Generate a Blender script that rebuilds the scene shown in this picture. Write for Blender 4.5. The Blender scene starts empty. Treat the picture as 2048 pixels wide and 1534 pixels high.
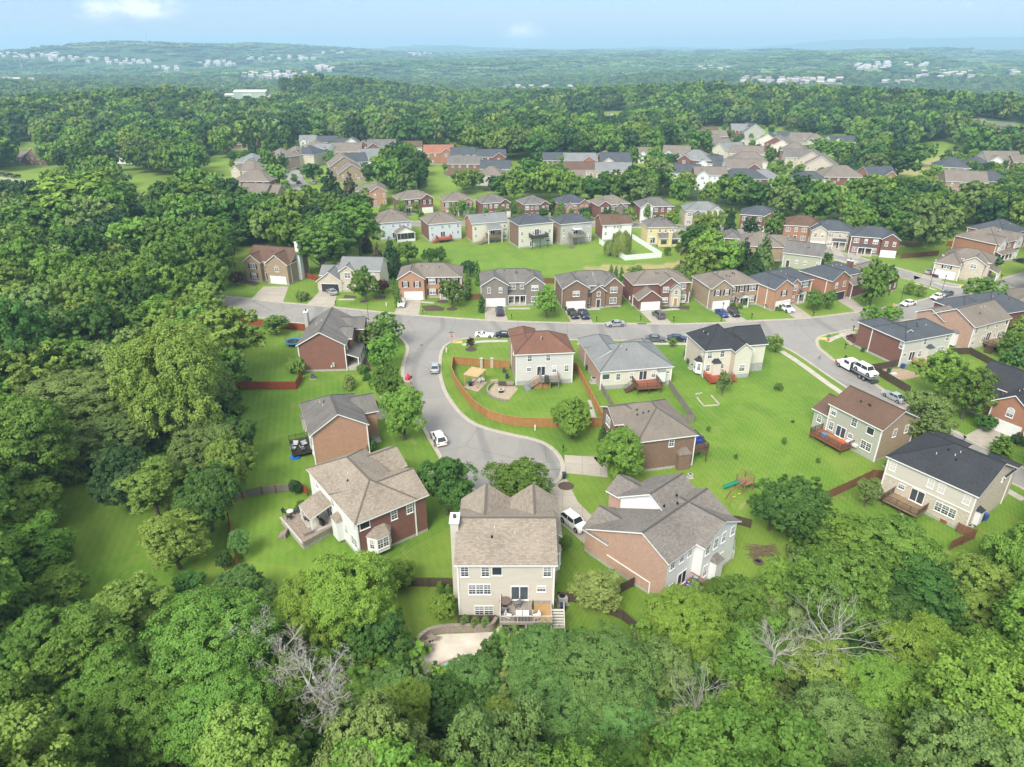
import bpy,math,random
import numpy as np
from mathutils import Vector,Matrix
scene=bpy.context.scene
COL=scene.collection
R_=math.radians

# ------------------------------------------------------------ camera
CAM_H,PITCH,FPX=62.0,R_(26.3),1366.0
cd=bpy.data.cameras.new('camera');cam=bpy.data.objects.new('camera',cd);COL.objects.link(cam)
cam.location=(0,0,CAM_H);cam.rotation_euler=(math.pi/2 - PITCH,0,0)
cd.sensor_width=36.0;cd.lens=FPX/2048*36.0;cd.clip_start=0.5;cd.clip_end=40000
scene.camera=cam
HAZE=2.1e-4

# ------------------------------------------------------------ light
SUN_EL,SUN_AZ=R_(46),R_(205)          # azimuth measured clockwise from +Y
sl=bpy.data.lights.new('sun','SUN');sun=bpy.data.objects.new('sun',sl);COL.objects.link(sun)
sl.energy=2.15;sl.angle=R_(25);sl.color=(1.0,0.95,0.86)
sd=Vector((math.sin(SUN_AZ)*math.cos(SUN_EL),math.cos(SUN_AZ)*math.cos(SUN_EL),math.sin(SUN_EL)))
sun.rotation_euler=sd.to_track_quat('Z','Y').to_euler()
vs=scene.view_settings
vs.view_transform='Standard';vs.look='None';vs.gamma=1.0;vs.exposure=1.3;vs.use_curve_mapping=False
scene.cycles.max_bounces=6;scene.cycles.diffuse_bounces=3;scene.cycles.transparent_max_bounces=6
scene.cycles.volume_bounces=1;scene.cycles.caustics_reflective=False;scene.cycles.caustics_refractive=False

class NT:
    """small node-tree writer"""
    def __init__(s,tree): s.t=tree;s.n=tree.nodes;s.l=tree.links;s.n.clear()
    def node(s,typ,**kw):
        nd=s.n.new(typ)
        for k,v in kw.items(): setattr(nd,k,v)
        return nd
    def put(s,sock,v):
        if hasattr(v,'is_output'): s.l.new(v,sock)
        elif v is not None: sock.default_value=v
    def math(s,op,a,b=None,c=None,clamp=False):
        nd=s.node('ShaderNodeMath',operation=op,use_clamp=clamp);s.put(nd.inputs[0],a)
        if b is not None: s.put(nd.inputs[1],b)
        if c is not None: s.put(nd.inputs[2],c)
        return nd.outputs[0]
    def mix(s,f,a,b,blend='MIX'):
        nd=s.node('ShaderNodeMix',data_type='RGBA',blend_type=blend);s.put(nd.inputs[0],f)
        s.put(nd.inputs[6],a if hasattr(a,'is_output') else (*a,1));s.put(nd.inputs[7],b if hasattr(b,'is_output') else (*b,1))
        return nd.outputs[2]
    def noise(s,vec,scale,detail=3,rough=.5,dist=0.0):
        nd=s.node('ShaderNodeTexNoise');s.put(nd.inputs['Vector'],vec);nd.inputs['Scale'].default_value=scale
        nd.inputs['Detail'].default_value=detail;nd.inputs['Roughness'].default_value=rough;nd.inputs['Distortion'].default_value=dist
        return nd.outputs[0]
    def mapr(s,v,a,b,c=0.0,d=1.0):
        nd=s.node('ShaderNodeMapRange');s.put(nd.inputs[0],v)
        for i,q in enumerate((a,b,c,d)): nd.inputs[1+i].default_value=q
        return nd.outputs[0]
    def mapping(s,vec,scale=(1,1,1),rot=(0,0,0)):
        nd=s.node('ShaderNodeMapping');s.put(nd.inputs[0],vec);nd.inputs['Scale'].default_value=scale;nd.inputs['Rotation'].default_value=rot
        return nd.outputs[0]

def px_dir(px,py):
    u=(px - 1024)/FPX;v=(py - 767)/FPX;S,C=math.sin(PITCH),math.cos(PITCH)
    d=np.array([u,C - v*S, -S - v*C]);return d/np.linalg.norm(d)

world=bpy.data.worlds.new('World');scene.world=world;world.use_nodes=True
w=NT(world.node_tree)
sky=w.node('ShaderNodeTexSky',sky_type='NISHITA');sky.sun_disc=False;sky.sun_elevation=SUN_EL;sky.sun_rotation=SUN_AZ
sky.air_density=1.0;sky.dust_density=1.2;sky.ozone_density=1.0
tc=w.node('ShaderNodeTexCoord');sep=w.node('ShaderNodeSeparateXYZ');w.put(sep.inputs[0],tc.outputs['Generated'])
az=w.math('ARCTAN2',sep.outputs[0],sep.outputs[1]);el=w.math('ARCSINE',sep.outputs[2])
cv=w.node('ShaderNodeCombineXYZ');w.put(cv.inputs[0],az);w.put(cv.inputs[1],w.math('MULTIPLY',el,1.8))
nz=w.noise(cv.outputs[0],42,5,.6);tot=None
for (cx,cy,wx,wy,amp) in ((190,22,26,13,1.2),(288,13,46,17,1.5),(262,20,30,9,.5),(1047,68,26,15,2.0),(1040,78,40,8,1.2),(670,0,40,6,.35),(1935,9,12,5,.4),
                              (1815,18,12,10,.25),(1850,75,90,10,.3),(590,88,60,6,.3),(1340,62,200,12,.12)):
    d=px_dir(cx,cy);a0=math.atan2(d[0],d[1]);e0=math.asin(d[2])
    g=w.math('ADD',w.math('POWER',w.math('DIVIDE',w.math('SUBTRACT',az,a0),wx/FPX),2),w.math('POWER',w.math('DIVIDE',w.math('SUBTRACT',el,e0),wy/FPX),2))
    g=w.math('MULTIPLY',w.math('EXPONENT',w.math('MULTIPLY',g, -1)),amp)
    tot=g if tot is None else w.math('ADD',tot,g)
cl=w.mapr(w.math('MULTIPLY',tot,w.mapr(nz,.3,.7,.2,1.25)),.15,1.1,0,.75)
base=w.mix(1.0,sky.outputs[0],(.135,.135,.135),'MULTIPLY')
base=w.mix(w.mapr(el,0.0,.02,.5,.75),base,(.115,.215,.38))
base=w.mix(w.mapr(el, -.01,.05,.92,.0),base,(.33,.355,.37))           # pale band over the horizon
base=w.mix(w.mapr(el,.22,.75,0,.9),base,(.60,.585,.55))              # thin bright cloud overhead
base=w.mix(cl,base,(.60,.60,.62))
bg=w.node('ShaderNodeBackground');w.put(bg.inputs[0],base);bg.inputs[1].default_value=1.0
wo=w.node('ShaderNodeOutputWorld');w.l.new(bg.outputs[0],wo.inputs[0])
# ------------------------------------------------------------ terrain height and pixel -> ground
RX=[0,430,600,850,1000,1300,2200,3000,4000,6000,9000,12000,16000]
RZ=[0,0, -3, -12, -19, -30, -36, -28, -16, -6,8,16,6]
HILLS=[]                                  # (x, y, height, lateral, radial, ux, uy)
for px,r,h,wl,wr in ((250,3900,66,650,500),(120,4300,25,900,700),(530,4600,52,700,600),(720,5200,34,900,700),(880,9500,44,900,900),(1350,6500,22,1500,900),
                         (1720,3300,42,620,420),(1560,3600,22,700,500),(1330,10500,34,900,900),(1560,2600,12,500,350),(1690,11500,74,620,900),(1800,11600,92,520,900),(1910,11400,76,560,900),
                         (2010,11600,84,600,900),(2140,11600,80,700,900),(1600,11800,50,800,900),(1160,2100,10,500,250),(590,1040,26,170,90),(1420,880,15,190,90),(1700,800,10,150,90),(1120,960,8,120,80),(2000,760,9,160,90),(150,760,10,160,90),(380,820,8,120,70),(80,1500,16,400,250),(900,2900,32,420,260),(1250,3900,36,600,260),(1050,3300,28,380,220),(700,2700,26,330,190),(1900,2400,24,380,200),(1480,4800,42,800,300),(1850,5200,44,700,300),(350,2500,22,330,170),(1380,2000,16,260,140),(1640,2100,14,240,140),(1180,5200,30,700,300),(60,2300,18,300,160)):
    d=px_dir(px,92);n=math.hypot(d[0],d[1]);ux,uy=d[0]/n,d[1]/n
    HILLS.append((ux*r,uy*r,h,wl,wr,ux,uy))
def terr(x,y):
    x=np.asarray(x,float);y=np.asarray(y,float);r=np.hypot(x,y)
    z=np.interp(r,RX,RZ);k=np.clip((r - 480)/900,0,1)
    z=z+k*(5*np.sin(x/170+1.3)*np.cos(y/210)+4*np.sin(x/77 - y/120)+6*np.sin(y/420+x/690)*k)
    for hx,hy,h,wl,wr,ux,uy in HILLS:
        dx,dy=x - hx,y - hy;a=(dx*uy - dy*ux)/wl;b=(dx*ux+dy*uy)/wr
        z=z+h*np.exp(-a*a - b*b)
    return np.where(r < 430,0.0,z)
def at(px,py,h=0.0):
    d=px_dir(px,py)
    t=(h - CAM_H)/d[2] if d[2] < -1e-6 else 1e9
    if t*math.hypot(d[0],d[1]) < 430: return (d[0]*t,d[1]*t)
    ts=np.geomspace(400,15000,1500);X,Y,Z=d[0]*ts,d[1]*ts,CAM_H+d[2]*ts
    g=np.nonzero(Z < terr(X,Y)+h)[0];i=g[0] if len(g) else -1
    return (float(X[i]),float(Y[i]))
def proj(x,y,z):
    S,C=math.sin(PITCH),math.cos(PITCH);Zc=C*y+S*(CAM_H - z)
    return 1024+FPX*x/Zc,767+FPX*(C*(CAM_H - z) - S*y)/Zc,Zc
def inpoly(px,py,poly):
    c=False;j=len(poly) - 1
    for i in range(len(poly)):
        (xi,yi),(xj,yj)=poly[i],poly[j]
        if (yi > py) != (yj > py) and px < (xj - xi)*(py - yi)/(yj - yi)+xi: c=not c
        j=i
    return c

# ------------------------------------------------------------ mesh helpers
class MB:
    """collects faces; build() makes ONE mesh object with metric box-projected UVs"""
    def __init__(s): s.v=[];s.f=[];s.m=[]
    def poly(s,pts,m=0):
        b=len(s.v);s.v += [tuple(p) for p in pts];s.f.append(tuple(range(b,b+len(pts))));s.m.append(m)
    def box(s,x0,x1,y0,y1,z0,z1,m=0):
        b=len(s.v);s.v += [(x0,y0,z0),(x1,y0,z0),(x1,y1,z0),(x0,y1,z0),(x0,y0,z1),(x1,y0,z1),(x1,y1,z1),(x0,y1,z1)]
        for q in ((0,3,2,1),(4,5,6,7),(0,1,5,4),(1,2,6,5),(2,3,7,6),(3,0,4,7)): s.f.append(tuple(b+i for i in q));s.m.append(m)
    def prism(s,pts,z0,z1,m=0,mt=None):                # pts: xy ring, ccw
        n=len(pts);b=len(s.v);s.v += [(p[0],p[1],z0) for p in pts]+[(p[0],p[1],z1) for p in pts]
        s.f.append(tuple(b+n+i for i in range(n)));s.m.append(m if mt is None else mt)
        for i in range(n): j=(i+1) % n;s.f.append((b+i,b+j,b+n+j,b+n+i));s.m.append(m)
    def bar(s,a,c,w,h=None,m=0):                       # rectangular bar between two points
        a,c=Vector(a),Vector(c);d=(c - a).normalized();up=Vector((0,0,1)) if abs(d.z) < .95 else Vector((0,1,0))
        sx=d.cross(up).normalized()*w/2;sy=sx.normalized().cross(d)*(h or w)/2;b=len(s.v)
        for p in (a,c): s.v += [tuple(p - sx - sy),tuple(p+sx - sy),tuple(p+sx+sy),tuple(p - sx+sy)]
        for q in ((0,1,2,3),(7,6,5,4),(0,4,5,1),(1,5,6,2),(2,6,7,3),(3,7,4,0)): s.f.append(tuple(b+i for i in q));s.m.append(m)
    def tube(s,pts,rad,n=6,m=0):                        # tapered tube through points
        rings=[]
        for i,p in enumerate(pts):
            p=Vector(p);q=Vector(pts[min(i+1,len(pts) - 1)]);o=Vector(pts[max(i - 1,0)]);d=(q - o).normalized()
            a=d.cross(Vector((.3,.9,.1))).normalized();c=d.cross(a);r=rad[i];b=len(s.v)
            for k in range(n): t=2*math.pi*k/n;s.v.append(tuple(p+(a*math.cos(t)+c*math.sin(t))*r))
            rings.append(b)
        for i in range(len(rings) - 1):
            for k in range(n): k2=(k+1) % n;s.f.append((rings[i]+k,rings[i]+k2,rings[i+1]+k2,rings[i+1]+k));s.m.append(m)
        s.f.append(tuple(rings[-1]+k for k in range(n)));s.m.append(m);s.f.append(tuple(rings[0]+k for k in range(n))[::-1]);s.m.append(m)
    def cyl(s,x,y,z0,z1,r,r2=None,n=12,m=0): s.tube([(x,y,z0),(x,y,z1)],[r,r if r2 is None else r2],n,m)
    def loft(s,rings,m=0,cap=True):                       # list of equal-length rings
        b=len(s.v);n=len(rings[0])
        for r in rings: s.v += [tuple(p) for p in r]
        for i in range(len(rings) - 1):
            for k in range(n): k2=(k+1) % n;s.f.append((b+i*n+k,b+i*n+k2,b+(i+1)*n+k2,b+(i+1)*n+k));s.m.append(m)
        if cap: s.f.append(tuple(b+k for k in range(n))[::-1]);s.m.append(m);s.f.append(tuple(b+(len(rings) - 1)*n+k for k in range(n)));s.m.append(m)
    def mesh(s,name,mats,smooth=False):
        me=bpy.data.meshes.new(name);me.from_pydata(s.v,[],s.f)
        for m in (mats if isinstance(mats,(list,tuple)) else [mats]): me.materials.append(m)
        me.polygons.foreach_set('material_index',s.m)
        if smooth: me.polygons.foreach_set('use_smooth',[True]*len(s.f))
        uv=me.uv_layers.new(name='UVMap');out=np.zeros((len(me.loops),2),'f')
        for p in me.polygons:
            n=p.normal
            t=Vector((-n.y,n.x,0)) if abs(n.z) < .985 else Vector((1,0,0))
            t.normalize();bt=n.cross(t)
            for li in p.loop_indices:
                c=me.vertices[me.loops[li].vertex_index].co;out[li]=(c.dot(t),c.dot(bt))
        uv.data.foreach_set('uv',out.ravel());return me
    def build(s,name,mats,parent=None,loc=None,rz=0.0,smooth=False):
        o=bpy.data.objects.new(name,s.mesh(name,mats,smooth));COL.objects.link(o)
        if parent is not None: o.parent=parent
        if loc is not None: o.location=loc
        o.rotation_euler.z=rz
        return o
def tag(o,label,cat,group=None):
    o['label']=label;o['category']=cat
    if group: o['group']=group
    return o
def thing(name,label,cat,loc=(0,0,0),rz=0.0,group=None):
    o=bpy.data.objects.new(name,None);COL.objects.link(o);o.location=loc;o.rotation_euler=(0,0,rz);o.empty_display_size=.3
    return tag(o,label,cat,group)
def place(name,me,parent,loc=(0,0,0),rz=0.0,sc=None):
    o=bpy.data.objects.new(name,me);COL.objects.link(o);o.parent=parent;o.location=loc;o.rotation_euler.z=rz
    if sc: o.scale=sc
    return o
def copy_tree(o,parent=None):
    c=o.copy();COL.objects.link(c);c.parent=parent
    for ch in list(o.children): copy_tree(ch,c)
    return c

# ------------------------------------------------------------ materials
MC={}
def newmat(name):
    m=bpy.data.materials.new(name);m.use_nodes=True;t=NT(m.node_tree)
    b=t.node('ShaderNodeBsdfPrincipled');o=t.node('ShaderNodeOutputMaterial');t.l.new(b.outputs[0],o.inputs[0]);return m,t,b,o
def srgb(r,g,b):
    f=lambda c: (c/255/12.92) if c <= 10 else ((c/255+.055)/1.055) ** 2.4
    return (f(r),f(g),f(b))
def plain(name,col,rough=.6,metal=0.0,var=.08,scale=3.0):
    if name in MC: return MC[name]
    m,t,b,o=newmat(name);tcn=t.node('ShaderNodeTexCoord')
    n=t.noise(tcn.outputs['Object'],scale,4,.6)
    c=t.mix(t.mapr(n,.3,.7),tuple(x*(1 - var) for x in col),tuple(min(1,x*(1+var)) for x in col))
    t.put(b.inputs['Base Color'],c);b.inputs['Roughness'].default_value=rough;b.inputs['Metallic'].default_value=metal
    MC[name]=m;return m
def brick(name,c1,c2,mortar,var=.5):
    if name in MC: return MC[name]
    m,t,b,o=newmat(name);uv=t.node('ShaderNodeTexCoord').outputs['UV']
    k=t.node('ShaderNodeTexBrick');t.put(k.inputs['Vector'],uv);k.inputs['Color1'].default_value=(*c1,1);k.inputs['Color2'].default_value=(*c2,1);k.inputs['Mortar'].default_value=(*mortar,1)
    k.inputs['Scale'].default_value=1;k.inputs['Brick Width'].default_value=.24;k.inputs['Row Height'].default_value=.085;k.inputs['Mortar Size'].default_value=.009;k.inputs['Mortar Smooth'].default_value=.3;k.inputs['Bias'].default_value= -.2
    n=t.noise(uv,.7,4,.6);n2=t.noise(t.mapping(uv,(2.2,5.5,1)),1,2)
    c=t.mix(t.mapr(n,.3,.7,0,.35),k.outputs[0],tuple(x*.72 for x in c1));c=t.mix(t.mapr(n2,.45,.75,0,var),c,tuple(min(1,x*1.45) for x in c2))
    t.put(b.inputs['Base Color'],c);b.inputs['Roughness'].default_value=.9;MC[name]=m;return m
def siding(name,col,pitch=.16):
    if name in MC: return MC[name]
    m,t,b,o=newmat(name);uv=t.node('ShaderNodeTexCoord').outputs['UV'];sp=t.node('ShaderNodeSeparateXYZ');t.put(sp.inputs[0],uv)
    fr=t.math('FRACT',t.math('DIVIDE',sp.outputs[1],pitch));ln=t.math('LESS_THAN',fr,.12)
    n=t.noise(t.mapping(uv,(.35,1.6,1)),1.2,4,.6)
    c=t.mix(t.mapr(n,.3,.75),tuple(x*.90 for x in col),col);c=t.mix(t.math('MULTIPLY',ln,.28),c,tuple(x*.5 for x in col))
    t.put(b.inputs['Base Color'],c);b.inputs['Roughness'].default_value=.6;MC[name]=m;return m
def shingle(name,c1,c2,streak=.35,dark=None,big=False):
    if name in MC: return MC[name]
    m,t,b,o=newmat(name);uv=t.node('ShaderNodeTexCoord').outputs['UV'];oi=t.node('ShaderNodeObjectInfo')
    k=t.node('ShaderNodeTexBrick');t.put(k.inputs['Vector'],uv);k.offset=.37;k.inputs['Color1'].default_value=(*c1,1);k.inputs['Color2'].default_value=(*c2,1);k.inputs['Mortar'].default_value=(*[x*.55 for x in c1],1)
    k.inputs['Scale'].default_value=1;k.inputs['Brick Width'].default_value=.42 if big else .3;k.inputs['Row Height'].default_value=.19 if big else .15;k.inputs['Mortar Size'].default_value=.012;k.inputs['Mortar Smooth'].default_value=.2
    n=t.noise(uv,5,3,.7);c=t.mix(t.mapr(n,.35,.65,0,.45),k.outputs[0],tuple(x*.62 for x in c1))
    dk=dark or tuple(x*.5 for x in c1)
    s=t.noise(t.mapping(uv,(.85,.12,1)),1,4,.65);c=t.mix(t.mapr(s,.42,.72,0,streak),c,dk)
    l=t.noise(uv,.25,2);c=t.mix(t.mapr(l,.3,.7,0,.22),c,tuple(min(1,x*1.3) for x in c2))
    t.put(b.inputs['Base Color'],c);b.inputs['Roughness'].default_value=.92;b.inputs['Specular IOR Level'].default_value=.2;MC[name]=m;return m
def planks(name,c1,c2,width=.14,gap=.1):
    if name in MC: return MC[name]
    m,t,b,o=newmat(name);uv=t.node('ShaderNodeTexCoord').outputs['UV']
    k=t.node('ShaderNodeTexBrick');t.put(k.inputs['Vector'],t.mapping(uv,(1,1,1),(0,0,math.pi/2)));k.inputs['Color1'].default_value=(*c1,1);k.inputs['Color2'].default_value=(*c2,1);k.inputs['Mortar'].default_value=(*[x*.3 for x in c1],1)
    k.inputs['Scale'].default_value=1;k.inputs['Brick Width'].default_value=3.1;k.inputs['Row Height'].default_value=width;k.inputs['Mortar Size'].default_value=width*gap
    n=t.noise(uv,1.3,4,.6);c=t.mix(t.mapr(n,.3,.7,0,.5),k.outputs[0],tuple(x*.6 for x in c1))
    t.put(b.inputs['Base Color'],c);b.inputs['Roughness'].default_value=.85;MC[name]=m;return m
def leaf(name,dark,light,trans=.16):
    if name in MC: return MC[name]
    m,t,b,o=newmat(name);t.n.remove(b)
    a=t.node('ShaderNodeAttribute',attribute_name='tint');oi=t.node('ShaderNodeObjectInfo')
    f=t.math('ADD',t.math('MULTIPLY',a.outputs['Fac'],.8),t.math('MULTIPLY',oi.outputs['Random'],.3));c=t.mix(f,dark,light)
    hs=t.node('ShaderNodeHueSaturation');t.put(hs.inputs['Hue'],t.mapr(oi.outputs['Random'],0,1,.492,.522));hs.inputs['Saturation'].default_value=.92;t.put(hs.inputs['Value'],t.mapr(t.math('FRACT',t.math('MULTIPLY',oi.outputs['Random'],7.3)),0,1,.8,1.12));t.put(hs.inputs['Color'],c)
    d=t.node('ShaderNodeBsdfDiffuse');tr=t.node('ShaderNodeBsdfTranslucent');gl=t.node('ShaderNodeBsdfGlossy');mx=t.node('ShaderNodeMixShader');m2=t.node('ShaderNodeMixShader')
    t.put(d.inputs[0],hs.outputs[0]);t.put(tr.inputs[0],t.mix(.5,hs.outputs[0],tuple(min(1,x*1.3) for x in light)));gl.inputs['Roughness'].default_value=.55;t.put(gl.inputs[0],(.7,.8,.7,1))
    mx.inputs[0].default_value=trans;t.l.new(d.outputs[0],mx.inputs[1]);t.l.new(tr.outputs[0],mx.inputs[2]);m2.inputs[0].default_value=.012;t.l.new(mx.outputs[0],m2.inputs[1]);t.l.new(gl.outputs[0],m2.inputs[2]);t.l.new(m2.outputs[0],o.inputs[0])
    MC[name]=m;return m
WHITE=plain('white_trim',(.78,.78,.76),.5,var=.03);BARK=plain('bark',(.10,.085,.065),.95,var=.3,scale=6);GREYBARK=plain('pale_bark',(.34,.325,.30),.9,var=.25,scale=5)
BLACK=plain('black_paint',(.012,.012,.014),.4);DKGREY=plain('dark_grey',(.045,.048,.05),.6)
m,t,b,o=newmat('window_glass');oi=t.node('ShaderNodeObjectInfo');t.put(b.inputs['Base Color'],t.mix(oi.outputs['Random'],(.015,.022,.03),(.07,.085,.10)));b.inputs['Roughness'].default_value=.07;b.inputs['Specular IOR Level'].default_value=.8;GLASS=m
m,t,b,o=newmat('window_blind');oi=t.node('ShaderNodeObjectInfo');t.put(b.inputs['Base Color'],t.mix(t.math('POWER',oi.outputs['Random'],1.6),(.04,.05,.06),(.55,.57,.56)));b.inputs['Roughness'].default_value=.12;b.inputs['Specular IOR Level'].default_value=.6;BLIND=m
CONC=plain('concrete',(.40,.375,.33),.9,var=.16,scale=.6);CONC2=plain('kerb_concrete',(.38,.35,.29),.9,var=.12,scale=1)
# ------------------------------------------------------------ ground
def npoly(px,py,poly):
    c=np.zeros(px.shape,bool);j=len(poly) - 1
    for i in range(len(poly)):
        (xi,yi),(xj,yj)=poly[i],poly[j]
        if yi != yj: c ^= ((yi > py) != (yj > py)) & (px < (xj - xi)*(py - yi)/(yj - yi)+xi)
        j=i
    return c
# outlines of the woods, as the picture shows the tree crowns
WOODS=[
 [(-260,430),(0,400),(110,372),(170,330),(235,345),(250,400),(330,400),(350,370),(430,362),(470,400),(495,440),(470,480),(440,540),(415,600),(440,650),(478,740),(480,830),(480,960),(420,1000),(330,960),(100,950),(60,990),(-260,1100)],
 [(-260,1000),(30,1000),(110,1080),(150,1190),(280,1160),(320,1260),(440,1215),(540,1200),(610,1150),(740,1160),(795,1290),(850,1340),(920,1350),(1040,1250),(1230,1290),(1300,1270),(1360,1170),(1480,1150),(1590,1150),(1590,1050),(1690,1085),(1800,1090),(1860,1130),(1960,1150),(2040,1080),(2300,1050),(2300,2100),(-260,2100)],
 [(915,352),(1000,345),(1080,345),(1240,352),(1290,345),(1330,320),(1400,350),(1450,372),(1550,362),(1620,360),(1700,362),(1760,372),(1900,372),(2000,385),(2300,390),(2300,470),(1990,445),(1900,440),(1840,470),(1720,445),(1640,425),(1560,410),(1470,405),(1300,385),(1180,383),(1050,380),(925,372)],
 [(470,400),(520,385),(590,405),(640,405),(700,400),(735,420),(722,455),(740,480),(690,480),(650,500),(560,475),(500,480)],
 [(740,345),(740,322),(790,300),(835,310),(850,335),(855,365),(845,372),(780,372)],
 [(1395,455),(1440,460),(1500,490),(1560,500),(1560,535),(1480,540),(1400,530),(1370,505)],
 [(-400,330),(0,330),(100,320),(380,330),(440,300),(480,275),(585,262),(830,275),(900,265),(1000,290),(1060,300),(1280,300),(1330,280),(1400,265),(1420,245),(1480,248),(1600,250),(1700,275),(1730,340),(1800,320),(1850,280),(1900,270),(1980,290),(2500,280),(2500,95),(-400,95)],
]
CLEAR=[[(232,352),(330,352),(325,402),(240,402)],[(280,455),(315,450),(310,490),(280,490)],[(-60,345),(78,350),(82,385),(-60,395)],[(395,312),(462,318),(470,352),(410,348)],
         [(392,172),(470,172),(560,178),(575,200),(480,208),(400,198)],[(225,198),(290,197),(290,208),(225,208)],[(20,285),(95,282),(95,325),(20,325)],[(135,292),(255,292),(255,315),(135,315)],
         [(1195,222),(1255,222),(1255,250),(1195,250)],[(1130,232),(1190,232),(1190,250),(1130,250)],[(1860,285),(1925,290),(1890,335),(1730,355),(1780,325)],[(1920,238),(2060,245),(2060,275),(1940,265)],
         [(463,278),(500,276),(500,292),(463,292)],[(1660,268),(1720,268),(1710,292),(1680,300),(1660,290)],[(560,340),(600,340),(650,405),(590,405)],[(1370,255),(1560,255),(1740,370),(1700,395),(1440,360)]]
DRY=[[(1165,532),(1250,530),(1330,527),(1385,520),(1400,528),(1340,545),(1180,548)],[(1760,350),(1865,318),(1905,300),(1925,290),(1890,335),(1830,350)],[(1860,478),(1800,497),(1790,482),(1840,470)],
       [(1490,575+440),(1490,1000),(1475,1015)]]
lawn_m,t,b,o=newmat('lawn_and_woodland_floor')
geo=t.node('ShaderNodeNewGeometry');P=geo.outputs['Position']
A=lambda n: t.node('ShaderNodeAttribute',attribute_name=n).outputs['Fac']
n1=t.noise(P,.045,4,.6);n2=t.noise(P,.25,5,.65,.4);n3=t.noise(P,3.0,3,.7);n4=t.noise(P,14.0,2,.7)
g=t.mix(t.mapr(n1,.32,.68),(.062,.165,.014),(.135,.26,.024));g=t.mix(t.mapr(n2,.42,.66,0,.6),g,(.205,.285,.05));nq=t.noise(P,.11,3,.55,.3);g=t.mix(t.mapr(nq,.5,.66,0,.55),g,(.05,.135,.02));g=t.mix(t.mapr(n3,.35,.7,0,.35),g,(.05,.13,.015));g=t.mix(t.mapr(n4,.3,.7,0,.3),g,(.045,.11,.012))
wv=t.node('ShaderNodeTexWave',wave_type='BANDS',bands_direction='DIAGONAL');t.put(wv.inputs['Vector'],P);wv.inputs['Scale'].default_value=.35;wv.inputs['Distortion'].default_value=2.5;wv.inputs['Detail'].default_value=2
g=t.mix(t.math('MULTIPLY',wv.outputs['Fac'],.05),g,(.20,.34,.06))
vc=t.node('ShaderNodeTexVoronoi');t.put(vc.inputs['Vector'],P);vc.inputs['Scale'].default_value=.036;sv=t.node('ShaderNodeSeparateXYZ');t.put(sv.inputs[0],vc.outputs['Color']);g=t.mix(t.mapr(sv.outputs[0],0,1,0,.34),g,(.23,.28,.05));g=t.mix(t.mapr(sv.outputs[1],.4,1,0,.3),g,(.05,.14,.02))
for ang_,sc_,am in ((.5,1.9,.20),(-.25,.9,.14)):
    w2=t.node('ShaderNodeTexWave',wave_type='BANDS',bands_direction='X');t.put(w2.inputs['Vector'],t.mapping(P,(1,1,1),(0,0,ang_)));w2.inputs['Scale'].default_value=sc_*.3;w2.inputs['Distortion'].default_value=.6;g=t.mix(t.math('MULTIPLY',w2.outputs['Fac'],t.math('MULTIPLY',n1,am*2)),g,(.21,.30,.06))
straw=t.noise(P,.33,5,.75,.8);g=t.mix(t.mapr(straw,.58,.72,0,.55),g,(.27,.27,.10))
g=t.mix(t.math('MULTIPLY',A('back'),.5),g,(.20,.28,.05))
dr=t.math('MULTIPLY',A('dry'),t.mapr(n2,.3,.6,.35,1));g=t.mix(dr,g,(.34,.29,.14))
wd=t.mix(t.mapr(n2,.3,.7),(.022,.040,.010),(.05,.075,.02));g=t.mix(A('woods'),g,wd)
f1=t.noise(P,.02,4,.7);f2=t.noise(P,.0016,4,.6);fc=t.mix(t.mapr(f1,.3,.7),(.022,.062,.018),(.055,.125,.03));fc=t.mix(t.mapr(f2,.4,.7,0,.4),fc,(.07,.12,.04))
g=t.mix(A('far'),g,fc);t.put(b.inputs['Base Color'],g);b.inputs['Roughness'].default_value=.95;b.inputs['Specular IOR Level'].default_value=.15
bp=t.node('ShaderNodeBump');bp.inputs['Strength'].default_value=.5;bp.inputs['Distance'].default_value=.12;t.put(bp.inputs['Height'],n4);t.put(b.inputs['Normal'],bp.outputs[0])

rad=np.concatenate([[3.0,10,20],np.geomspace(28,15500,470)]);fine=np.linspace(-R_(50),R_(50),420);coarse=np.linspace(R_(50),2*math.pi - R_(50),60)[1:-1]
ang=np.concatenate([fine,coarse]);nr,na=len(rad),len(ang)
RR,AA=np.meshgrid(rad,ang,indexing='ij');GX,GY=(RR*np.sin(AA)).ravel(),(RR*np.cos(AA)).ravel();GZ=terr(GX,GY)
vv=np.stack([GX,GY,GZ],1);ii,jj=np.meshgrid(np.arange(nr - 1),np.arange(na),indexing='ij');j2=(jj+1) % na
quads=np.stack([ii*na+jj,(ii+1)*na+jj,(ii+1)*na+j2,ii*na+j2], -1).reshape(-1,4)
def raw_mesh(name,verts,faces,mats,attrs=None,smooth=False,dom='POINT'):
    me=bpy.data.meshes.new(name);nf,k=faces.shape;me.vertices.add(len(verts));me.vertices.foreach_set('co',np.ascontiguousarray(verts,'f').ravel())
    me.loops.add(nf*k);me.loops.foreach_set('vertex_index',np.ascontiguousarray(faces,'i').ravel());me.polygons.add(nf)
    me.polygons.foreach_set('loop_start',np.arange(0,nf*k,k,dtype='i'));me.update(calc_edges=True)
    for m in mats: me.materials.append(m)
    if smooth: me.polygons.foreach_set('use_smooth',np.ones(nf,bool))
    for n,a in (attrs or {}).items(): q=me.attributes.new(n,'FLOAT',dom);q.data.foreach_set('value',np.ascontiguousarray(a,'f'))
    me.update();return me
front=GY > 5
PX,PY,PZc=proj(GX,np.where(front,GY,5.0),GZ)
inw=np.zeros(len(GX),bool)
for p in WOODS: inw |= npoly(PX,PY - 18*120/np.maximum(PZc,60),p)
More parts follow.
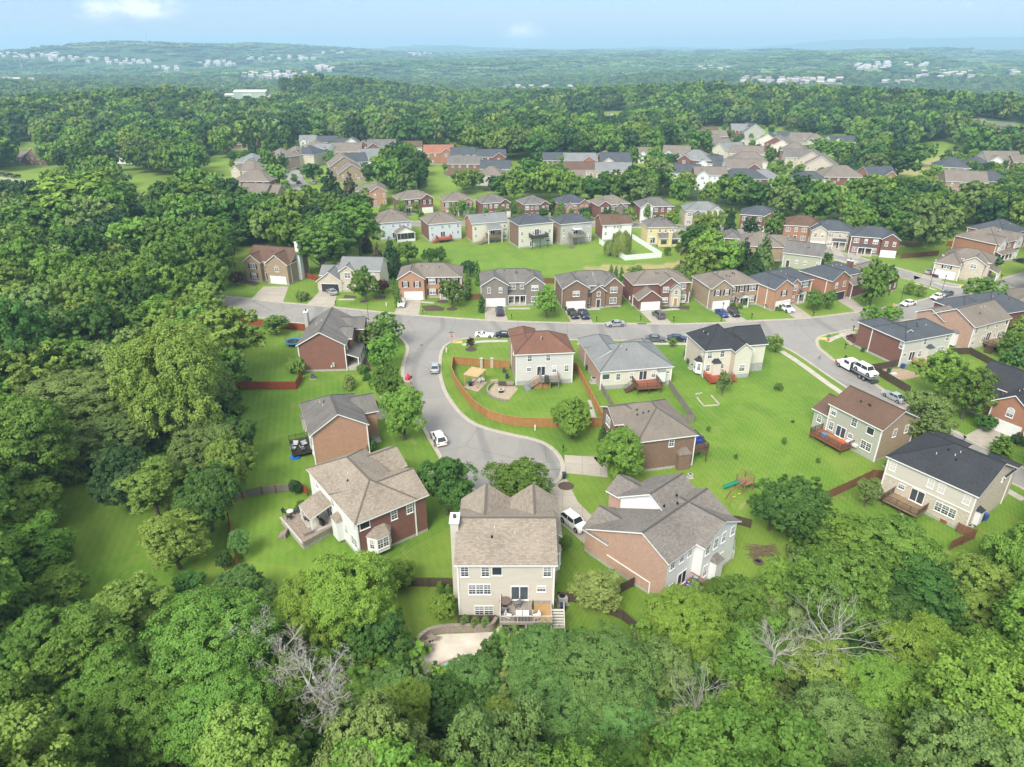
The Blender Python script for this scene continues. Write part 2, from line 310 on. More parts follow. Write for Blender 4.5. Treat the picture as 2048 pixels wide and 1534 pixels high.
inw |= ~front | (PY > 1400) & (np.hypot(GX,GY) < 60);inw |= (PX < -60) | (PX > 2110)
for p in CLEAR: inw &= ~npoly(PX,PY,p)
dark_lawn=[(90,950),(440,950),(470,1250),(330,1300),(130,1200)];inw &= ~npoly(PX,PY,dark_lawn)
rr=np.hypot(GX,GY);dry=np.zeros(len(GX))
for p in DRY: dry[npoly(PX,PY,p)]=1
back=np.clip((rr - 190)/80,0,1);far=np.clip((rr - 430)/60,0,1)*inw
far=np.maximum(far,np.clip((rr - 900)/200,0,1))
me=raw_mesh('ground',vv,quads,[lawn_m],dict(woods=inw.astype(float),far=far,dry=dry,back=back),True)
ground=bpy.data.objects.new('ground',me);COL.objects.link(ground);ground['kind']='structure'

# ------------------------------------------------------------ roads, kerbs, drives, paths
m,t,b,o=newmat('worn_asphalt');P=t.node('ShaderNodeNewGeometry').outputs['Position']
n1=t.noise(P,.09,5,.65,.6);n2=t.noise(P,6,3,.8);n3=t.noise(t.mapping(P,(.6,.16,1),(0,0,.12)),.9,5,.7)
c=t.mix(t.mapr(n1,.3,.7),(.215,.205,.19),(.262,.25,.23));c=t.mix(t.mapr(n3,.42,.75,0,.35),c,(.33,.32,.30));c=t.mix(t.mapr(n2,.4,.8,0,.3),c,(.15,.15,.15))
vo=t.node('ShaderNodeTexVoronoi',feature='DISTANCE_TO_EDGE');t.put(vo.inputs['Vector'],P);vo.inputs['Scale'].default_value=.07;crack=t.math('LESS_THAN',vo.outputs[0],.004);tk=t.node('ShaderNodeTexWave',wave_type='BANDS',bands_direction='X');t.put(tk.inputs['Vector'],P);tk.inputs['Scale'].default_value=.02;tk.inputs['Distortion'].default_value=22;tk.inputs['Detail'].default_value=3;tk.inputs['Detail Scale'].default_value=.35;c=t.mix(t.mapr(tk.outputs['Fac'],.93,.99,0,.45),c,(.12,.12,.12));c=t.mix(t.math('MULTIPLY',crack,.55),c,(.08,.08,.08));v2=t.node('ShaderNodeTexVoronoi');t.put(v2.inputs['Vector'],P);v2.inputs['Scale'].default_value=.11;s2=t.node('ShaderNodeSeparateXYZ');t.put(s2.inputs[0],v2.outputs['Color']);c=t.mix(t.mapr(s2.outputs[0],.72,.75,0,.22),c,(.17,.17,.168));c=t.mix(t.mapr(s2.outputs[1],0,1,0,.12),c,(.36,.35,.33))
st=t.noise(P,.3,4,.7,1.5);c=t.mix(t.mapr(st,.64,.76,0,.4),c,(.13,.13,.13));t.put(b.inputs['Base Color'],c);b.inputs['Roughness'].default_value=.9;ASPH=m
m,t,b,o=newmat('slab_concrete');P=t.node('ShaderNodeNewGeometry').outputs['Position']
k=t.node('ShaderNodeTexBrick');t.put(k.inputs['Vector'],t.mapping(P,(1,1,1),(0,0,.09)));k.inputs['Scale'].default_value=1;k.inputs['Brick Width'].default_value=3;k.inputs['Row Height'].default_value=3;k.offset=0;k.inputs['Mortar Size'].default_value=.03
k.inputs['Color1'].default_value=(.38,.345,.29,1);k.inputs['Color2'].default_value=(.345,.315,.265,1);k.inputs['Mortar'].default_value=(.20,.18,.15,1)
n=t.noise(P,.35,5,.7,.5);c=t.mix(t.mapr(n,.45,.75,0,.5),k.outputs[0],(.24,.21,.17));t.put(b.inputs['Base Color'],c);b.inputs['Roughness'].default_value=.9;SLAB=m
def sheet(name,pts,z,mat,px=True,kind='structure'):
    pts=[at(*p) for p in pts] if px else pts
    mb=MB();mb.poly([(x,y,0) for x,y in pts][::-1] if sum((pts[i][0]*pts[(i+1) % len(pts)][1] - pts[(i+1) % len(pts)][0]*pts[i][1]) for i in range(len(pts))) < 0 else [(x,y,0) for x,y in pts])
    o=mb.build(name,mat,loc=(0,0,z));
    if kind: o['kind']=kind
    return o
def smooth_line(pts,n=3):
    for _ in range(n):
        q=[pts[0]]
        for a,c in zip(pts,pts[1:]): q += [(a[0]*.75+c[0]*.25,a[1]*.75+c[1]*.25),(a[0]*.25+c[0]*.75,a[1]*.25+c[1]*.75)]
        pts=q+[pts[-1]]
    return pts
def offset_line(pts,d):
    out=[]
    for i,p in enumerate(pts):
        a=pts[max(i - 1,0)];c=pts[min(i+1,len(pts) - 1)];dx,dy=c[0] - a[0],c[1] - a[1];l=math.hypot(dx,dy) or 1
        out.append((p[0] - dy/l*d,p[1]+dx/l*d))
    return out
def strip(mb,pts,d0,d1,z0,z1=None,m=0):
    A_,B_=offset_line(pts,d0),offset_line(pts,d1)
    for i in range(len(pts) - 1):
        if z1 is None: mb.poly([(*A_[i],z0),(*B_[i],z0),(*B_[i+1],z0),(*A_[i+1],z0)][::-1] if d1 > d0 else [(*A_[i],z0),(*B_[i],z0),(*B_[i+1],z0),(*A_[i+1],z0)],m)
        else:
            q=[A_[i],A_[i+1],B_[i+1],B_[i]];mb.prism(q if d1 < d0 else q[::-1],z0,z1,m) if False else mb.prism(q,z0,z1,m)
JT=brick('kerb_joints',(.37,.34,.285),(.40,.37,.31),(.17,.15,.12),.2)
for n_ in JT.node_tree.nodes:
    if n_.type == 'TEX_BRICK': n_.inputs['Brick Width'].default_value=3.0;n_.inputs['Row Height'].default_value=3.0;n_.inputs['Mortar Size'].default_value=.035;n_.offset=0
def kerb(pts,side):                     # pts in world; gutter pan towards the road, upstand towards the lawn
    mb=MB();strip(mb,pts,0, -side*.55,.016,None) ;strip(mb,pts,0,side*.17,0.0,.14);o=mb.build('kerb',CONC2);o['kind']='structure'
TOP=[(430,588),(453,591.6),(503,597.5),(565,605),(614,609),(667,614),(788,626.7),(838,631),(970,640),(1016,642.5),(1142,645.7),(1187,647),(1305,647),(1345,648),(1440,645.7),(1494,642),(1592,637.7),(1625,635),(1711,624),(1736,621),(1803,608),(1830,603),(1872,591),(1885,585),(1882.5,579.5),(1869,574.6),(1848,568.6),(1828,562.5)]
TOP2=[(1828,549),(1840,554),(1865,559.5),(1897,566),(1921,570.4),(1945,570),(1994,559.5),(2048,544),(2100,530)]
BOT2=[(2100,572),(2048,586),(1990,601),(1955,612),(1870,635),(1810,641),(1730,657),(1706,659),(1676,665),(1645.6,672),(1636,679),(1635.6,686),(1640,697),(1652,706),(1669.5,721),(1746,764),(1771,782),(1810,805),(1928,872),(1981,900),(2047,935),(2120,972)]
BOT1=[(2120,1022),(2047,979),(2014,962),(1900,905),(1800,845),(1700,782),(1689,773.6),(1648,747),(1600,713),(1573,697),(1545,685),(1500,682),(1377,682),(1305.6,682),(1166,681),(1011.6,676),(949.6,675.5),(923,679),(910,683),(892.5,689.5),(883,705),(881,736),(883,756),(892,785),(912,815),(932,836),(960,853),(1018,868),(1066,877),(1097,889),(1118,908),(1129,929),(1127,947),(1119,962),(1095,978),(1060,990),(1010,995),(975,990),(947,982),(915,957),(885,925),(868,896),(857,877),(846,858),(825,815),(808,775),(802.5,746),(804.5,728.7),(814,701),(812,689.5),(801,676),(783,664),(750,658),(700,653),(606,648.5),(530,637),(445,627),(430,625)]
W=lambda L: smooth_line([at(*p) for p in L],1)
tw,tw2,bw2,bw1=W(TOP),W(TOP2),W(BOT2),W(BOT1)
sheet('road',tw+tw2+bw2+bw1,.008,ASPH,px=False)
kerb(tw,1);kerb(tw2,1);kerb(bw2,1);kerb(bw1,1)
def lane(name,pxs,width,mat,z,k=True):
    pts=smooth_line([at(*p) for p in pxs],2);mb=MB();strip(mb,pts,width/2, -width/2,0);mb.build(name,mat,loc=(0,0,z))['kind']='structure'
    if k: kerb(offset_line(pts,width/2),1);kerb(offset_line(pts, -width/2)[::-1],1)
lane('road',[(1838,557),(1780,540),(1700,518),(1600,488),(1520,470),(1440,460),(1370,456),(1262,449),(1100,446),(900,446),(712,451)],8.5,ASPH,.008)
def farlane(name,pxs,width,mat):
    pts=smooth_line([at(*p) for p in pxs],2);A_,B_=offset_line(pts,width/2),offset_line(pts, -width/2);mb=MB()
    for i in range(len(pts) - 1): mb.poly([(x,y,float(terr(x,y))+.35) for x,y in (B_[i],B_[i+1],A_[i+1],A_[i])])
    mb.build(name,mat)['kind']='structure'
farlane('road',[(640,415),(612,388),(592,365),(586,348),(582,338)],9,ASPH);farlane('path',[(650,400),(628,383),(612,372)],2.2,SLAB)
farlane('road',[(1466,266),(1476,274),(1498,288),(1515,301),(1532,309),(1564,322),(1605,339)],9,SLAB);farlane('driveway',[(-40,352),(18,360),(48,365),(75,371)],4,SLAB)
farlane('road',[(455,195),(470,185),(465,178)],14,SLAB);farlane('road',[(495,196),(530,192),(560,192)],22,SLAB)
for d in ([(527,573),(577,573),(566,604.6),(503,597)],[(639,583),(676,583),(667,613.6),(614,608.4)],[(804,600),(842,600),(838,630.4),(788,626)],[(970,616),(1009,616),(1016,642),(970,639.6)],
          [(1128,619),(1170,618),(1187,646.6),(1142,645)],[(1280,623),(1317,621),(1345,647.6),(1305,646.6)],[(1423,621),(1459,617),(1495,641.8),(1456,644.6)],[(1549,612),(1582,604),(1625,634.5),(1592,637)],
          [(1670,598),(1697,593),(1736,620.7),(1711,623.5)],[(1848,547),(1898,545),(1880,563),(1842,553)],[(1129,910),(1215,915),(1215,955),(1130,946)],
          [(1119,963),(1132,956),(1155,1003),(1184,1032),(1205,1062),(1171,1090),(1116,1042),(1105,1000),(1100,976)],[(948,983),(985,992),(1000,1010),(935,1010),(935,975)],
          [(733,812),(826,808),(842,850),(740,836)],[(1929,872),(1976,847),(2020,868),(1981,900)],[(1676,665),(1706,659.5),(1735,690),(1700,690)],[(1187,915),(1215,905),(1215,925),(1195,925)],
          [(1800,812),(1835,830),(1780,850),(1755,830)],[(1172,681),(1200,681),(1190,662+50),(1166,705)],[(1668,509),(1690,515),(1680,500),(1662,498)],[(850,930),(895,945),(905,960),(880,975),(838,950)],
          [(1296,440),(1320,445),(1322,449),(1296,449)],[(1700,500),(1730,508),(1715,518),(1695,514)]):
    d=[p for p in d];sheet('driveway',d,.014,SLAB)
for pxs,wd in (([(925,690),(955,683),(1000,682),(1015,682)],1.3),([(1155,688),(1180,688)],1.3),([(1375,688),(1300,687),(1200,688)],1.3),([(1562,702),(1600,726),(1659,770),(1700,797),(1780,850),(2048,1000)],1.4),
                ([(1655,683),(1668,676),(1690,668)],1.3),([(880,584 - 8),(862,573),(835,580)],.01),([(800,690),(790,700)],.01),([(1016,617),(1060,617)],1.3),([(1170,619),(1200,618)],1.3),([(1318,620),(1358,618)],1.3),([(1458,615),(1478,606)],1.2),
                ([(842,604),(868,606)],1.2),([(735,842),(748,865),(757,885)],1.1),([(1868,564),(1895,573),(1925,575)],1.2),([(1960,547),(1990,560),(2003,563)],.9),([(1830,566),(1850,573),(1872,580)],1.0),([(2005,598),(2022,592)],1.3),([(1290,466),(1200,455)],.01),
                ([(1360,462),(1300,456),(1262,455)],1.2),([(1668,519),(1702,528),(1715,522)],1.2),([(676,599),(708,599)],1.1),([(1825,590),(1862,600 - 12)],.01)):
    if wd > .1: lane('sidewalk',pxs,wd,CONC,.018,False)
YEL=plain('yellow_pad',(.55,.42,.10),.8)
for p in ((915,684),(1645,677),(1927,573)): 
    x,y=at(*p);sheet('kerb_ramp',[(x - 1.1,y - .8),(x+1.1,y - .8),(x+1.1,y+.8),(x - 1.1,y+.8)],.021,YEL,px=False)
# ------------------------------------------------------------ house builder
FOOT=[]                                    # circles the planting keeps clear of (x, y, r)
def roof_body(mb,x0,x1,y0,y1,e,pitch,kind,o=.38,rf=.5,th=.2):
    """kind: x/y ridge axis + g both gables, h both hips, l/r (x) or f/b (y) one hip.  slots: 0 shingles, 1 white trim"""
    ax,kd=kind[0],kind[1]
    if ax == 'x': U0,U1,V0,V1=x0,x1,y0,y1;T=lambda u,v,z: (u,v,z)
    else: U0,U1,V0,V1=y0,y1,x0,x1;T=lambda u,v,z: (v,u,z)
    hA=kd == 'h' or kd in 'lf';hB=kd == 'h' or kd in 'rb'
    vr=V0+(V1 - V0)*rf;zr=e+pitch*(vr - V0);e1=zr - pitch*(V1 - vr)
    ua,ub=U0 - o,U1+o;va,vb=V0 - o,V1+o;za,zb=e - o*pitch,e1 - o*pitch
    half=(vr - va);ra=ua+half*(1.0 if hA else 0);rb=ub - half*(1.0 if hB else 0)
    if ra > rb: ra=rb=(ra+rb)/2;
    flip=ax == 'y'
    def P(pts,m): pts=[T(*p) for p in pts];mb.poly(pts[::-1] if flip else pts,m)
    P([(ua,va,za),(ub,va,za),(rb,vr,zr),(ra,vr,zr)],0);P([(ub,vb,zb),(ua,vb,zb),(ra,vr,zr),(rb,vr,zr)],0)
    P([(ub,va,za - th),(ua,va,za - th),(ra,vr,zr - th),(rb,vr,zr - th)],1);P([(ua,vb,zb - th),(ub,vb,zb - th),(rb,vr,zr - th),(ra,vr,zr - th)],1)
    P([(ua,va,za - th),(ub,va,za - th),(ub,va,za),(ua,va,za)],1);P([(ub,vb,zb - th),(ua,vb,zb - th),(ua,vb,zb),(ub,vb,zb)],1)
    if hA: P([(ua,vb,zb),(ua,va,za),(ra,vr,zr)],0);P([(ua,vb,zb - th),(ua,va,za - th),(ua,va,za),(ua,vb,zb)],1)
    else: P([(ua,vr,zr - th),(ua,va,za - th),(ua,va,za),(ua,vr,zr)],1);P([(ua,vb,zb - th),(ua,vr,zr - th),(ua,vr,zr),(ua,vb,zb)],1)
    if hB: P([(ub,va,za),(ub,vb,zb),(rb,vr,zr)],0);P([(ub,va,za - th),(ub,vb,zb - th),(ub,vb,zb),(ub,va,za)],1)
    else: P([(ub,va,za - th),(ub,vr,zr - th),(ub,vr,zr),(ub,va,za)],1);P([(ub,vr,zr - th),(ub,vb,zb - th),(ub,vb,zb),(ub,vr,zr)],1)
    mb.bar(T(ra,vr,zr+.012),T(rb,vr,zr+.012),.26,.05,2)
    if hA:
        for v_,z_ in ((va,za),(vb,zb)): mb.bar(T(ua,v_,z_+.01),T(ra,vr,zr+.01),.22,.04,2)
    if hB:
        for v_,z_ in ((va,za),(vb,zb)): mb.bar(T(ub,v_,z_+.01),T(rb,vr,zr+.01),.22,.04,2)
    return vr,zr,e1
def walls_body(mb,x0,x1,y0,y1,e,pitch,kind,sides,z0=-.6,rf=.5,gab=None,fnd=0):
    """sides: material slots front, right, back, left; gab slot for gable triangles"""
    ax,kd=kind[0],kind[1];e1=e
    if ax == 'x': vr=y0+(y1 - y0)*rf;zr=e+pitch*(vr - y0);e1=zr - pitch*(y1 - vr)
    else: vr=x0+(x1 - x0)*rf;zr=e+pitch*(vr - x0);e1=zr - pitch*(x1 - vr)
    ef,eb=(e,e1) if ax == 'x' else (e,e);el,er=(e,e) if ax == 'x' else (e,e1);t=.12
    F,Rr,B,L=sides
    zf=fnd if fnd else z0
    if fnd:
        k=7
        for q in ([(x0,y0),(x1,y0)],[(x1,y0),(x1,y1)],[(x1,y1),(x0,y1)],[(x0,y1),(x0,y0)]): mb.poly([(*q[0],z0),(*q[1],z0),(*q[1],fnd),(*q[0],fnd)],k)
    gA=not (kd == 'h' or kd in 'lf');gB=not (kd == 'h' or kd in 'rb')
    if ax == 'x':
        mb.poly([(x0,y0,zf),(x1,y0,zf),(x1,y0,e - .0),(x0,y0,e)],F);mb.poly([(x1,y1,zf),(x0,y1,zf),(x0,y1,e1),(x1,y1,e1)],B)
        mb.poly([(x1,y0,zf),(x1,y1,zf),(x1,y1,e1),(x1,y0,e)],Rr);mb.poly([(x0,y1,zf),(x0,y0,zf),(x0,y0,e),(x0,y1,e1)],L)
        if gA: mb.poly([(x0,y1,e1),(x0,y0,e),(x0,vr,zr - t)],L if gab is None else gab)
        if gB: mb.poly([(x1,y0,e),(x1,y1,e1),(x1,vr,zr - t)],Rr if gab is None else gab)
    else:
        mb.poly([(x0,y0,zf),(x1,y0,zf),(x1,y0,e1),(x0,y0,e)],F);mb.poly([(x1,y1,zf),(x0,y1,zf),(x0,y1,e),(x1,y1,e1)],B)
        mb.poly([(x1,y0,zf),(x1,y1,zf),(x1,y1,e1),(x1,y0,e1)],Rr);mb.poly([(x0,y1,zf),(x0,y0,zf),(x0,y0,e),(x0,y1,e)],L)
        if gA: mb.poly([(x0,y0,e),(x1,y0,e1),(vr,y0,zr - t)],F if gab is None else gab)
        if gB: mb.poly([(x1,y1,e1),(x0,y1,e),(vr,y1,zr - t)],B if gab is None else gab)
WM={}
def window_meshes(kind,w,h):
    k=(kind,round(w,2),round(h,2))
    if k in WM: return WM[k]
    f=MB();p=MB();b=.11;d=.06;n={'d': 1,'D': 2,'T': 3,'p': 1,'s': 2,'a': 1,'q': 1}[kind]
    f.box(-w/2,w/2, -d,.0,0,b);f.box(-w/2,w/2, -d,.0,h - b,h);f.box(-w/2 - .05,w/2+.05, -d - .05,0, -.05,0)
    cw=w/n
    for i in range(n+1): x= -w/2+i*cw;f.box(max(-w/2,x - b/2 - (.0 if 0 < i < n else .03)),min(w/2,x+b/2+(.0 if 0 < i < n else .03)), -d,0,b,h - b)
    for i in range(n):
        x0,x1= -w/2+i*cw+b/2+.01, -w/2+(i+1)*cw - b/2 - .01;zm=h/2
        if kind in 'dDTa':
            f.box(x0,x1, -d+.01,0,zm - .04,zm+.04)
            if h > 1: f.box((x0+x1)/2 - .018,(x0+x1)/2+.018, -d+.02,0,b,h - b);f.box(x0,x1, -d+.02,0,h*.73,h*.73+.035);f.box(x0,x1, -d+.02,0,h*.27,h*.27+.035)
        if kind == 'q': f.box(x0,x1, -d+.02,0,zm - .02,zm+.02);f.box(x0*.34 - .018,x0*.34+.018, -d+.02,0,b,h - b);f.box(x1*.34 - .018,x1*.34+.018, -d+.02,0,b,h - b)
        y= -.022
        if kind in 'dDTaq': p.poly([(x0,y,b),(x1,y,b),(x1,y,zm),(x0,y,zm)],0);p.poly([(x0,y,zm),(x1,y,zm),(x1,y,h - b),(x0,y,h - b)],1)
        else: p.poly([(x0,y,b),(x1,y,b),(x1,y,h - b),(x0,y,h - b)],0)
    if kind == 'a':                                # arched head
        pts=[(w/2*math.cos(a),h+w/2*.8*math.sin(a)) for a in np.linspace(0,math.pi,9)];f.poly([(x, -d,z) for x,z in pts][::1]);pp=[(x*.75,h+(z - h)*.72+.02) for x,z in pts];p.poly([(x, -d - .006,z) for x,z in pp],1)
    r=(f.mesh('window',[WHITE]),p.mesh('pane',[GLASS,BLIND]));WM[k]=r;return r
SHUT={}
def face_xf(face,w,d,x,off=0.0,box=None):
    x0,x1,y0,y1=box
    if face == 'F': return (x0+x,y0 - off,0)
    if face == 'R': return (x1+off,y0+x,math.pi/2)
    if face == 'B': return (x1 - x,y1+off,math.pi)
    return (x0 - off,y1 - x, -math.pi/2)
def garage_mesh(w,h,col=None):
    k=('G',w,h,col)
    if k in WM: return WM[k]
    g=MB();g.box(-w/2,w/2, -.04,0,0,h,0)
    for i in range(4):
        for j in range(4): g.box(-w/2+.12+j*(w - .12)/4, -w/2+(j+1)*(w - .12)/4, -.065, -.04,.1+i*h/4,(i+1)*h/4 - .06,0)
    g.box(-w/2 - .12, -w/2, -.06,0,0,h+.12,1);g.box(w/2,w/2+.12, -.06,0,0,h+.12,1);g.box(-w/2,w/2, -.06,0,h,h+.12,1)
    WM[k]=g.mesh('garage_door',[col and plain('dark_garage',(.03,.035,.05),.5) or plain('garage_paint',(.74,.74,.73),.5,var=.03),WHITE]);return WM[k]
def deck(h,fx,z,mat,w,d,rails='LFR',stairs=None,dark=None,name='deck',posts=True,rot=0):
    """deck on local face transform fx=(x,y,rz); extends w along the wall and d outwards"""
    x,y,rz=fx;e=MB();e.box(-w/2,w/2, -d, -.02,z - .05,z);e.box(-w/2,w/2, -d - .04, -d,z - .28,z - .0);e.box(-w/2 - .04, -w/2, -d, -.02,z - .28,z);e.box(w/2,w/2+.04, -d, -.02,z - .28,z)
    D=e.build(name,mat,h,(x,y,0),rz);rm=dark or mat
    r=MB();p=MB();zt=z+1.0
    def rail(a,c):
        r.bar((*a,zt),(*c,zt),.1,.05);r.bar((*a,z+.12),(*c,z+.12),.05,.07);n=max(2,int(math.dist(a,c)/.16))
        for i in range(n+1): q=i/n;px_,py_=a[0]+(c[0] - a[0])*q,a[1]+(c[1] - a[1])*q;s=.045 if i % 12 == 0 else .018;r.box(px_ - s,px_+s,py_ - s,py_+s,z,zt+(.12 if i % 12 == 0 else 0))
    if 'L' in rails: rail((-w/2, -.1),(-w/2, -d))
    if 'F' in rails: rail((-w/2, -d),(w/2, -d))
    if 'R' in rails: rail((w/2, -d),(w/2, -.1))
    if 'G' in rails: rail((-w/2, -d),(w/2 - 1.3, -d))
    r.build('railing',rm,D)
    if posts and z > .5:
        for px_ in (-w/2+.1,0,w/2 - .1): p=MB();p.box(-.07,.07, -.07,.07, -.3,z - .28);p.build('deck_post',rm,D,(px_, -d+.15,0))
    if stairs:
        s=MB();sx,sy,dx,dy,sw=stairs;n=max(2,int(z/.19));run=.27
        nx,ny= -dy,dx
        for i in range(n): q=(i+.5)*run;zz=z - (i+1)*z/(n+1);cx,cy=sx+dx*q,sy+dy*q;s.prism([(cx - dx*run*.55 - nx*sw/2,cy - dy*run*.55 - ny*sw/2),(cx+dx*run*.55 - nx*sw/2,cy+dy*run*.55 - ny*sw/2),(cx+dx*run*.55+nx*sw/2,cy+dy*run*.55+ny*sw/2),(cx - dx*run*.55+nx*sw/2,cy - dy*run*.55+ny*sw/2)],zz - .05,zz)
        for q in (-1,1):
            a=(sx+nx*sw/2*q,sy+ny*sw/2*q);c=(a[0]+dx*n*run,a[1]+dy*n*run);s.bar((*a,z - .12),(*c,.05),.05,.25);s.bar((*a,z+.95),(*c,.95),.06,.06)
            for i in range(5): f=i/4;s.bar((a[0]+dx*n*run*f,a[1]+dy*n*run*f,(z)*(1 - f)),(a[0]+dx*n*run*f,a[1]+dy*n*run*f,z*(1 - f)+.95),.05)
        s.build('stairs',rm,D)
    return D
def cl_slot(mats,m):
    if m not in mats: mats.append(m)
    return mats.index(m)
FNDM=None
def house(label,l,r,e,d,blocks,feats=(),ang=None,w=None,roofm=None,wallm=None,group=None,name='house',pitch=.5,vents=3,trim=None,base=None,xy=None,bands=()):
    """l/r: picture points of the facade's two top corners at eave height e -> stands on the ground below them"""
    e += .22 if not xy else 0
    if xy: A0=xy[0];B0=xy[1] if len(xy) > 1 else None
    else: A0=at(*l,e - .22);B0=at(*r,e - .22)
    if ang is None: a=math.atan2(B0[1] - A0[1],B0[0] - A0[0])
    else: a=R_(ang)
    if w is None: w=(B0[0] - A0[0])*math.cos(a)+(B0[1] - A0[1])*math.sin(a) - .7
    if not xy: A0=(A0[0]+.36*(math.cos(a) - math.sin(a)),A0[1]+.36*(math.sin(a)+math.cos(a)))
    gz=float(terr(*A0)) if math.hypot(*A0) > 430 else 0.0
    t=thing(name,label,'house',(A0[0],A0[1],gz),a,group)
    ca,sa=math.cos(a),math.sin(a);W2=lambda x,y: (A0[0]+x*ca - y*sa,A0[1]+x*sa+y*ca)
    wm=MB();rm=MB();mats=[wallm[0] if isinstance(wallm,(list,tuple)) else wallm];boxes=[]
    wl=list(wallm) if isinstance(wallm,(list,tuple)) else [wallm]*4
    rmats=[roofm,trim or WHITE,plain('ridge_'+roofm.name,tuple(x*.5 for x in RCOL.get(roofm.name,(.2,.2,.2))),.9)]
    while len(mats) < 8: mats.append(mats[0])
    fnd=plain('foundation_block',(.36,.36,.34),.9,var=.2)
    mats[7]=fnd;slots={}
    def slot(m):
        if m in slots: return slots[m]
        i=len(slots);slots[m]=i;mats[i]=m;return i
    base_s=[slot(m) for m in wl]
    for i,b in enumerate(blocks):
        b=dict(b);X0,X1,Y0,Y1=b['r'];X1=w+X1 if (X1 <= 0 and not b.get('abs')) else X1;X0=w+X0 if b.get('fr') else X0;Y1=d if Y1 is None else Y1
        k=.004*i;X0 += k;X1 -= k;Y0 += k;Y1 -= k
        ee=b.get('e',e);kd=b.get('k','xh');pt=b.get('p',pitch);ms=b.get('m');ss=[slot(q) for q in (ms if isinstance(ms,(list,tuple)) else [ms]*4)] if ms else base_s
        g=slot(b['g']) if b.get('g') else None
        if not b.get('roofonly'): walls_body(wm,X0,X1,Y0,Y1,ee,pt,kd,ss,rf=b.get('rf',.5),gab=g,fnd=b.get('fnd',.45) if not b.get('z0') else 0,z0=b.get('z0', -.6))
        roof_body(rm,X0,X1,Y0,Y1,ee,pt,kd,rf=b.get('rf',.5),o=b.get('o',.38));boxes.append((X0,X1,Y0,Y1))
        c=W2((X0+X1)/2,(Y0+Y1)/2);FOOT.append((*c,max(X1 - X0,Y1 - Y0)*.55))
    Wl=wm.build('wall',mats,t);Rf=rm.build('roof',rmats,t)
    x0,x1,y0,y1=boxes[0]
    if A0[1] < 230 and blocks[0].get('rf',.5) == .5:                                          # corner boards of the first block
        for cx,cy in ((x0,y0),(x1,y0),(x1,y1),(x0,y1)): g=MB();g.box(-.09,.09, -.09,.09,.05,e - .15);g.build('corner_trim',trim or WHITE,t,(cx,cy,0))
    if vents:
        rr_=random.Random(label)
        x0,x1,y0,y1=boxes[0];vr=(y0+y1)/2
        for i in range(vents):
            q=MB();dark=rr_.random() < .6;q.cyl(0,0, -.2,.22,.06 if dark else .045,n=8);q.box(-.12,.12, -.12,.12, -.2,.03) if dark else None
            b0=blocks[0];pt=b0.get('p',pitch);kd=b0.get('k','xh')
            if kd[0] == 'x': yy=y0+(y1 - y0)*rr_.uniform(.25,.42);xx=x0+(x1 - x0)*rr_.uniform(.35,.65);zz=b0.get('e',e)+pt*(yy - y0)
            else: xx=x0+(x1 - x0)*rr_.uniform(.2,.4);yy=y0+(y1 - y0)*rr_.uniform(.35,.65);zz=b0.get('e',e)+pt*(xx - x0)
            q.build('vent',BLACK if dark else WHITE,Rf,(xx,yy,zz+.08))
    for f in feats:
        kind=f[0]
        if kind in ('d','D','T','p','q','a','s'):
            _,face,x,z,fw,fh=f[:6];opt=f[6] if len(f) > 6 else {};bx=boxes[opt.get('b',0)]
            if face == 'F' and not (w < bx[1] - .5): x=max(fw/2+.25,min(x,bx[1] - bx[0] - fw/2 - .3))
            X,Y,rz=face_xf(face,w,d,x,.004,bx);fm,pm=window_meshes('p' if kind == 'p' else kind,fw,fh)
            nm='sliding_door' if kind == 's' else 'window'
            o=place(nm,fm,t,(X,Y,z),rz);place('pane',pm,o)
            if opt.get('sh'):
                sk=('sh',fh)
                if sk not in WM: q=MB();q.box(-.2,.2, -.05,0,0,fh);WM[sk]=q.mesh('shutter',[BLACK])
                for s in (-1,1): place('shutter',WM[sk],t,(X+math.cos(rz)*s*(fw/2+.25),Y+math.sin(rz)*s*(fw/2+.25),z),rz)
        elif kind == 'gar':
            _,face,x,gw=f[:4];opt=f[4] if len(f) > 4 else {};X,Y,rz=face_xf(face,w,d,x,.004,boxes[opt.get('b',0)])
            place('garage_door',garage_mesh(gw,2.25,opt.get('dark')),t,(X,Y,.05),rz)
        elif kind == 'door':
            _,face,x,z=f[:4];opt=f[4] if len(f) > 4 else {};X,Y,rz=face_xf(face,w,d,x,.004,boxes[opt.get('b',0)])
            q=MB();q.box(-.48,.48, -.05,0,0,2.1,0);q.box(-.62, -.48, -.08,0,0,2.2,1);q.box(.48,.62, -.08,0,0,2.2,1);q.box(-.62,.62, -.08,0,2.1,2.25,1);q.build('door',[opt.get('m',DKGREY),WHITE],t,(X,Y,z),rz)
        elif kind == 'porch':                               # (porch, face, x, width, depth, roof z)
            _,face,x,pw,pd,pz=f[:6];opt=f[6] if len(f) > 6 else {};X,Y,rz=face_xf(face,w,d,x,0,boxes[opt.get('b',0)])
            q=MB();kd=opt.get('k','shed')
            if kd == 'shed': q.poly([(-pw/2, -pd,pz),(pw/2, -pd,pz),(pw/2, -.0,pz+pd*.35),(-pw/2, -.0,pz+pd*.35)],0);q.poly([(pw/2, -pd,pz - .2),(-pw/2, -pd,pz - .2),(-pw/2,0,pz+pd*.35 - .2),(pw/2,0,pz+pd*.35 - .2)],1);q.poly([(-pw/2, -pd,pz - .2),(pw/2, -pd,pz - .2),(pw/2, -pd,pz),(-pw/2, -pd,pz)],1);q.poly([(pw/2, -pd,pz - .2),(pw/2,0,pz+pd*.35 - .2),(pw/2,0,pz+pd*.35),(pw/2, -pd,pz)],1);q.poly([(-pw/2,0,pz+pd*.35 - .2),(-pw/2, -pd,pz - .2),(-pw/2, -pd,pz),(-pw/2,0,pz+pd*.35)],1)
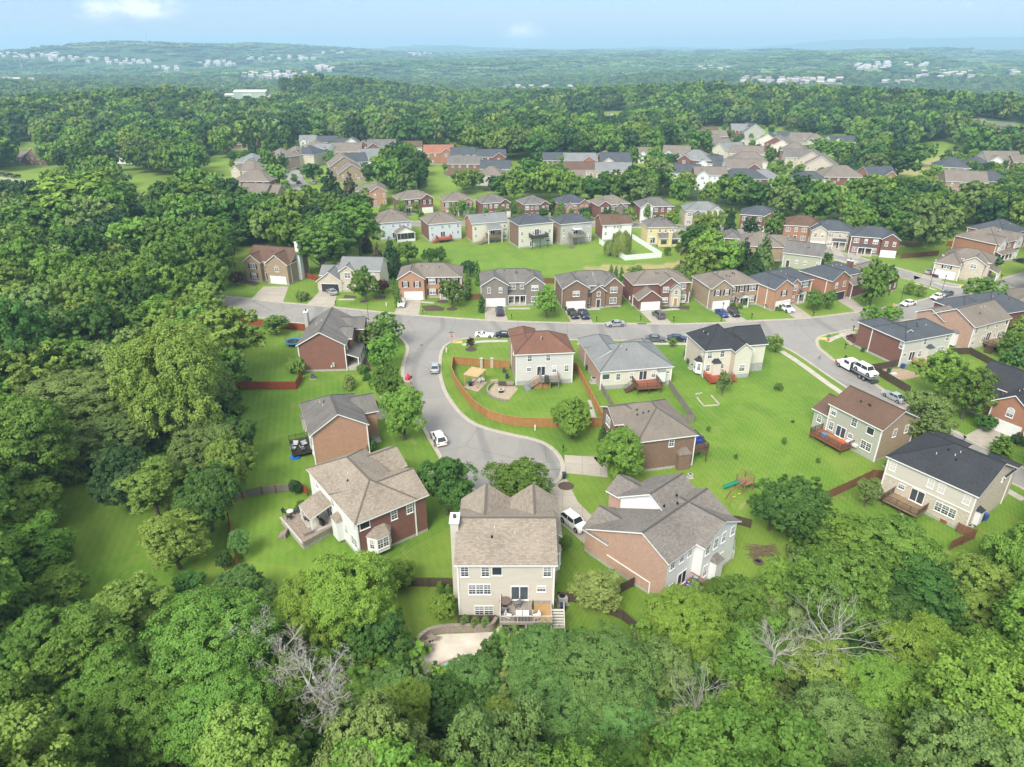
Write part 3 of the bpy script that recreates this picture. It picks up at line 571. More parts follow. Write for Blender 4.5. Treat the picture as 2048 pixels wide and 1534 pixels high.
            else: roof_body(q, -pw/2,pw/2, -pd,.3,pz,.55,'yg',o=.15,th=.15);q.poly([(-pw/2, -pd,pz - .1),(pw/2, -pd,pz - .1),(0, -pd,pz+pw/2*.55 - .15)],1)
            pr=q.build('porch_roof',rmats,t,(X,Y,0),rz);n=opt.get('n',3)
            for i in range(n): c=MB();c.box(-.1,.1, -.1,.1,0,pz - .15);c.build('porch_column',trim or WHITE,pr,(-pw/2+.15+i*(pw - .3)/max(1,n - 1), -pd+.2,0))
            fl=MB();fl.box(-pw/2,pw/2, -pd, -.02, -.2,opt.get('fz',.35));fl.build('porch_floor',CONC,t,(X,Y,0),rz)
        elif kind == 'bay':                                 # bay window box: face,x,width,depth,z0,height
            _,face,x,bw,bd,z0,bh=f[:7];opt=f[7] if len(f) > 7 else {};X,Y,rz=face_xf(face,w,d,x,0,boxes[opt.get('b',0)]);q=MB();c=opt.get('cut',bd*.7)
            ring=[(-bw/2,0),(-bw/2+c, -bd),(bw/2 - c, -bd),(bw/2,0)];q.prism(ring,z0,z0+bh,0)
            Bo=q.build('bay_window',[opt.get('m',WHITE)],t,(X,Y,0),rz);rq=MB();rz_=[(a*1.12,c_*1.15) for a,c_ in ring]
            top=[(a*.55,c_*.0) for a,c_ in ring]
            for i in range(3): rq.poly([(*rz_[i],z0+bh),(*rz_[i+1],z0+bh),(*top[i+1],z0+bh+bd*.8),(*top[i],z0+bh+bd*.8)],0)
            rq.poly([(*p_,z0+bh - .01) for p_ in rz_][::-1],1);rq.build('bay_roof',rmats,Bo)
            if not opt.get('blind'):
                fw=bw - 2*c - .1;fm,pm=window_meshes('D' if fw > 1.5 else 'd',fw,bh*.62);o=place('pane',fm,Bo,(0, -bd - .004,z0+bh*.25));place('pane',pm,Bo,(0, -bd - .006,z0+bh*.25))
                if c > .3:
                    for s in (-1,1): an=math.atan2(bd,c);place('pane',window_meshes('d',.75,bh*.62)[0],Bo,(s*(bw/2 - c/2+.004), -bd/2 - .004,z0+bh*.25),s*an);place('pane',window_meshes('d',.75,bh*.62)[1],Bo,(s*(bw/2 - c/2+.006), -bd/2 - .006,z0+bh*.25),s*an)
        elif kind == 'chim':                                # chimney stack: x0,x1,y0,y1,top
            _,cx0,cx1,cy0,cy1,top=f[:6];opt=f[6] if len(f) > 6 else {};q=MB();q.box(cx0,cx1,cy0,cy1,opt.get('z0', -.4),top,0);q.box(cx0 - .12,cx1+.12,cy0 - .12,cy1+.12,top,top+.18,1);q.cyl((cx0+cx1)/2,(cy0+cy1)/2,top+.18,top+.6,.2,n=10,m=2);q.build('chimney',[opt.get('m',wl[0]),WHITE,DKGREY],t)
        elif kind == 'deck':
            _,face,x,z,dw,dd,mat,opt=f;X,Y,rz=face_xf(face,w,d,x,0,boxes[opt.get('b',0)]);deck(t,(X,Y,rz),z,mat,dw,dd,opt.get('rails','LFR'),opt.get('stairs'),opt.get('dark'))
        elif kind == 'box':                                 # plain extra volume with its own name
            _,nm,x0_,x1_,y0_,y1_,z0_,z1_,mt=f;q=MB();q.box(x0_,x1_,y0_,y1_,z0_,z1_);q.build(nm,mt,t)
    t['w']=0;del t['w']
    return t,W2,w
# ------------------------------------------------------------ palettes
RCOL={}
def RM(name,c1,c2,st=.35,dark=None,big=False): RCOL[name]=c1;return shingle(name,c1,c2,st,dark,big)
R_TAN=RM('weathered_tan_shingle',(.225,.185,.145),(.345,.30,.245),.12,big=True);R_TAUPE=RM('taupe_shingle',(.18,.155,.13),(.235,.205,.175),.32);R_GREY=RM('grey_shingle',(.15,.14,.13),(.20,.19,.18),.55,(.06,.055,.05))
R_BROWN=RM('red_brown_shingle',(.17,.085,.06),(.22,.115,.08),.35,(.085,.05,.04));R_LGREY=RM('pale_grey_shingle',(.19,.20,.20),(.24,.25,.25),.12);R_BLACK=RM('charcoal_shingle',(.035,.038,.044),(.055,.058,.066),.15);R_SLATE=RM('slate_blue_shingle',(.068,.077,.09),(.098,.108,.125),.15)
R_CHOC=RM('brown_shingle',(.125,.078,.056),(.16,.10,.072),.25);R_WOOD=RM('driftwood_shingle',(.15,.135,.12),(.24,.22,.20),.12,big=True)
B_RED=brick('dark_red_brick',(.19,.07,.048),(.25,.10,.068),(.25,.2,.17),.3);B_MAROON=brick('maroon_brick',(.20,.075,.055),(.145,.055,.042),(.22,.16,.14),.2);B_ORANGE=brick('orange_brick',(.37,.185,.115),(.44,.24,.155),(.42,.33,.25),.35)
B_BROWN=brick('brown_brick',(.165,.095,.06),(.23,.135,.09),(.27,.22,.18),.3);B_TAN=brick('tan_brick',(.27,.19,.12),(.35,.26,.18),(.42,.36,.28),.5);B_PALE=brick('pale_brick',(.43,.37,.29),(.55,.49,.40),(.58,.54,.46),.6);B_GREY=brick('grey_brick',(.17,.145,.125),(.245,.215,.19),(.30,.27,.24),.4)
B_PINK=brick('pink_brick',(.40,.24,.175),(.47,.30,.23),(.44,.36,.29),.35);B_SIENNA=brick('sienna_brick',(.31,.135,.075),(.37,.17,.10),(.38,.27,.2),.3)
S_WHITE=siding('white_siding',(.76,.77,.76));S_CREAM=siding('cream_siding',(.68,.64,.54));S_BEIGE=siding('beige_siding',(.60,.56,.48));S_GREY=siding('grey_siding',(.47,.46,.42));S_BLUE=siding('pale_blue_siding',(.58,.64,.68));S_YEL=siding('yellow_siding',(.70,.60,.32));S_SAGE=siding('sage_siding',(.42,.42,.34));S_LG=siding('light_grey_siding',(.60,.59,.55))
W_RED=planks('redwood_boards',(.26,.085,.045),(.33,.12,.06));W_GREYD=planks('weathered_boards',(.28,.24,.20),(.36,.32,.27));W_BROWN=planks('brown_boards',(.11,.06,.04),(.16,.09,.06));W_NEW=planks('new_timber_boards',(.42,.25,.10),(.52,.33,.15));W_DARK=planks('dark_boards',(.035,.028,.024),(.06,.05,.04));W_TAN=planks('tan_boards',(.24,.17,.10),(.32,.23,.14))
# ------------------------------------------------------------ the houses around the cul-de-sac
SH=dict(sh=1)
HTS,_,_=house('large tan-roofed house with beige siding, rear deck and poolside wall below it, bottom centre',(908,1131),(1115,1129),8.55,10,
  [dict(r=(0,0,0,10),k='xg',p=.5),dict(r=(-.1,6.0,6,13.0),k='yg',p=.74,e=8.2,abs=1),dict(r=(6.1,12.1,6,13.0),k='yg',p=.74,e=8.2,abs=1)],
  [('d','F',.8,6.55,1.0,1.55),('d','F',3.2,6.55,1.0,1.55),('p','F',4.55,6.75,1.25,1.35),('d','F',11.15,6.55,1.0,1.55),('T','F',2.5,3.85,2.7,1.6),('s','F',7.2,3.0,2.1,2.15),('q','F',9.75,4.25,1.1,.95),('D','F',2.95,.55,2.3,1.55),
   ('chim', -1.0, -.05,3.4,5.2,11.6),('bay','R',3.5,2.2,.9,5.0,2.9,{}),('deck','F',7.9,2.9,5.9,3.5,W_GREYD,dict(rails='LF',dark=plain('pale_rail',(.5,.47,.43)),stairs=(3.7, -1.2,0, -1,1.5)))],roofm=R_TAN,wallm=S_BEIGE,ang=0,vents=3)
q=MB();q.box(.1,.0+2.3, -3.4, -.6,2.9,2.93);q.build('new_deck_boards',W_NEW,HTS,(8.6,0,0))
house('white and dark red brick house with a weathered tan roof and raised paver patio',(710,1050),(850,993),6.3,15.8,
  [dict(r=(0,8.6,0,15.8),k='yh',p=.56,abs=1),dict(r=(0,10.4,0,7.6),k='xl',p=.52,abs=1),dict(r=(3,12.6,10.2,16),k='xl',p=.55,e=5.2,abs=1)],
  [('p','F',1.1,4.75,1.5,1.2),('d','F',5.4,4.3,1.0,1.65),('d','F',8.9,4.3,1.0,1.65),('bay','F',2.9,3.5,1.2,.9,2.6,{}),('d','L',8.0,4.2,.95,1.5),('d','L',15.1,4.5,.6,1.2),('D','L',14.3,1.4,1.8,1.6),('d','L',11.9,2.0,.95,1.6),('d','L',2.6,4.2,.95,1.5),('s','L',6.3,.95,2.2,2.1),
   ('bay','L',9.9,1.9,.9,.3,3.3,dict(blind=1,m=S_WHITE,cut=.05)),('porch','L',5.5,4.2,3.4,3.3,dict(n=2,fz=.97)),('d','R',3.2,1.2,1,1.5,dict(b=1)),('d','R',3.2,4.1,1,1.5,dict(b=1))],
  roofm=R_TAN,wallm=(B_MAROON,B_MAROON,S_WHITE,S_WHITE),ang=37,w=8.6)
house('pink brick and white sided house with grey driftwood roof and long downpipe on its side',None,None,6.9,13,
  [dict(r=(0,0,0,12.5),k='xg',p=.52,rf=.31),dict(r=(5.6,13.1, -1.3,4.9),k='yg',p=.5,abs=1,m=S_WHITE),dict(r=(6.5,13.15,3,12.7),k='xg',p=.62,e=6.4,abs=1,m=S_WHITE,z0=2.5),dict(r=(.1,6.3,9.4,13.3),k='yg',p=.6,e=4.0,abs=1,m=B_PINK),dict(r=(7.4,12,10,15.5),k='yg',p=.6,e=5.6,abs=1,m=B_PINK)],
  [('d','F',1.0,4.9,.95,1.5),('d','F',2.9,4.9,.95,1.5),('d','F',4.6,4.9,.9,1.5),('d','F',.9,4.9,.95,1.6,dict(b=1)),('d','F',2.7,4.9,.95,1.6,dict(b=1)),('d','F',4.5,4.9,.95,1.6,dict(b=1)),('d','F',6.6,4.9,.95,1.4,dict(b=1)),('d','F',1.0,1.3,.95,1.8,dict(b=1)),('d','F',4.6,1.9,.9,1.2,dict(b=1)),
   ('s','F',3.5,.95,1.9,2.15),('q','F',1.2,1.5,.9,.9),('bay','F',2.9,1.7,.9,.3,2.9,dict(b=1,blind=1,m=S_WHITE,cut=.05)),('deck','F',3.3,.9,4.4,3.2,W_RED,dict(rails='LFR',dark=W_RED)),('gar','B',3,4.9,dict(b=3)),
   ('box','downpipe', -.12, -.02,2.2,9.2,1.9,2.0,WHITE),('box','downpipe', -.12, -.02,2.1,2.25,.1,2.0,WHITE)],
  roofm=R_WOOD,wallm=(S_WHITE,S_WHITE,B_PINK,B_PINK),ang=42,w=13.2,xy=[(18.7,63.8)])
house('brown brick house with a streaked taupe hip roof and blue sofa on its back deck',(1275,885),(1390,871),6,12,
  [dict(r=(0,0,0,12),k='yh',p=.55),dict(r=(-1.6,4,6,12.1),k='xr',p=.5,abs=1)],
  [('d','F',5.7,4.2,.95,1.5),('bay','F',7.9,2.1,.95, -.4,3.4,dict(blind=1,m=B_BROWN,cut=.05)),('D','L',2.8,3.9,1.9,1.7,dict(b=1)),('d','L',3,1.1,1.1,1.6,dict(b=1)),('d','L',9,4.1,.95,1.5),('porch','L',8.4,3.6,1.8,2.9,dict(n=2)),('door','L',8.3,.3),('deck','R',2.8,2.5,4.8,2.9,W_BROWN,dict(rails='LFR'))],roofm=R_TAUPE,wallm=B_BROWN,ang=13,w=9.8,vents=4)
house('house with a rusty red-brown roof and pale siding inside the curved orange fence',(1029,709.5),(1143,705),7,12.6,
  [dict(r=(0,0,0,8.8),k='xh',p=.62,fnd=.95),dict(r=(0,5.2,3,13),k='yb',p=.62,abs=1)],
  [('d','F',2.75,5.15,.95,1.55),('d','F',6.5,5.15,.95,1.55),('q','F',2.6,3.0,.95,.95),('s','F',5.1,1.95,1.75,2.15),('d','F',7.8,2.5,.95,1.55),('d','F',10.3,2.6,.95,1.55),('d','L',4,4.8,1,1.5),
   ('deck','F',6.6,1.9,3.7,2.5,W_GREYD,dict(rails='LFR',stairs=(-1.9, -1.6, -1,0,1.2)))],roofm=R_BROWN,wallm=(S_LG,B_TAN,B_TAN,B_TAN),ang=6,w=11.5)
house('single-storey house with a big pale blue-grey roof and red-brown rear deck',(1200,744),(1343,733),4.2,12,
  [dict(r=(0,0,0,11.5),k='xh',p=.55,fnd=.9),dict(r=(0,6.8,5,17),k='yb',p=.6,abs=1),dict(r=(9.6,14.75,6,13.6),k='yb',p=.55,abs=1)],
  [('p','F',.95,2.2,1.6,1.35),('d','F',3.6,1.9,.95,1.5),('d','F',6.4,1.9,.95,1.5),('s','F',8.8,1.5,1.7,2.1),('d','F',11.0,1.9,.95,1.5),('bay','F',12.6,1.7,.7,1.0,2.4,dict(blind=1,m=S_WHITE,cut=.05)),('d','F',14.1,2.5,.7,.8),
   ('deck','F',9.1,1.5,5.0,3.5,W_RED,dict(rails='LFR',dark=W_BROWN,stairs=(-2.6, -1.7, -1,0,1.2)))],roofm=R_LGREY,wallm=(S_CREAM,B_PINK,B_PINK,B_PINK),ang=10,w=14.8,vents=2)
house('cream house with a steep charcoal roof and bright red deck beside the open lawn',(1411,701),(1536,690),6.3,8.8,
  [dict(r=(0,8.6,0,9),k='yh',p=.78,abs=1),dict(r=(4.5,13.8,.8,8.6),k='xl',p=.62,abs=1,fnd=1.9),dict(r=(5.7,9.4, -1.7,4.5),k='yg',p=.8,abs=1,fnd=.9)],
  [('d','F',.95,4.2,1.1,1.6),('d','F',3.7,4.3,1.0,1.6),('d','F',.9,1.3,1.0,1.6),('bay','F',2.5,1.8,.9,.6,2.8,dict(blind=1,m=S_CREAM,cut=.05)),('d','F',4.0,1.7,.8,1.2),('d','F',1.9,1.5,1.3,1.6,dict(b=2)),('bay','L',6.9,2.5,1.0,.4,2.7,{}),('d','L',7.5,4.6,.7,1),
   ('deck','F',2.6,.75,5.2,3.6,planks('red_stained_boards',(.36,.075,.035),(.45,.11,.05)),dict(rails='LF',stairs=(2.6, -2.6,1, -.2,1.6)))],roofm=R_BLACK,wallm=(S_CREAM,S_CREAM,S_CREAM,B_PALE),ang=11,w=13.8,vents=4)
house('sage sided and tan brick house with a brown roof and a deck full of toys',(1657,807),(1757,857),6.3,8.6,
  [dict(r=(0,0,0,8.6),k='xg',p=.52),dict(r=(-3.2,.2,.3,7.4),k='xg',p=.52,e=4.0,abs=1),dict(r=(3.4,9.4,6,12.4),k='yb',p=.5,e=3.6,abs=1)],
  [('d','F',.8,4.4,1.05,1.6),('d','F',4.9,4.3,1.1,1.6),('p','F',8.0,4.3,1.4,1.4),('d','F',.9,1.6,.95,1.6),('s','F',2.9,1.15,1.9,2.1),('q','F',4.8,1.9,.95,.95),('D','F',7.9,1.3,2.0,1.6),('d','F',1.3,1.6,1.0,1.5,dict(b=1)),('d','R',3.6,3.9,.9,1.5),('d','R',6.6,3.9,.9,1.5),
   ('deck','F',2.6,1.1,6.4,3.2,W_RED,dict(rails='LFR',dark=W_BROWN))],roofm=R_CHOC,wallm=(S_SAGE,B_TAN,B_TAN,S_SAGE),w=9.9)
house('wide pale brick house with charcoal roof and brown deck, lower right',(1772,912),(1936,985),6.5,12,
  [dict(r=(0,0,0,11.8),k='xl',p=.5),dict(r=(.6,5.2,8.5,14),k='yb',p=.55,abs=1,e=6.4),dict(r=(8.6,12.2,9,14),k='yb',p=.55,abs=1,e=6.3)],
  [('box','upper_siding',.02,12.2, -.035,.0,3.55,6.3,S_BEIGE),('box','trim_band',.0,12.3, -.07,0,3.4,3.6,WHITE),('d','F',.85,4.4,.95,1.55),('d','F',6.4,4.4,.95,1.55),('d','F',7.9,4.4,.95,1.55),('d','F',11.3,4.4,.95,1.55),('q','F',2.8,2.1,1.0,.95),('s','F',5.2,1.15,2.0,2.15),('T','F',9.2,1.35,2.9,1.6),('box','crawl_door',9.0,9.9, -.05,0, -.3,.55,W_RED),
   ('deck','F',4.5,1.1,5.0,3.1,W_TAN,dict(rails='LFR',dark=W_BROWN,stairs=(-2.5, -2.4, -.7,.3,1.2))),('bay','R',2.4,1.3,.7,.9,2.2,dict(blind=1,m=S_WHITE,cut=.05)),('d','R',8.3,5.4,.5,.7)],roofm=R_BLACK,wallm=B_PALE,w=12.3,vents=5)
house('grey-blue roofed house with brown-red brick side and a new timber deck',(1811,684),(1905,666),6,8,
  [dict(r=(0,0,0,8.4),k='xh',p=.52),dict(r=(0,5.6,2,12.2),k='yb',p=.52,abs=1)],
  [('d','F',6,4.2,.95,1.5),('D','F',11.5,1.5,1.9,1.5),('d','F',12.6,4.2,.95,1.5),('q','F',.9,2.2,.9,.95),('s','F',3.1,1.05,1.6,2.1),('d','F',5.4,1.5,1,1.5),('bay','F',7.7,1.7,.8,1.0,2.5,dict(blind=1,m=S_LG,cut=.05)),('d','F',9.2,1.6,.9,1.4),('d','L',7.8,4.1,.9,1.5),
   ('deck','F',5.6,1.0,4.2,2.7,W_NEW,dict(rails='LFR',stairs=(-1.2, -2.7,0, -1,1.4)))],roofm=R_SLATE,wallm=(S_LG,B_MAROON,B_MAROON,B_MAROON),ang=21,w=13.8)
house('brick and cream house with taupe gable roof and high deck near the right edge',(1951,655),(2022,637),6,9.4,
  [dict(r=(0,0,0,9.4),k='xg',p=.55),dict(r=(-.1,5.5,7,13.5),k='xg',p=.5,e=5.3,abs=1)],
  [('d','F',1.0,4.1,.9,1.5),('d','F',5.0,4.3,.9,1.5),('d','F',8.4,4.3,.9,1.5),('p','F',12,4.4,.9,1.2),('d','F',1,1.4,.9,1.5),('d','F',4.4,1.5,.9,1.5),('s','F',6.4,1.5,1.6,2.1),('d','F',8.5,1.9,.8,1.1),('D','F',10.8,1.6,1.8,1.5),('bay','L',5.6,2.0,.8,.4,3.0,dict(blind=1,m=WHITE,cut=.05)),
   ('deck','F',7.6,1.5,5.2,3.4,W_TAN,dict(rails='LFR',dark=W_BROWN,stairs=(-2.7, -2, -1, -.4,1.3)))],roofm=R_TAUPE,wallm=(S_CREAM,B_PINK,B_PINK,B_PINK),ang=26,w=12.8)
house('dark slate-roofed brick house peeking out behind the cream house at the right edge',(1985,632),(2080,615),5.5,12,[dict(r=(0,0,0,12),k='xh',p=.5),dict(r=(-4,4,4,12),k='yh',p=.5,abs=1)],[('d','F',3,3.6,.9,1.5)],roofm=R_SLATE,wallm=B_MAROON,ang=20,w=14)
house('brown roofed brick house cut by the right edge above the street corner',(2030,604),(2090,612),4.2,10,[dict(r=(0,0,0,10),k='xh',p=.6)],[],roofm=R_TAUPE,wallm=B_BROWN,ang=-20,w=12)
house('brick house with charcoal roof, arched window and white double garage at the right edge',(1982,800),(2047,824.5),5.4,6,
  [dict(r=(0,6.0,0,8),k='yg',p=.72,abs=1),dict(r=(-6,9,6,15),k='xg',p=.6,abs=1),dict(r=(-5.5, -1,3.4,8),k='yg',p=.8,e=4.4,abs=1)],
  [('gar','F',3.0,4.7),('a','F',3.0,3.4,1.2,1.4),('d','F',2.2,1.2,1.2,1.6,dict(b=2)),('d','L',4,1.4,1,1.5)],roofm=R_BLACK,wallm=B_SIENNA,ang=-58,w=6.0)
house('corner of a grey sided house at the lower right edge',None,None,6,9,[dict(r=(0,0,0,9),k='xh')],[('d','L',3,1.4,.9,1.4)],roofm=R_BLACK,wallm=S_LG,ang=-48,w=9,xy=[(70.6,74.5)])
house('dark red brick house with grey gable roof and corner porch left of the cul-de-sac street',(591,692),(684,691),6.1,14.6,
  [dict(r=(0,0,0,14.6),k='yg',p=.57),dict(r=(4,12.2,8.8,14.7),k='xl',p=.5,abs=1),dict(r=(5.5,10.4,3.4,9),k='xl',p=.5,abs=1)],
  [('porch','R',4.4,8.4,2.7,2.9,dict(n=4,fz=.8)),('d','R',6.2,4.2,.9,1.4),('d','R',2.2,4.2,.9,1.4),('d','R',2,4.1,1,1.5,dict(b=1)),('d','R',3,1.1,1,1.5,dict(b=1)),('door','R',4.4,.8),('chim', -.7, -.02,10.6,12.2,9.3,dict(m=S_GREY)),('box','meter_box',6.7,7.1, -.22,0,1.1,2.0,plain('meter_grey',(.45,.45,.44))),('box','meter_box',6.3,6.5, -.15,0,.9,1.4,WHITE),('d','L',6,3.9,.9,1.4)],roofm=R_GREY,wallm=B_RED,ang=3,w=9.6,vents=4)
house('orange brick gable house with dark streaked roof and black furnished deck',(619,872),(730,850),6.0,11.4,
  [dict(r=(0,0,0,11.4),k='yb',p=.62),dict(r=(5,11.6,5.0,11.2),k='xl',p=.52,abs=1,e=5.7)],
  [('d','L',3.0,4.1,.9,1.4),('d','L',8.6,4.1,.9,1.4),('d','L',9.6,1.4,.9,1.4),('s','L',6.6,1.05,1.6,2.1),('bay','L',3.6,1.6,.7,3.2,2.2,dict(blind=1,m=S_SAGE,cut=.05)),('gar','R',3,4.6,dict(b=1)),('d','R',2.2,1.2,1.2,1.5),
   ('deck','L',5.6,1.0,4.8,3.2,W_DARK,dict(rails='LFR',dark=W_DARK))],roofm=R_GREY,wallm=(B_ORANGE,B_ORANGE,S_SAGE,S_SAGE),ang=23,w=8.9,vents=3)

# ------------------------------------------------------------ the row of houses facing the upper street
house('tan brick house with brown roof and tall white chimney at the street\'s left end',(527,527),(576,530),6,11.5,
  [dict(r=(-7.2,6.8,1.8,11.5),k='xg',p=.62,abs=1),dict(r=(0,6.8,0,5),k='yg',p=.75,abs=1),dict(r=(-7.2, -2.2,.5,5),k='yg',p=.75,abs=1)],
  [('gar','F',3.4,4.9,dict(b=1)),('a','F',3.4,3.7,1.3,1.3,dict(b=1)),('D','F',2.5,3.9,1.8,1.5,dict(b=2,sh=1)),('D','F',2.5,1.1,1.6,1.5,dict(b=2,sh=1)),('door','F',6.1,.5),('d','F',6.1,3.6,1.0,1.9),('chim',6.82,7.9,5.4,7.0,11.0,dict(m=S_WHITE))],roofm=R_CHOC,wallm=B_TAN,ang=-14,w=6.8,vents=2)
house('beige brick house with pale grey roof and open garage',(631,562.6),(680,562.6),3.1,10,
  [dict(r=(6.4,17.6,1.2,10),k='xg',p=.55,e=6.3,abs=1,g=S_CREAM),dict(r=(0,6.9,0,9.6),k='yg',p=.72,abs=1),dict(r=(-.1,7,3.4,9.8),k='xg',p=.6,e=4.0,abs=1),dict(r=(6.6,10.8,.2,5),k='yg',p=.7,e=6.2,abs=1)],
  [('gar','F',3.5,4.9,dict(b=1,dark=1)),('D','F',2.1,4.0,1.7,1.6,dict(b=3)),('d','F',2.1,1.0,1.3,1.6,dict(b=3)),('D','F',9.0,4.0,1.7,1.6),('bay','F',9.4,2.4,.8,.6,2.2,{}),('door','F',5.6,.5),('d','R',6.5,4.2,.8,1.3)],roofm=R_LGREY,wallm=(B_PALE,S_CREAM,S_CREAM,S_CREAM),ang=-4,w=6.9,vents=0)  # dark garage panel is no door here: paints the open garage's shaded inside
house('orange brick house with tan hip roof, black shutters and gabled entry',(793,558.7),(845,557),6,11,
  [dict(r=(0,16.8,1.6,11),k='xh',p=.5,abs=1),dict(r=(0,6.9,0,6),k='yg',p=.62,abs=1)],
  [('gar','F',3.9,4.9,dict(b=1)),('d','F',1.9,3.7,1.0,1.5,dict(b=1,sh=1)),('d','F',5.0,3.7,1.0,1.5,dict(b=1,sh=1)),('D','F',8.9,4.0,1.9,1.6,SH),('d','F',12.1,4.0,1.0,1.6,SH),('D','F',15.0,4.0,1.7,1.6,SH),('D','F',8.9,1.0,1.9,1.6,SH),('D','F',15.0,1.0,1.8,1.6,SH),('porch','F',12.1,2.4,1.6,2.9,dict(k='gable',n=2)),('door','F',12.1,.35),('bay','R',2.5,1.8,.9,.3,2.8,{})],roofm=R_TAUPE,wallm=B_ORANGE,ang=2,w=6.9)
house('grey brick house with streaked grey roof and white-columned front porch',(960.7,572),(1013,570.5),6,11,
  [dict(r=(0,16.3,2.2,11),k='xh',p=.5,abs=1),dict(r=(0,6.8,0,6),k='yg',p=.62,abs=1),dict(r=(11.7,16.35,.6,6),k='yg',p=.75,abs=1)],
  [('gar','F',3.6,4.9,dict(b=1)),('d','F',1.9,3.9,.9,1.5,dict(b=1)),('d','F',4.9,3.9,.9,1.5,dict(b=1)),('D','F',8.1,4.1,1.9,1.5),('d','F',10.7,4.1,1.0,1.5),('D','F',2.3,4.1,1.9,1.5,dict(b=2)),('D','F',2.3,1.0,1.9,1.5,dict(b=2)),('D','F',8.1,1.1,1.9,1.5),('door','F',10.6,.5),('porch','F',9.3,4.9,1.9,3.0,dict(n=4,fz=.6))],roofm=R_GREY,wallm=B_GREY,ang=4,w=6.8,vents=4)
house('brown brick house with dark roof and arched brick entry between two gables',(1125.5,578),(1173,574.5),6,11,
  [dict(r=(0,15.8,1.6,11),k='xh',p=.5,abs=1),dict(r=(0,6.4,0,6),k='yg',p=.62,abs=1),dict(r=(7.6,11.2,.3,5),k='yg',p=.75,e=5.0,abs=1),dict(r=(11.1,15.85,.7,6),k='yg',p=.85,abs=1)],
  [('gar','F',3.3,4.9,dict(b=1)),('D','F',3.3,3.7,1.8,1.5,dict(b=1)),('d','F',6.95,4.0,1.0,1.5),('a','F',1.8,3.4,1.0,1.0,dict(b=2)),('door','F',1.8,.4,dict(b=2)),('D','F',2.4,4.0,1.9,1.6,dict(b=3)),('D','F',2.4,1.1,1.9,1.6,dict(b=3)),('d','F',6.95,1.1,.9,1.5)],roofm=R_GREY,wallm=B_BROWN,ang=8,w=6.4,vents=4)
house('deep red brick house with low garage gable and grey stone entry',(1277,601),(1320.6,598),3.1,13,
  [dict(r=(-.4,15.2,4,13),k='xh',p=.5,e=6.2,abs=1),dict(r=(0,6.2,0,7),k='yg',p=.75,abs=1),dict(r=(6.6,11.4,2.6,7),k='yg',p=.75,e=6.2,abs=1),dict(r=(9.1,11.8,1.5,4),k='yg',p=.9,e=5.2,abs=1,m=B_PALE)],
  [('gar','F',3.1,4.9,dict(b=1)),('D','F',1.4,3.9,1.6,1.5,dict(b=2)),('D','F',1.4,1.0,1.6,1.5,dict(b=2)),('a','F',1.35,3.6,.9,1.0,dict(b=3)),('door','F',1.35,.4,dict(b=3,m=W_NEW)),('D','F',13.6,4.1,1.7,1.5),('bay','F',13.6,2.6,.8,.4,2.6,dict(m=S_CREAM)),('box','meter_box', -.6, -.4,6,6.5,1,2,WHITE)],roofm=R_TAUPE,wallm=B_MAROON,ang=9,w=6.2,vents=4)
house('tan-brown brick house with black shutters and small white gabled portico',(1424,578),(1462.5,574.5),6,11,
  [dict(r=(0,14.2,1.4,11),k='xh',p=.5,abs=1),dict(r=(0,5.7,0,6),k='yg',p=.7,abs=1)],
  [('gar','F',3.0,4.6,dict(b=1)),('d','F',1.6,3.9,1.0,1.5,dict(b=1,sh=1)),('d','F',4.2,3.9,1.0,1.5,dict(b=1,sh=1)),('d','F',6.9,4.0,1.1,1.6,SH),('d','F',9.3,4.0,1.0,1.6,SH),('D','F',12.4,4.0,1.9,1.6,SH),('d','F',6.9,1.1,1.2,1.6,SH),('D','F',12.4,1.0,1.9,1.6,SH),('door','F',9.5,.35),('porch','F',9.5,2.8,1.8,2.9,dict(k='gable',n=2))],roofm=R_TAUPE,wallm=B_TAN,ang=13,w=5.7,vents=5)
house('orange brick house with dark blue-grey roof behind the white pickup',(1550,579.5),(1583,571),6,11,
  [dict(r=(0,15.5,2.4,11),k='xh',p=.55,abs=1),dict(r=(0,6.5,0,7),k='yg',p=.62,abs=1),dict(r=(6.8,10.6,1.6,6),k='yg',p=.75,e=5.8,abs=1)],
  [('gar','F',3.6,4.9,dict(b=1)),('d','F',3.4,3.7,1.1,1.5,dict(b=1,sh=1)),('D','F',1.9,3.9,1.8,1.5,dict(b=2)),('D','F',13.4,4.0,1.8,1.5,SH),('d','F',11.4,4.0,.9,1.5),('D','F',13.4,1.0,1.8,1.5,SH),('d','F',1.8,1.0,1.2,1.5,dict(b=2)),('door','F',11.2,.35),('porch','F',11.2,2.4,1.6,2.9,dict(k='gable',n=2))],roofm=R_SLATE,wallm=B_ORANGE,ang=25,w=6.5)
house('orange brick house with slate roof and dark garage door',(1665.7,562.8),(1697.6,554),6,10,
  [dict(r=(0,13.4,1.6,10.5),k='xh',p=.52,abs=1),dict(r=(0,7,0,6),k='yg',p=.6,abs=1)],
  [('gar','F',3.6,4.9,dict(b=1,dark=1)),('d','F',2.0,3.7,1.0,1.5,dict(b=1)),('d','F',5.1,3.7,1.0,1.5,dict(b=1)),('d','F',9,4.0,1.0,1.6,SH),('D','F',11.6,4.0,1.7,1.5),('door','F',9.2,.35),('porch','F',9.2,2.4,1.5,2.9,dict(k='gable',n=2))],roofm=R_SLATE,wallm=B_SIENNA,ang=28,w=7)
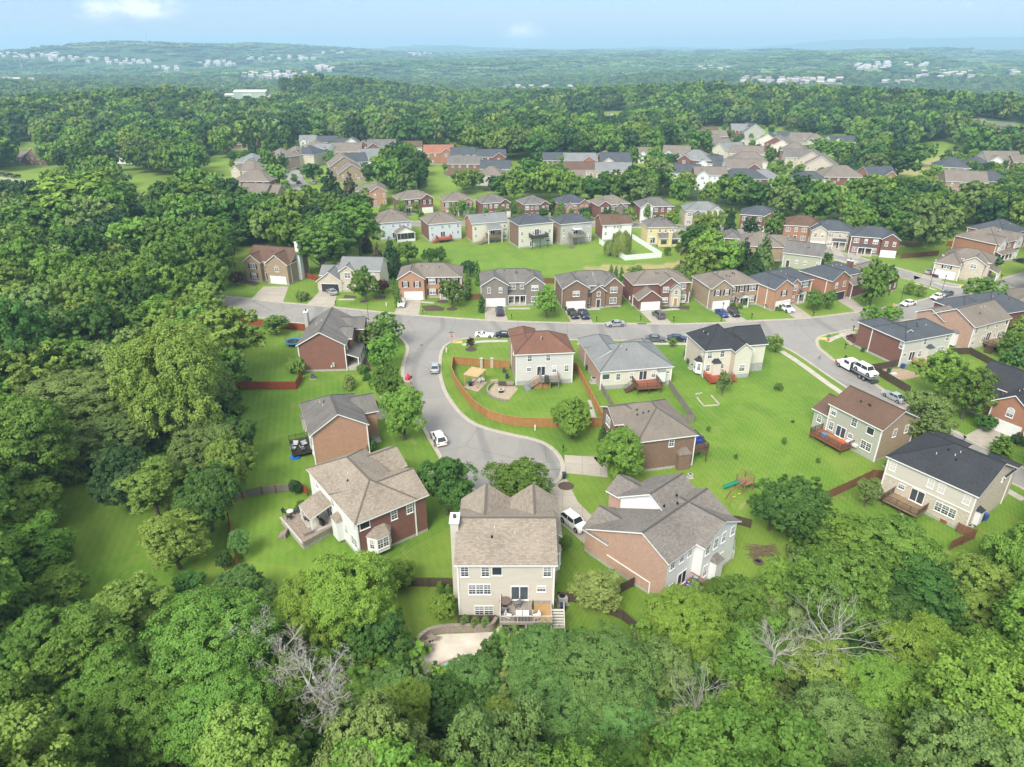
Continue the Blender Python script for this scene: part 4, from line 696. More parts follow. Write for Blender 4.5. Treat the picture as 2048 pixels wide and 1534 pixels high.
house('brown brick one-and-a-half storey house with taupe gables at the cross street corner',(1730,570),(1790,556),4.0,11,
  [dict(r=(-3,14.5,1.5,11),k='xg',p=.6,abs=1),dict(r=(9.5,14.6, -1.5,8),k='yg',p=.7,abs=1),dict(r=(3.5,7,.8,6),k='yg',p=.8,e=5.2,abs=1)],
  [('d','F',1.2,1.2,.9,1.4,dict(b=1,sh=1)),('d','F',3.8,1.2,.9,1.4,dict(b=1,sh=1)),('d','F',1.7,3.6,1.2,1.4,dict(b=2)),('door','F',9,.3),('porch','F',9.6,5.4,2.2,2.9,dict(n=4)),('d','R',4,1.2,1,1.4,dict(b=1)),('chim',2,3,6,7.4,8.6)],roofm=R_TAUPE,wallm=B_MAROON,ang=34,w=10)
house('beige brick house with hipped taupe roof and two cars before its garage',(1869,519.5),(1904,527.5),5.2,12,
  [dict(r=(0,6.6,0,8),k='yh',p=.8,abs=1,e=4.8),dict(r=(1,13,4.5,13),k='xh',p=.5,abs=1,e=6),dict(r=(6.6,12,2.6,7),k='yg',p=.6,abs=1,e=5.8)],
  [('gar','F',3.3,4.9),('D','F',3.2,3.1,1.7,1.4,SH),('d','R',1.4,1.2,.8,1.6),('d','R',3.4,1.2,.8,1.6),('d','R',5.4,1.2,.8,1.6),('D','F',2.7,3.8,1.6,1.4,dict(b=2)),('porch','R',4,6,2.4,2.9,dict(b=1,n=3))],roofm=R_TAUPE,wallm=B_PALE,ang=-42,w=6.6)
house('brick house with white siding gables and long front porch at the right edge',(1995,489.5),(2045,479),6,13,
  [dict(r=(0,15,0,13),k='xh',p=.5,abs=1),dict(r=(1.2,5, -.4,5),k='yg',p=.9,abs=1,m=S_WHITE,z0=3.2),dict(r=(11,15.1, -.4,5),k='yg',p=.9,abs=1,m=S_WHITE,z0=3.2)],
  [('D','F',2,4.1,1.7,1.5,dict(b=1)),('D','F',8,4.1,1.6,1.5),('D','F',2,4.1,1.7,1.5,dict(b=2)),('porch','F',5.3,9.5,2.2,3.0,dict(n=5,fz=.8)),('gar','F',12.9,3.6),('d','F',2.4,1.1,1,1.5,SH),('d','F',5,1.1,1,1.5,SH),('door','F',7.6,.5)],roofm=R_TAUPE,wallm=(B_SIENNA,)*4,ang=30,w=15)
house('slate-roofed brick house behind the white-gabled one, cut by the right edge',(2010,470),(2085,455),6,12,[dict(r=(0,0,0,12),k='xh')],[],roofm=R_SLATE,wallm=B_SIENNA,ang=28,w=14)
# ------------------------------------------------------------ rows behind: backs, then fronts
def rear(label,l,r,e,d,roof,wall,lk='xh',deckm=None,dx=None,dz=2.4,ang=20,feats=(),blocks=None,p=.5,dd=3,dw=4.2,st=None,vents=2,lower=True):
    A0,B0=at(*l,e),at(*r,e);w=math.dist(A0,B0) - .75;a=R_(ang);fs=[]
    for x in (1.1,w*.42,w*.63,w - 1.2): fs.append(('d','F',x,4.3,.85,1.35))
    fs += [('d','F',1.2,1.9,.85,1.3),('s','F',dx if dx else w*.45,dz,1.7,2.1),('d','F',w - 1.3,2.0,.85,1.3),('d','F',w*.72,2.2,.7,1.0)]+list(feats)
    if deckm: fs.append(('deck','F',dx or w*.45,dz,dw,dd,deckm,dict(rails='LFR',stairs=st)))
    return house(label,l,r,e,d,blocks or [dict(r=(0,w,0,d),k=lk,p=p,abs=1)],fs,roofm=roof,wallm=wall,ang=ang,w=w,vents=vents)
rear('pale blue-grey house with tan hip roof and screened porch',(757.6,446.6),(825,441.7),6.3,13,R_TAUPE,(S_BLUE,B_PALE,B_PALE,B_TAN),dz=.5,ang=20,
  feats=[('box','screened_porch',5.2,11.2, -4.2, -.02, -.4,3.0,plain('porch_screen',(.03,.033,.035),.6)),('box','porch_skirt',5.1,11.3, -4.26, -4.2, -.4,.9,S_WHITE),('porch','F',8.2,6.6,4.3,3.1,dict(k='gable',n=6,fz=.0))])
rear('pale blue sided house with tan roof and red deck',(855.5,449),(924,442.5),6.3,11,R_TAUPE,(S_BLUE,B_MAROON,B_MAROON,B_MAROON),deckm=planks('red_stained_boards',(.36,.075,.035),(.45,.11,.05)),dx=5,dz=1.3,ang=21,dw=5,st=(-2.6, -1.5, -1, -.3,1.3))
rear('cream house with pale grey gable roof and roofed timber deck',(943,448),(1017,441),6.8,8.5,R_LGREY,(S_CREAM,B_SIENNA,B_SIENNA,B_SIENNA),lk='xg',deckm=W_TAN,dx=7.4,dz=2.4,ang=20,dw=5,st=(-2.6, -1.6, -1, -.4,1.3),feats=[('porch','F',7.4,5.2,3.2,4.9,dict(n=2,fz=-.1)),('d','F',12,1.0,1.5,1.4),('d','F',12,3.4,1.5,1.3)])
rear('tall cream house with charcoal roof and high black deck on posts',(1037,450.7),(1105.6,442.5),8.0,9,R_SLATE,(S_CREAM,B_BROWN,B_BROWN,B_BROWN),deckm=W_DARK,dx=6.6,dz=4.0,ang=22,dw=6,dd=3,feats=[('D','F',10.8,1.3,1.8,1.5),('s','F',4.6,.1,1.2,2.1)])
rear('grey sided house with slate roof and a deck with steep pale stairs',(1120.7,449),(1186,442.5),7.2,9,R_SLATE,(S_GREY,B_TAN,B_TAN,B_TAN),deckm=W_GREYD,dx=5.6,dz=3.2,ang=20,dw=5.2,st=(-2.8, -1.2, -.25, -1,1.4),feats=[('D','F',11,1.2,1.8,1.4),('box','canopy',4,7.2, -2.8, -.3,5.4,5.5,S_LG)])
rear('white and red brick house with brown roof behind the weeping willow',(1204,450.7),(1266,449),5.6,10,R_CHOC,(S_WHITE,B_RED,B_RED,B_RED),lk='xl',dz=.6,ang=8,blocks=[dict(r=(0,6.2,0,10),k='xg',abs=1),dict(r=(5.8,10.8,.7,9),k='xg',abs=1)])
rear('yellow house with brown hip roof and a yellow sunroom with a chimney',(1294.6,455),(1356,454),6.2,9,R_GREY,S_YEL,dz=.6,dx=2,ang=4,feats=[('porch','F',7,7.4,3.4,3.1,dict(n=2,fz=0)),('box','sunroom',3.6,10.4, -3.0, -.02, -.5,2.9,S_YEL),('box','sunroom_window',4.1,6.1, -3.06, -3.0,1.0,2.4,GLASS),('box','sunroom_window',8.0,10.0, -3.06, -3.0,1.0,2.4,GLASS),('chim',6.4,7.6, -4.0, -3.02,5.2,dict(m=S_YEL))])
def frontal(label,l,r,e,roof,wall,gs='R',d=11,ang=18,pitch=.5,shut=True,porch=True,ext=0,gm=None,w=None,entry=None):
    """two-storey front: hip roof, one projecting gable wing (gs side), windows, porch"""
    A0,B0=at(*l,e),at(*r,e);w=w or math.dist(A0,B0) - .75;gw=w*.36;so=dict(sh=1) if shut else {}
    gx=(w - gw,w) if gs == 'R' else (0,gw);ox=0 if gs == 'R' else gw
    bl=[dict(r=(0,w,1.3,d),k='xh',p=pitch,abs=1),dict(r=(gx[0],gx[1]+.02,0,6),k='yg',p=.66,abs=1,**({'m': gm} if gm else {}))]
    if entry: cx=ox+(w - gw)*.5;bl.append(dict(r=(cx - 1.5,cx+1.5,.5,5),k='yg',p=.8,e=e - .5,abs=1,m=entry))
    fs=[('d','F',gw*.28,e - 2.2,.95,1.5,dict(b=1,**so)),('d','F',gw*.74,e - 2.2,.95,1.5,dict(b=1,**so)),('gar','F',gw*.5,4.4,dict(b=1))]
    fw=w - gw
    for q in (.18,.5,.82): fs.append((('D' if q != .5 else 'd'),'F',ox+fw*q,e - 2.1,1.6 if q != .5 else .95,1.45,so))
    for q in (.18,.82): fs.append(('D','F',ox+fw*q,1.0,1.6,1.5,so))
    fs.append(('door','F',ox+fw*.5,.35))
    if porch: fs.append(('porch','F',ox+fw*.5,fw*.5,1.7,2.9,dict(n=3)))
    return house(label,l,r,e,d,bl,fs,roofm=roof,wallm=wall,ang=ang,w=w,vents=1)
house('orange brick gable end with tan roof at the left end of the middle row',(739,384),(773.5,382),6.5,14,[dict(r=(0,0,0,14),k='yg',p=.6),dict(r=(-6,3,5,13),k='xl',p=.5,abs=1,e=6.4)],[('d','F',1.8,4.2,.9,1.4),('d','F',5.6,4.2,.9,1.4),('d','F',5.6,1.3,.9,1.4),('d','F',1.8,1.3,.9,1.4)],roofm=R_TAUPE,wallm=B_ORANGE,ang=12)
frontal('dark red brick house with tan roof, black shutters and white porch, middle row',(797,401.5),(866,394.7),6,R_TAUPE,B_MAROON,'R',ang=22)
frontal('orange brick house with tan roof and white balcony, middle row',(887,405),(950,403),6,R_TAUPE,B_ORANGE,'R',ang=14)
frontal('dark red brick house with streaked grey-brown roof beside the lawn strip, middle row',(965,408.4),(1021,404),6,R_GREY,B_MAROON,'R',ang=18,shut=False,porch=False)
frontal('tan-roofed brick house half hidden by two yard trees, middle row',(1050,411),(1095,405),6,R_GREY,B_MAROON,'R',ang=18,shut=False,porch=False)
frontal('pinkish brick house with slate-blue hip roof, middle row',(1122,410),(1176,404),6,R_SLATE,B_SIENNA,'R',ang=18,shut=False,porch=False,entry=B_PINK)
frontal('red brick house with taupe roof and stone entry gable, middle row',(1197.6,412),(1262.6,407),6,R_TAUPE,B_MAROON,'L',ang=16,shut=False,porch=False,entry=B_GREY)
frontal('brick house with white sided garage gable and grey roof, middle row',(1281,415),(1353,415),6,R_GREY,B_MAROON,'L',ang=5,shut=False,porch=False,gm=S_WHITE)
frontal('beige and grey stone house with blue-grey roof and solar panels, middle row',(1371,423),(1450,425),6,R_LGREY,B_PALE,'R',ang=-4,shut=False,porch=False,gm=S_CREAM,entry=B_GREY)
frontal('brown-red brick house with slate roof and small white balcony, among trees',(1479,430),(1535,442),6,R_SLATE,B_MAROON,'R',ang=-20,shut=False,porch=False,w=13)
frontal('brick house with a reddish brown roof uphill of the second street',(1568,452),(1628,456),6,R_CHOC,B_SIENNA,'R',ang=-12,shut=False,porch=False,w=13)
frontal('beige house with charcoal hip roof and two front gables',(1622,461),(1688,473),6,R_SLATE,B_PALE,'L',ang=-17,shut=False,w=13.5)
frontal('dark red brick house with charcoal roof and long white porch',(1703,474),(1775,486),6,R_SLATE,B_MAROON,'R',ang=-18,shut=False,w=14)
house('grey-brown roofed house tucked between trees left of the junipers',(1447,476),(1486,485),5.4,9,[dict(r=(0,0,0,9),k='yh',p=.6)],[('d','F',4,1.4,.9,1.3)],roofm=R_GREY,wallm=B_BROWN,ang=-12)
house('house with a broad taupe roof half hidden behind dark junipers',(1475,491),(1545,488),4.6,12,[dict(r=(0,0,0,12),k='xh',p=.5)],[],roofm=R_TAUPE,wallm=B_TAN,ang=-10,w=14)
house('small taupe-roofed brick house beside the sage house',(1546,490),(1586,488),4.6,9,[dict(r=(0,0,0,9),k='xr',p=.45)],[],roofm=R_TAUPE,wallm=B_TAN,ang=-8,w=9)
house('sage sided house with a plain dark grey gable roof',(1566,505),(1640,527),4.6,10,[dict(r=(0,0,0,10),k='xg',p=.5)],[('door','F',1.5,.2),('d','F',4,1.6,.8,1.2),('d','F',6.5,1.6,.8,1.2),('d','F',10,1.6,.8,1.2)],roofm=R_GREY,wallm=S_SAGE,ang=-28)

# ------------------------------------------------------------ houses of the farther clusters
ROOFS=dict(t=R_TAUPE,g=R_GREY,l=R_LGREY,s=R_SLATE,k=R_BLACK,c=R_CHOC,r=shingle('terracotta_shingle',(.30,.13,.085),(.36,.17,.11),.1))
WALLS=dict(w=S_WHITE,c=S_CREAM,y=S_GREY,b=S_BLUE,m=B_MAROON,o=B_SIENNA,t=B_TAN,n=B_BROWN,p=B_PALE)
RCOL['terracotta_shingle']=(.3,.13,.085)
def small(label,px,py,w,d,ang,rf,wl,k='xg',e=5.6,gab=1,side=None,p=.55,gm=None,group=None,front=None):
    """px,py: where the middle of the facade's eave line shows"""
    e *= 1.12;d *= 1.08;p += .07;cx,cy=at(px,py+1,e);a=R_(ang);A0=(cx - math.cos(a)*w/2,cy - math.sin(a)*w/2)
    ws=[WALLS[c] for c in (wl if len(wl) == 4 else wl[0]*4)]
    bl=[dict(r=(0,w,0,d),k=k,p=p,abs=1,**({'g': WALLS[gm]} if gm else {}))];fs=[]
    if gab: bl.append(dict(r=((.4,w*.42) if gab == 1 else (w*.56,w - .4))+(-.9,5),k='yg',p=.7,abs=1,**({'m': [WALLS[front]]*4} if front else {})))
    for q in (.16,.38,.62,.84): fs.append(('d','F',w*q,e - 2.1,.9,1.4,dict(b=0) if not gab or (q > .45) == (gab == 1) else dict(b=0)))
    if gab: fs.append(('D','F',w*.19,e - 2.1,1.6,1.4,dict(b=1)))
    fs += [('d','F',w*.3,1.0,1.1,1.4),('d','F',w*.7,1.0,1.1,1.4),('d','R',d*.5,e - 2.2,.9,1.3),('d','L',d*.5,e - 2.2,.9,1.3)]
    return house(label,None,None,e,d,bl,fs,roofm=ROOFS[rf],wallm=ws,ang=ang,w=w,xy=[A0],vents=0,group=group)
for a in [
  ('white cottage with grey roof half behind a lime tree, far row',615,280,11,9,6,'l','w','xg',5.6,1),('dark-roofed brick house right of the lime tree, far row',654,283,13,10,8,'s','m','xg',5.6,0),('slate-roofed house with two small dormers, far row',674,287,11,9,8,'s','y','xg',4.6,0),
  ('house with a broad white front gable, far row',703,288,12,10,8,'g','wwmw','yg',5.6,0),('brick garage house beside the white-gabled one, far row',727,291,9,9,8,'g','m','yg',5,0),('red brick house with grey roof and white columns, far row',763,292,17,11,6,'g','m','xg',6.2,1),
  ('dull red-roofed brick house, far row',822,294,13,10,4,'c','wwww','xg',4.6,1),('pink brick house with a terracotta roof',877,304,17,11,4,'r','o','xg',6,2),('pale blue house with slate roof right of the terracotta roof',926,308,14,10,4,'s','b','xg',6,0),('red brick and cream house with charcoal roof, far row',983,312,16,10,2,'s','mmmm','xg',5.8,2),
  ('brown brick house with grey roof behind a round tree',927,326,17,10, -2,'g','n','xg',6.2,0),('slate-roofed house with orange brick gable end',990,336,15,10, -2,'s','yoyo','xg',5.8,0),('tan-roofed house sunk among lime-green trees',978,350,14,11, -10,'t','p','xh',4.5,0),
  ('tan-roofed bungalow with brick gable, second far row',690,302,19,13,4,'t','o','xg',4.4,0),('brown hip-roofed house at the street bend',620,291,10,10, -30,'t','p','xh',5.6,0),('white gabled house at the street bend',640,298,11,9, -25,'l','w','xg',5.6,2),
  ('pale brick house with slate roof facing the far street',607,307,13,13, -18,'s','p','yh',6,1),('tan house with white trim beside the slate-roofed one',578,307,13,12, -28,'t','p','xh',6,2),('tan-roofed house left of the far street bend',545,312,13,12, -35,'t','t','xh',6,1),
  ('grey-roofed house at the left end of the far cluster',488,324,15,12, -30,'l','p','xh',5.6,2),('pink-roofed house behind the lower tan roof',486,340,17,12, -30,'t','p','xh',5.2,1),('brick house with a broad tan roof facing left woods',502,360,17,12, -4,'t','m','xh',5.6,0),
  ('low tan-roofed house with a front gable, left cluster',505,383,12,9, -10,'t','t','xg',3.6,1),('tan-roofed annexe beside the low gabled house',533,383,10,8, -10,'t','t','xg',3.4,0),('large tan gabled house right of the far street',690,330,15,14,20,'t','t','yg',5.8,0),('second tan gable stepping down to the trees',705,345,14,10,18,'t','t','yg',4.2,0),
  ('white house with slate roof right of the far street',716,322,11,11,25,'s','w','xg',6,0),('white house with pale grey roof behind the slate-roofed one',745,312,12,11,20,'l','w','xg',5.6,0),
  ('slate-roofed house between two yard trees, middle far row',1111,319,13,10,0,'s','n','xg',6,0),('brick house with a pale grey roof and two small gables',1161,320,17,10,0,'l','o','xg',6,2),('low house with a dull rose roof',1168,338,19,10,0,'c','p','xg',3.6,0),('tan-roofed house sunk in trees below the rose roof',1146,352,12,8,0,'t','p','xg',3.4,0),
  ('brick and cream house with slate gables, middle far row',1233,322,16,11,2,'s','n','xg',6,1,None,.6,None,None,'c'),('small tan roof behind the slate gables',1212,312,10,8,2,'t','p','xh',5,0),('pale house with grey roof above the tree belt',1228,340,18,10, -2,'l','p','xg',5,0),('white house with tan roof behind a lime tree',1295,306,11,9,0,'t','wowo','xg',5,1),
  ('tan-roofed house at the right end of the middle far row',1352,307,15,12, -15,'t','w','xg',5.4,1),('red brick house with slate roof facing left',1388,318,18,13, -22,'l','m','xh',5.8,1),('long slate-roofed house above the tree belt',1367,344,18,10, -3,'s','w','xg',4.6,0),('white sided house with red brick side and round emblem',1423,348,15,9, -2,'t','wwmm','xg',6.4,1),
  ('broad slate roof above the tree belt, right cluster',1490,356,22,11,0,'s','m','xh',4.5,0),('pale slate roof half under trees, right cluster',1532,355,16,10,5,'l','p','xh',3.6,0),('dark-roofed cottage with a white dormer',1420,325,14,10, -8,'s','w','xg',4.6,1),('small slate-roofed house beside the dark cottage',1452,335,11,9, -10,'s','o','xg',4.4,2),
  ('tan-roofed brick house with three arched windows',1488,336,18,11, -6,'t','wmmw','xg',5.6,2,None,.6,None,None,'m'),('tan-roofed house with long ridge, right cluster',1497,321,20,12, -12,'t','c','xh',5.6,0),('tan gabled white house stepping uphill',1494,306,18,11, -14,'t','c','xg',5.6,0),('pale house with steep tan roof, mid right cluster',1472,299,16,11,24,'l','c','xg',5.4,0),
  ('tan-roofed house with long side wall, mid right cluster',1447,293,17,12,26,'t','t','xg',5.2,0),('tan house on the left side of the far right street',1427,284,17,12,26,'t','t','xg',5.2,0),('tan-roofed house at the street\'s upper left',1433,272,17,11,4,'t','n','xg',4.4,0),('small red-roofed house at the wood\'s edge',1421,263,13,10,2,'c','p','xg',5,0),
  ('slate and brick house at the top of the far street',1484,259,15,12, -4,'l','m','xg',6,2),('grey sided house with a wide gable near the top of the street',1509,262,18,12,12,'s','y','yg',5.2,0),('cream and red house on the right of the far street',1534,280,14,12, -28,'s','c','yg',5.8,0),('brick-gabled house on the right of the far street',1550,285,13,12, -30,'t','m','yg',5.8,0),
  ('cream gabled house on the right of the far street',1563,292,13,12, -30,'t','c','yg',5.8,0),('tan-roofed brick house lower on the right of the street',1587,300,15,12, -25,'t','m','xh',5.8,0),('beige house with grey roof at the street\'s right bend',1597,313,14,11, -10,'g','p','xg',5.6,0),('beige gabled house above the lower right bend',1622,319,14,12, -26,'t','p','yg',5.8,0),
  ('beige brick gabled house at the bend\'s lower end',1640,331,16,12, -26,'t','p','yg',5.4,0),('slate-roofed house behind the cream gables',1577,273,15,10, -6,'s','y','xg',5,0),('white house with pink-brown roof by the far wood',1606,276,14,10, -4,'t','w','xg',5.5,0),('tan hip-roofed house by the far wood',1634,280,15,12, -4,'t','p','xh',4.6,1),('broad grey-tan roof at the cluster\'s lower edge',1590,284,17,12, -4,'t','p','xh',4.4,0),
  ('white farmhouse with blue-grey roof against dark trees',1688,283,17,10,2,'s','w','xg',5.5,1),('slate roof in front of the white farmhouse',1693,296,15,8,0,'s','w','xh',3.6,0),('large taupe house on the slope right of the farmhouse',1742,296,19,14, -22,'t','p','xh',5.8,0),('brick house with slate hip roof below the taupe one',1742,306,17,10, -12,'s','mpmp','xh',5.5,0),
  ('broad tan hip roof above the dark trees',1688,352,20,13, -3,'t','m','xh',4.2,0),('small slate roof left of the broad tan one',1623,357,15,9,0,'s','w','xh',3.4,0),('brick house with slate gables beside the field',1765,349,14,10,6,'s','o','xg',5.0,2),('brick annexe below the slate-gabled house',1736,354,8,8,10,'s','o','yg',3.2,0),
  ('tan brick house with charcoal hip roof at the field\'s edge',1908,333,15,12, -18,'s','t','xh',6.4,0),('small slate-roofed brick house behind round trees',1958,329,13,10, -12,'s','o','xh',4.6,0),('tan-roofed house with a white arched window',2010,321,18,12, -4,'t','pppp','xg',5.8,1,None,.6,None,None,'w'),('red brick house at the right edge of the far row',2046,323,9,9, -4,'t','m','xg',5.8,0),
  ('tan gabled brick house among dark trees, right',1934,362,17,12, -16,'t','t','xg',5.2,0),('slate-roofed dark brick house among trees, right',1987,361,17,11, -4,'s','m','xh',4.8,0),
  ('grey-roofed house with one dormer in the left woods',68,311,15,12, -12,'t','n','yg',5,0),('low brown-roofed building hidden in the left woods',45,312,14,9, -8,'t','n','xg',3.6,0),('long white-walled house under trees, left woods',232,312,17,9,0,'t','w','xg',4,0),('small pale house under trees, left woods',160,316,14,8,0,'t','w','xg',3.6,0),('dull pink low roof left of the utility pole',474,287,26,12,6,'c','n','xg',3,0),
  ('pale rooftop deep in the wood right of centre',1156,240,18,10, -4,'t','c','xh',4,0),('white gabled house in the wood right of centre',1222,236,14,10,0,'t','w','yg',6.5,0),('second white gable in the wood right of centre',1240,238,10,9,0,'t','w','yg',5.5,0),('brown roof glimpsed over the wood at upper centre',522,222,26,12,0,'t','n','xh',3,0),
  ('pale roof at the wood\'s right edge',1930,244,20,12,0,'t','c','xh',5,0),('white-gabled house at the wood\'s right edge',1955,247,17,12,0,'t','w','xg',5,1),('grey roof near the right edge, far wood',2000,256,24,12, -10,'g','n','xg',4.6,1),('tan roof at the right edge, far wood',2030,266,26,12, -10,'t','n','xg',4.6,0),('rooftop in the far wood above the junipers',1790,196,26,12,0,'t','w','xg',5,0)]:
    small(*a)
# ------------------------------------------------------------ vegetation
LEAF=dict(
 mid=leaf('leaf_mid',(.058,.14,.013),(.175,.30,.032)),deep=leaf('leaf_deep',(.034,.092,.014),(.098,.20,.028)),lime=leaf('leaf_lime',(.11,.205,.012),(.25,.36,.03)),blue=leaf('leaf_bluegreen',(.06,.15,.028),(.17,.30,.06)),
 olive=leaf('leaf_olive',(.10,.175,.016),(.26,.36,.05)),sage=leaf('leaf_sage',(.09,.155,.03),(.22,.31,.07)),dark=leaf('leaf_dark',(.025,.068,.018),(.06,.125,.035)),fresh=leaf('leaf_fresh',(.085,.19,.014),(.22,.37,.035)),
 gold=leaf('leaf_gold',(.20,.24,.02),(.40,.40,.05)),plum=leaf('leaf_plum',(.045,.018,.018),(.095,.04,.04)),pale=leaf('leaf_pale',(.16,.23,.04),(.36,.43,.10)),rust=leaf('leaf_rust',(.075,.07,.035),(.15,.13,.06)))
def quads_mesh(name,P,N,L,Wd,mat,tint,rs):
    """rhombic leaf sprays: P centres, N normals, L half lengths, Wd half widths"""
    n=len(P);T=np.cross(N,rs.normal(size=(n,3)));T /= np.linalg.norm(T,axis=1)[:,None]+1e-9;Bt=np.cross(N,T)
    a=P - T*L[:,None];c=P+T*L[:,None];bnd=N*(L*.25)[:,None];b_=P+Bt*Wd[:,None]+T*(L*.15)[:,None] - bnd;d_=P - Bt*Wd[:,None]+T*(L*.15)[:,None] - bnd
    V=np.stack([a,b_,c,d_],1).reshape(-1,3);F=np.arange(4*n).reshape(n,4)
    return raw_mesh(name,V,F,[mat],dict(tint=tint),False,'FACE')
def unit(a): return a/(np.linalg.norm(a,axis=-1,keepdims=True)+1e-9)
def crown(name,seed,kind='round',nl=46,n=12000,ls=.30,R=5.0,z0=2.4,z1=11.0):
    """crown mesh of leaf sprays gathered into boughs; footprint radius R, from z0 to z1"""
    rs=np.random.RandomState(seed);H=z1 - z0;cz=z0+H*.46
    if kind == 'cone':
        C,r_,fl=[],[],[]
        for i in range(nl):
            t=(i+.5)/nl;zz=z0+H*t*.97;rr_=R*(1 - t) ** .8*rs.uniform(.55,.95);a=i*2.4+rs.uniform(-.4,.4);C.append((rr_*.62*math.cos(a),rr_*.62*math.sin(a),zz));r_.append(max(.35,R*.5*(1 - t) ** .7*rs.uniform(.7,1.1)))
        C=np.array(C);r_=np.array(r_);sq=np.array([1,1,.8])
    elif kind == 'column':
        t=(np.arange(nl)+.5)/nl;a=np.arange(nl)*2.4;prof=np.sin(np.clip(t*1.05+.12,0,1)*math.pi) ** .5
        C=np.stack([R*.5*prof*np.cos(a),R*.5*prof*np.sin(a),z0+H*t],1);r_=R*(.35+.2*prof);sq=np.array([1,1,1.3])
    else:
        k=int(nl*2.5);i=np.arange(k);ph=i*2.39996;zz=1 - 1.7*(i+.5)/k;rad_=np.sqrt(np.clip(1 - zz*zz,0,1));D=np.stack([rad_*np.cos(ph),rad_*np.sin(ph),zz],1);D=unit(D+rs.normal(size=D.shape)*.16)
        keep=rs.permutation(k)[:nl];D=D[keep];lo=dict(round=.22,layered=.20,open=.17,oval=.2)[kind];r_=R*rs.uniform(lo,lo+.17,nl)
        prof=rs.uniform(.60,1.06,nl);prof[rs.rand(nl) < .2] *= .6;prof[rs.rand(nl) < .14] *= 1.16
        C=D*prof[:,None]*np.array([R - r_.mean()*.7,R - r_.mean()*.7,H/2 - r_.mean()*.4]);C[:,2] += cz
        C[:,:2] += rs.normal(size=(nl,2))*R*.05
        sq=np.array([1.25,1.25,.52]) if kind == 'layered' else (np.array([1.1,1.1,.8]) if kind == 'open' else np.array([1,1,.9]))
    wgt=r_ ** 2/(r_ ** 2).sum();nt=max(len(C)*6,n // 26);lt=rs.choice(len(C),nt,p=wgt);dt=unit(rs.normal(size=(nt,3))+np.array([0,0,.4]))
    TC=C[lt]+dt*(r_[lt]*rs.uniform(.74,1.12,nt))[:,None]*sq;dist=np.full(nt,9.0)
    for j in range(len(C)):
        q=np.linalg.norm((TC - C[j])/(r_[j]*sq),axis=1);q[lt == j]=9;dist=np.minimum(dist,q)
    kt=dist > .72;TC,lt,dt=TC[kt],lt[kt],dt[kt];nt=len(TC);tr_=r_[lt]*rs.uniform(.20,.36,nt)*(1.25 if n < 3000 else 1)
    ti=rs.randint(0,nt,n);d0=unit(rs.normal(size=(n,3))+dt[ti]*.5+np.array([0,0,.3]));P=TC[ti]+d0*(tr_[ti]*rs.uniform(.3,1.1,n))[:,None]*(np.array([1.3,1.3,.6]) if kind in ('layered','open') else 1)
    keep=P[:,2] > z0*.75;P,d0,ti=P[keep],d0[keep],ti[keep];n=len(P);li=lt[ti]
    N=unit(d0*.55+dt[ti]*.55+rs.normal(size=(n,3))*(.26 if n < 3000 else .42)+np.array([0,0,.45]));s=ls*rs.uniform(.6,1.35,n)
    lob=rs.rand(len(C));tuf=rs.rand(nt);tint=np.clip(.3*lob[li]+.4*tuf[ti]+.42*rs.rand(n)+(rs.rand(n) < .06)*.4 - .06,0,1.25)
    if kind == 'open': gap=rs.rand(n) < .72;P,N,s,tint=P[gap],N[gap],s[gap],tint[gap];n=len(P)
    me=quads_mesh(name,P,N,s,s*.62,LEAF['mid'],tint,rs)
    # solid inner foliage of each bough (joined in), so that no sky shows through a dense crown
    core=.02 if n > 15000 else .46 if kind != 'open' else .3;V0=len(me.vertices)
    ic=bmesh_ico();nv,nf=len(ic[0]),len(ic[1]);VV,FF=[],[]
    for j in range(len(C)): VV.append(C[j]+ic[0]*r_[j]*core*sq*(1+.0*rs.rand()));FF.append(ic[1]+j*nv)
    VV=np.concatenate(VV);FF=np.concatenate(FF)
    V=np.empty(len(me.vertices)*3,'f');me.vertices.foreach_get('co',V);V=V.reshape(-1,3);nq=len(me.polygons)
    tri=np.concatenate([FF+len(V),],0);vts=np.concatenate([V,VV]);m2=bpy.data.meshes.new(name);m2.vertices.add(len(vts));m2.vertices.foreach_set('co',vts.astype('f').ravel())
    li_=np.concatenate([np.arange(nq*4),tri.ravel()]).astype('i');m2.loops.add(len(li_));m2.loops.foreach_set('vertex_index',li_);m2.polygons.add(nq+len(tri))
    m2.polygons.foreach_set('loop_start',np.concatenate([np.arange(nq)*4,nq*4+np.arange(len(tri))*3]).astype('i'));m2.update(calc_edges=True);m2.materials.append(LEAF['mid'])
    at_=m2.attributes.new('tint','FLOAT','FACE');at_.data.foreach_set('value',np.concatenate([tint,np.full(len(tri),.12)]).astype('f'));bpy.data.meshes.remove(me);m2['R']=R;m2['H']=z1  # bough cores tinted dark, painting the deep shade among the leaves
    return m2,C,r_
import bmesh
def bmesh_ico(_c={}):
    if 'i' not in _c:
        bm=bmesh.new();bmesh.ops.create_icosphere(bm,subdivisions=1,radius=1.0);bm.verts.ensure_lookup_table()
        _c['i']=(np.array([v.co[:] for v in bm.verts]),np.array([[v.index for v in f.verts] for f in bm.faces]));bm.free()
    return _c['i']
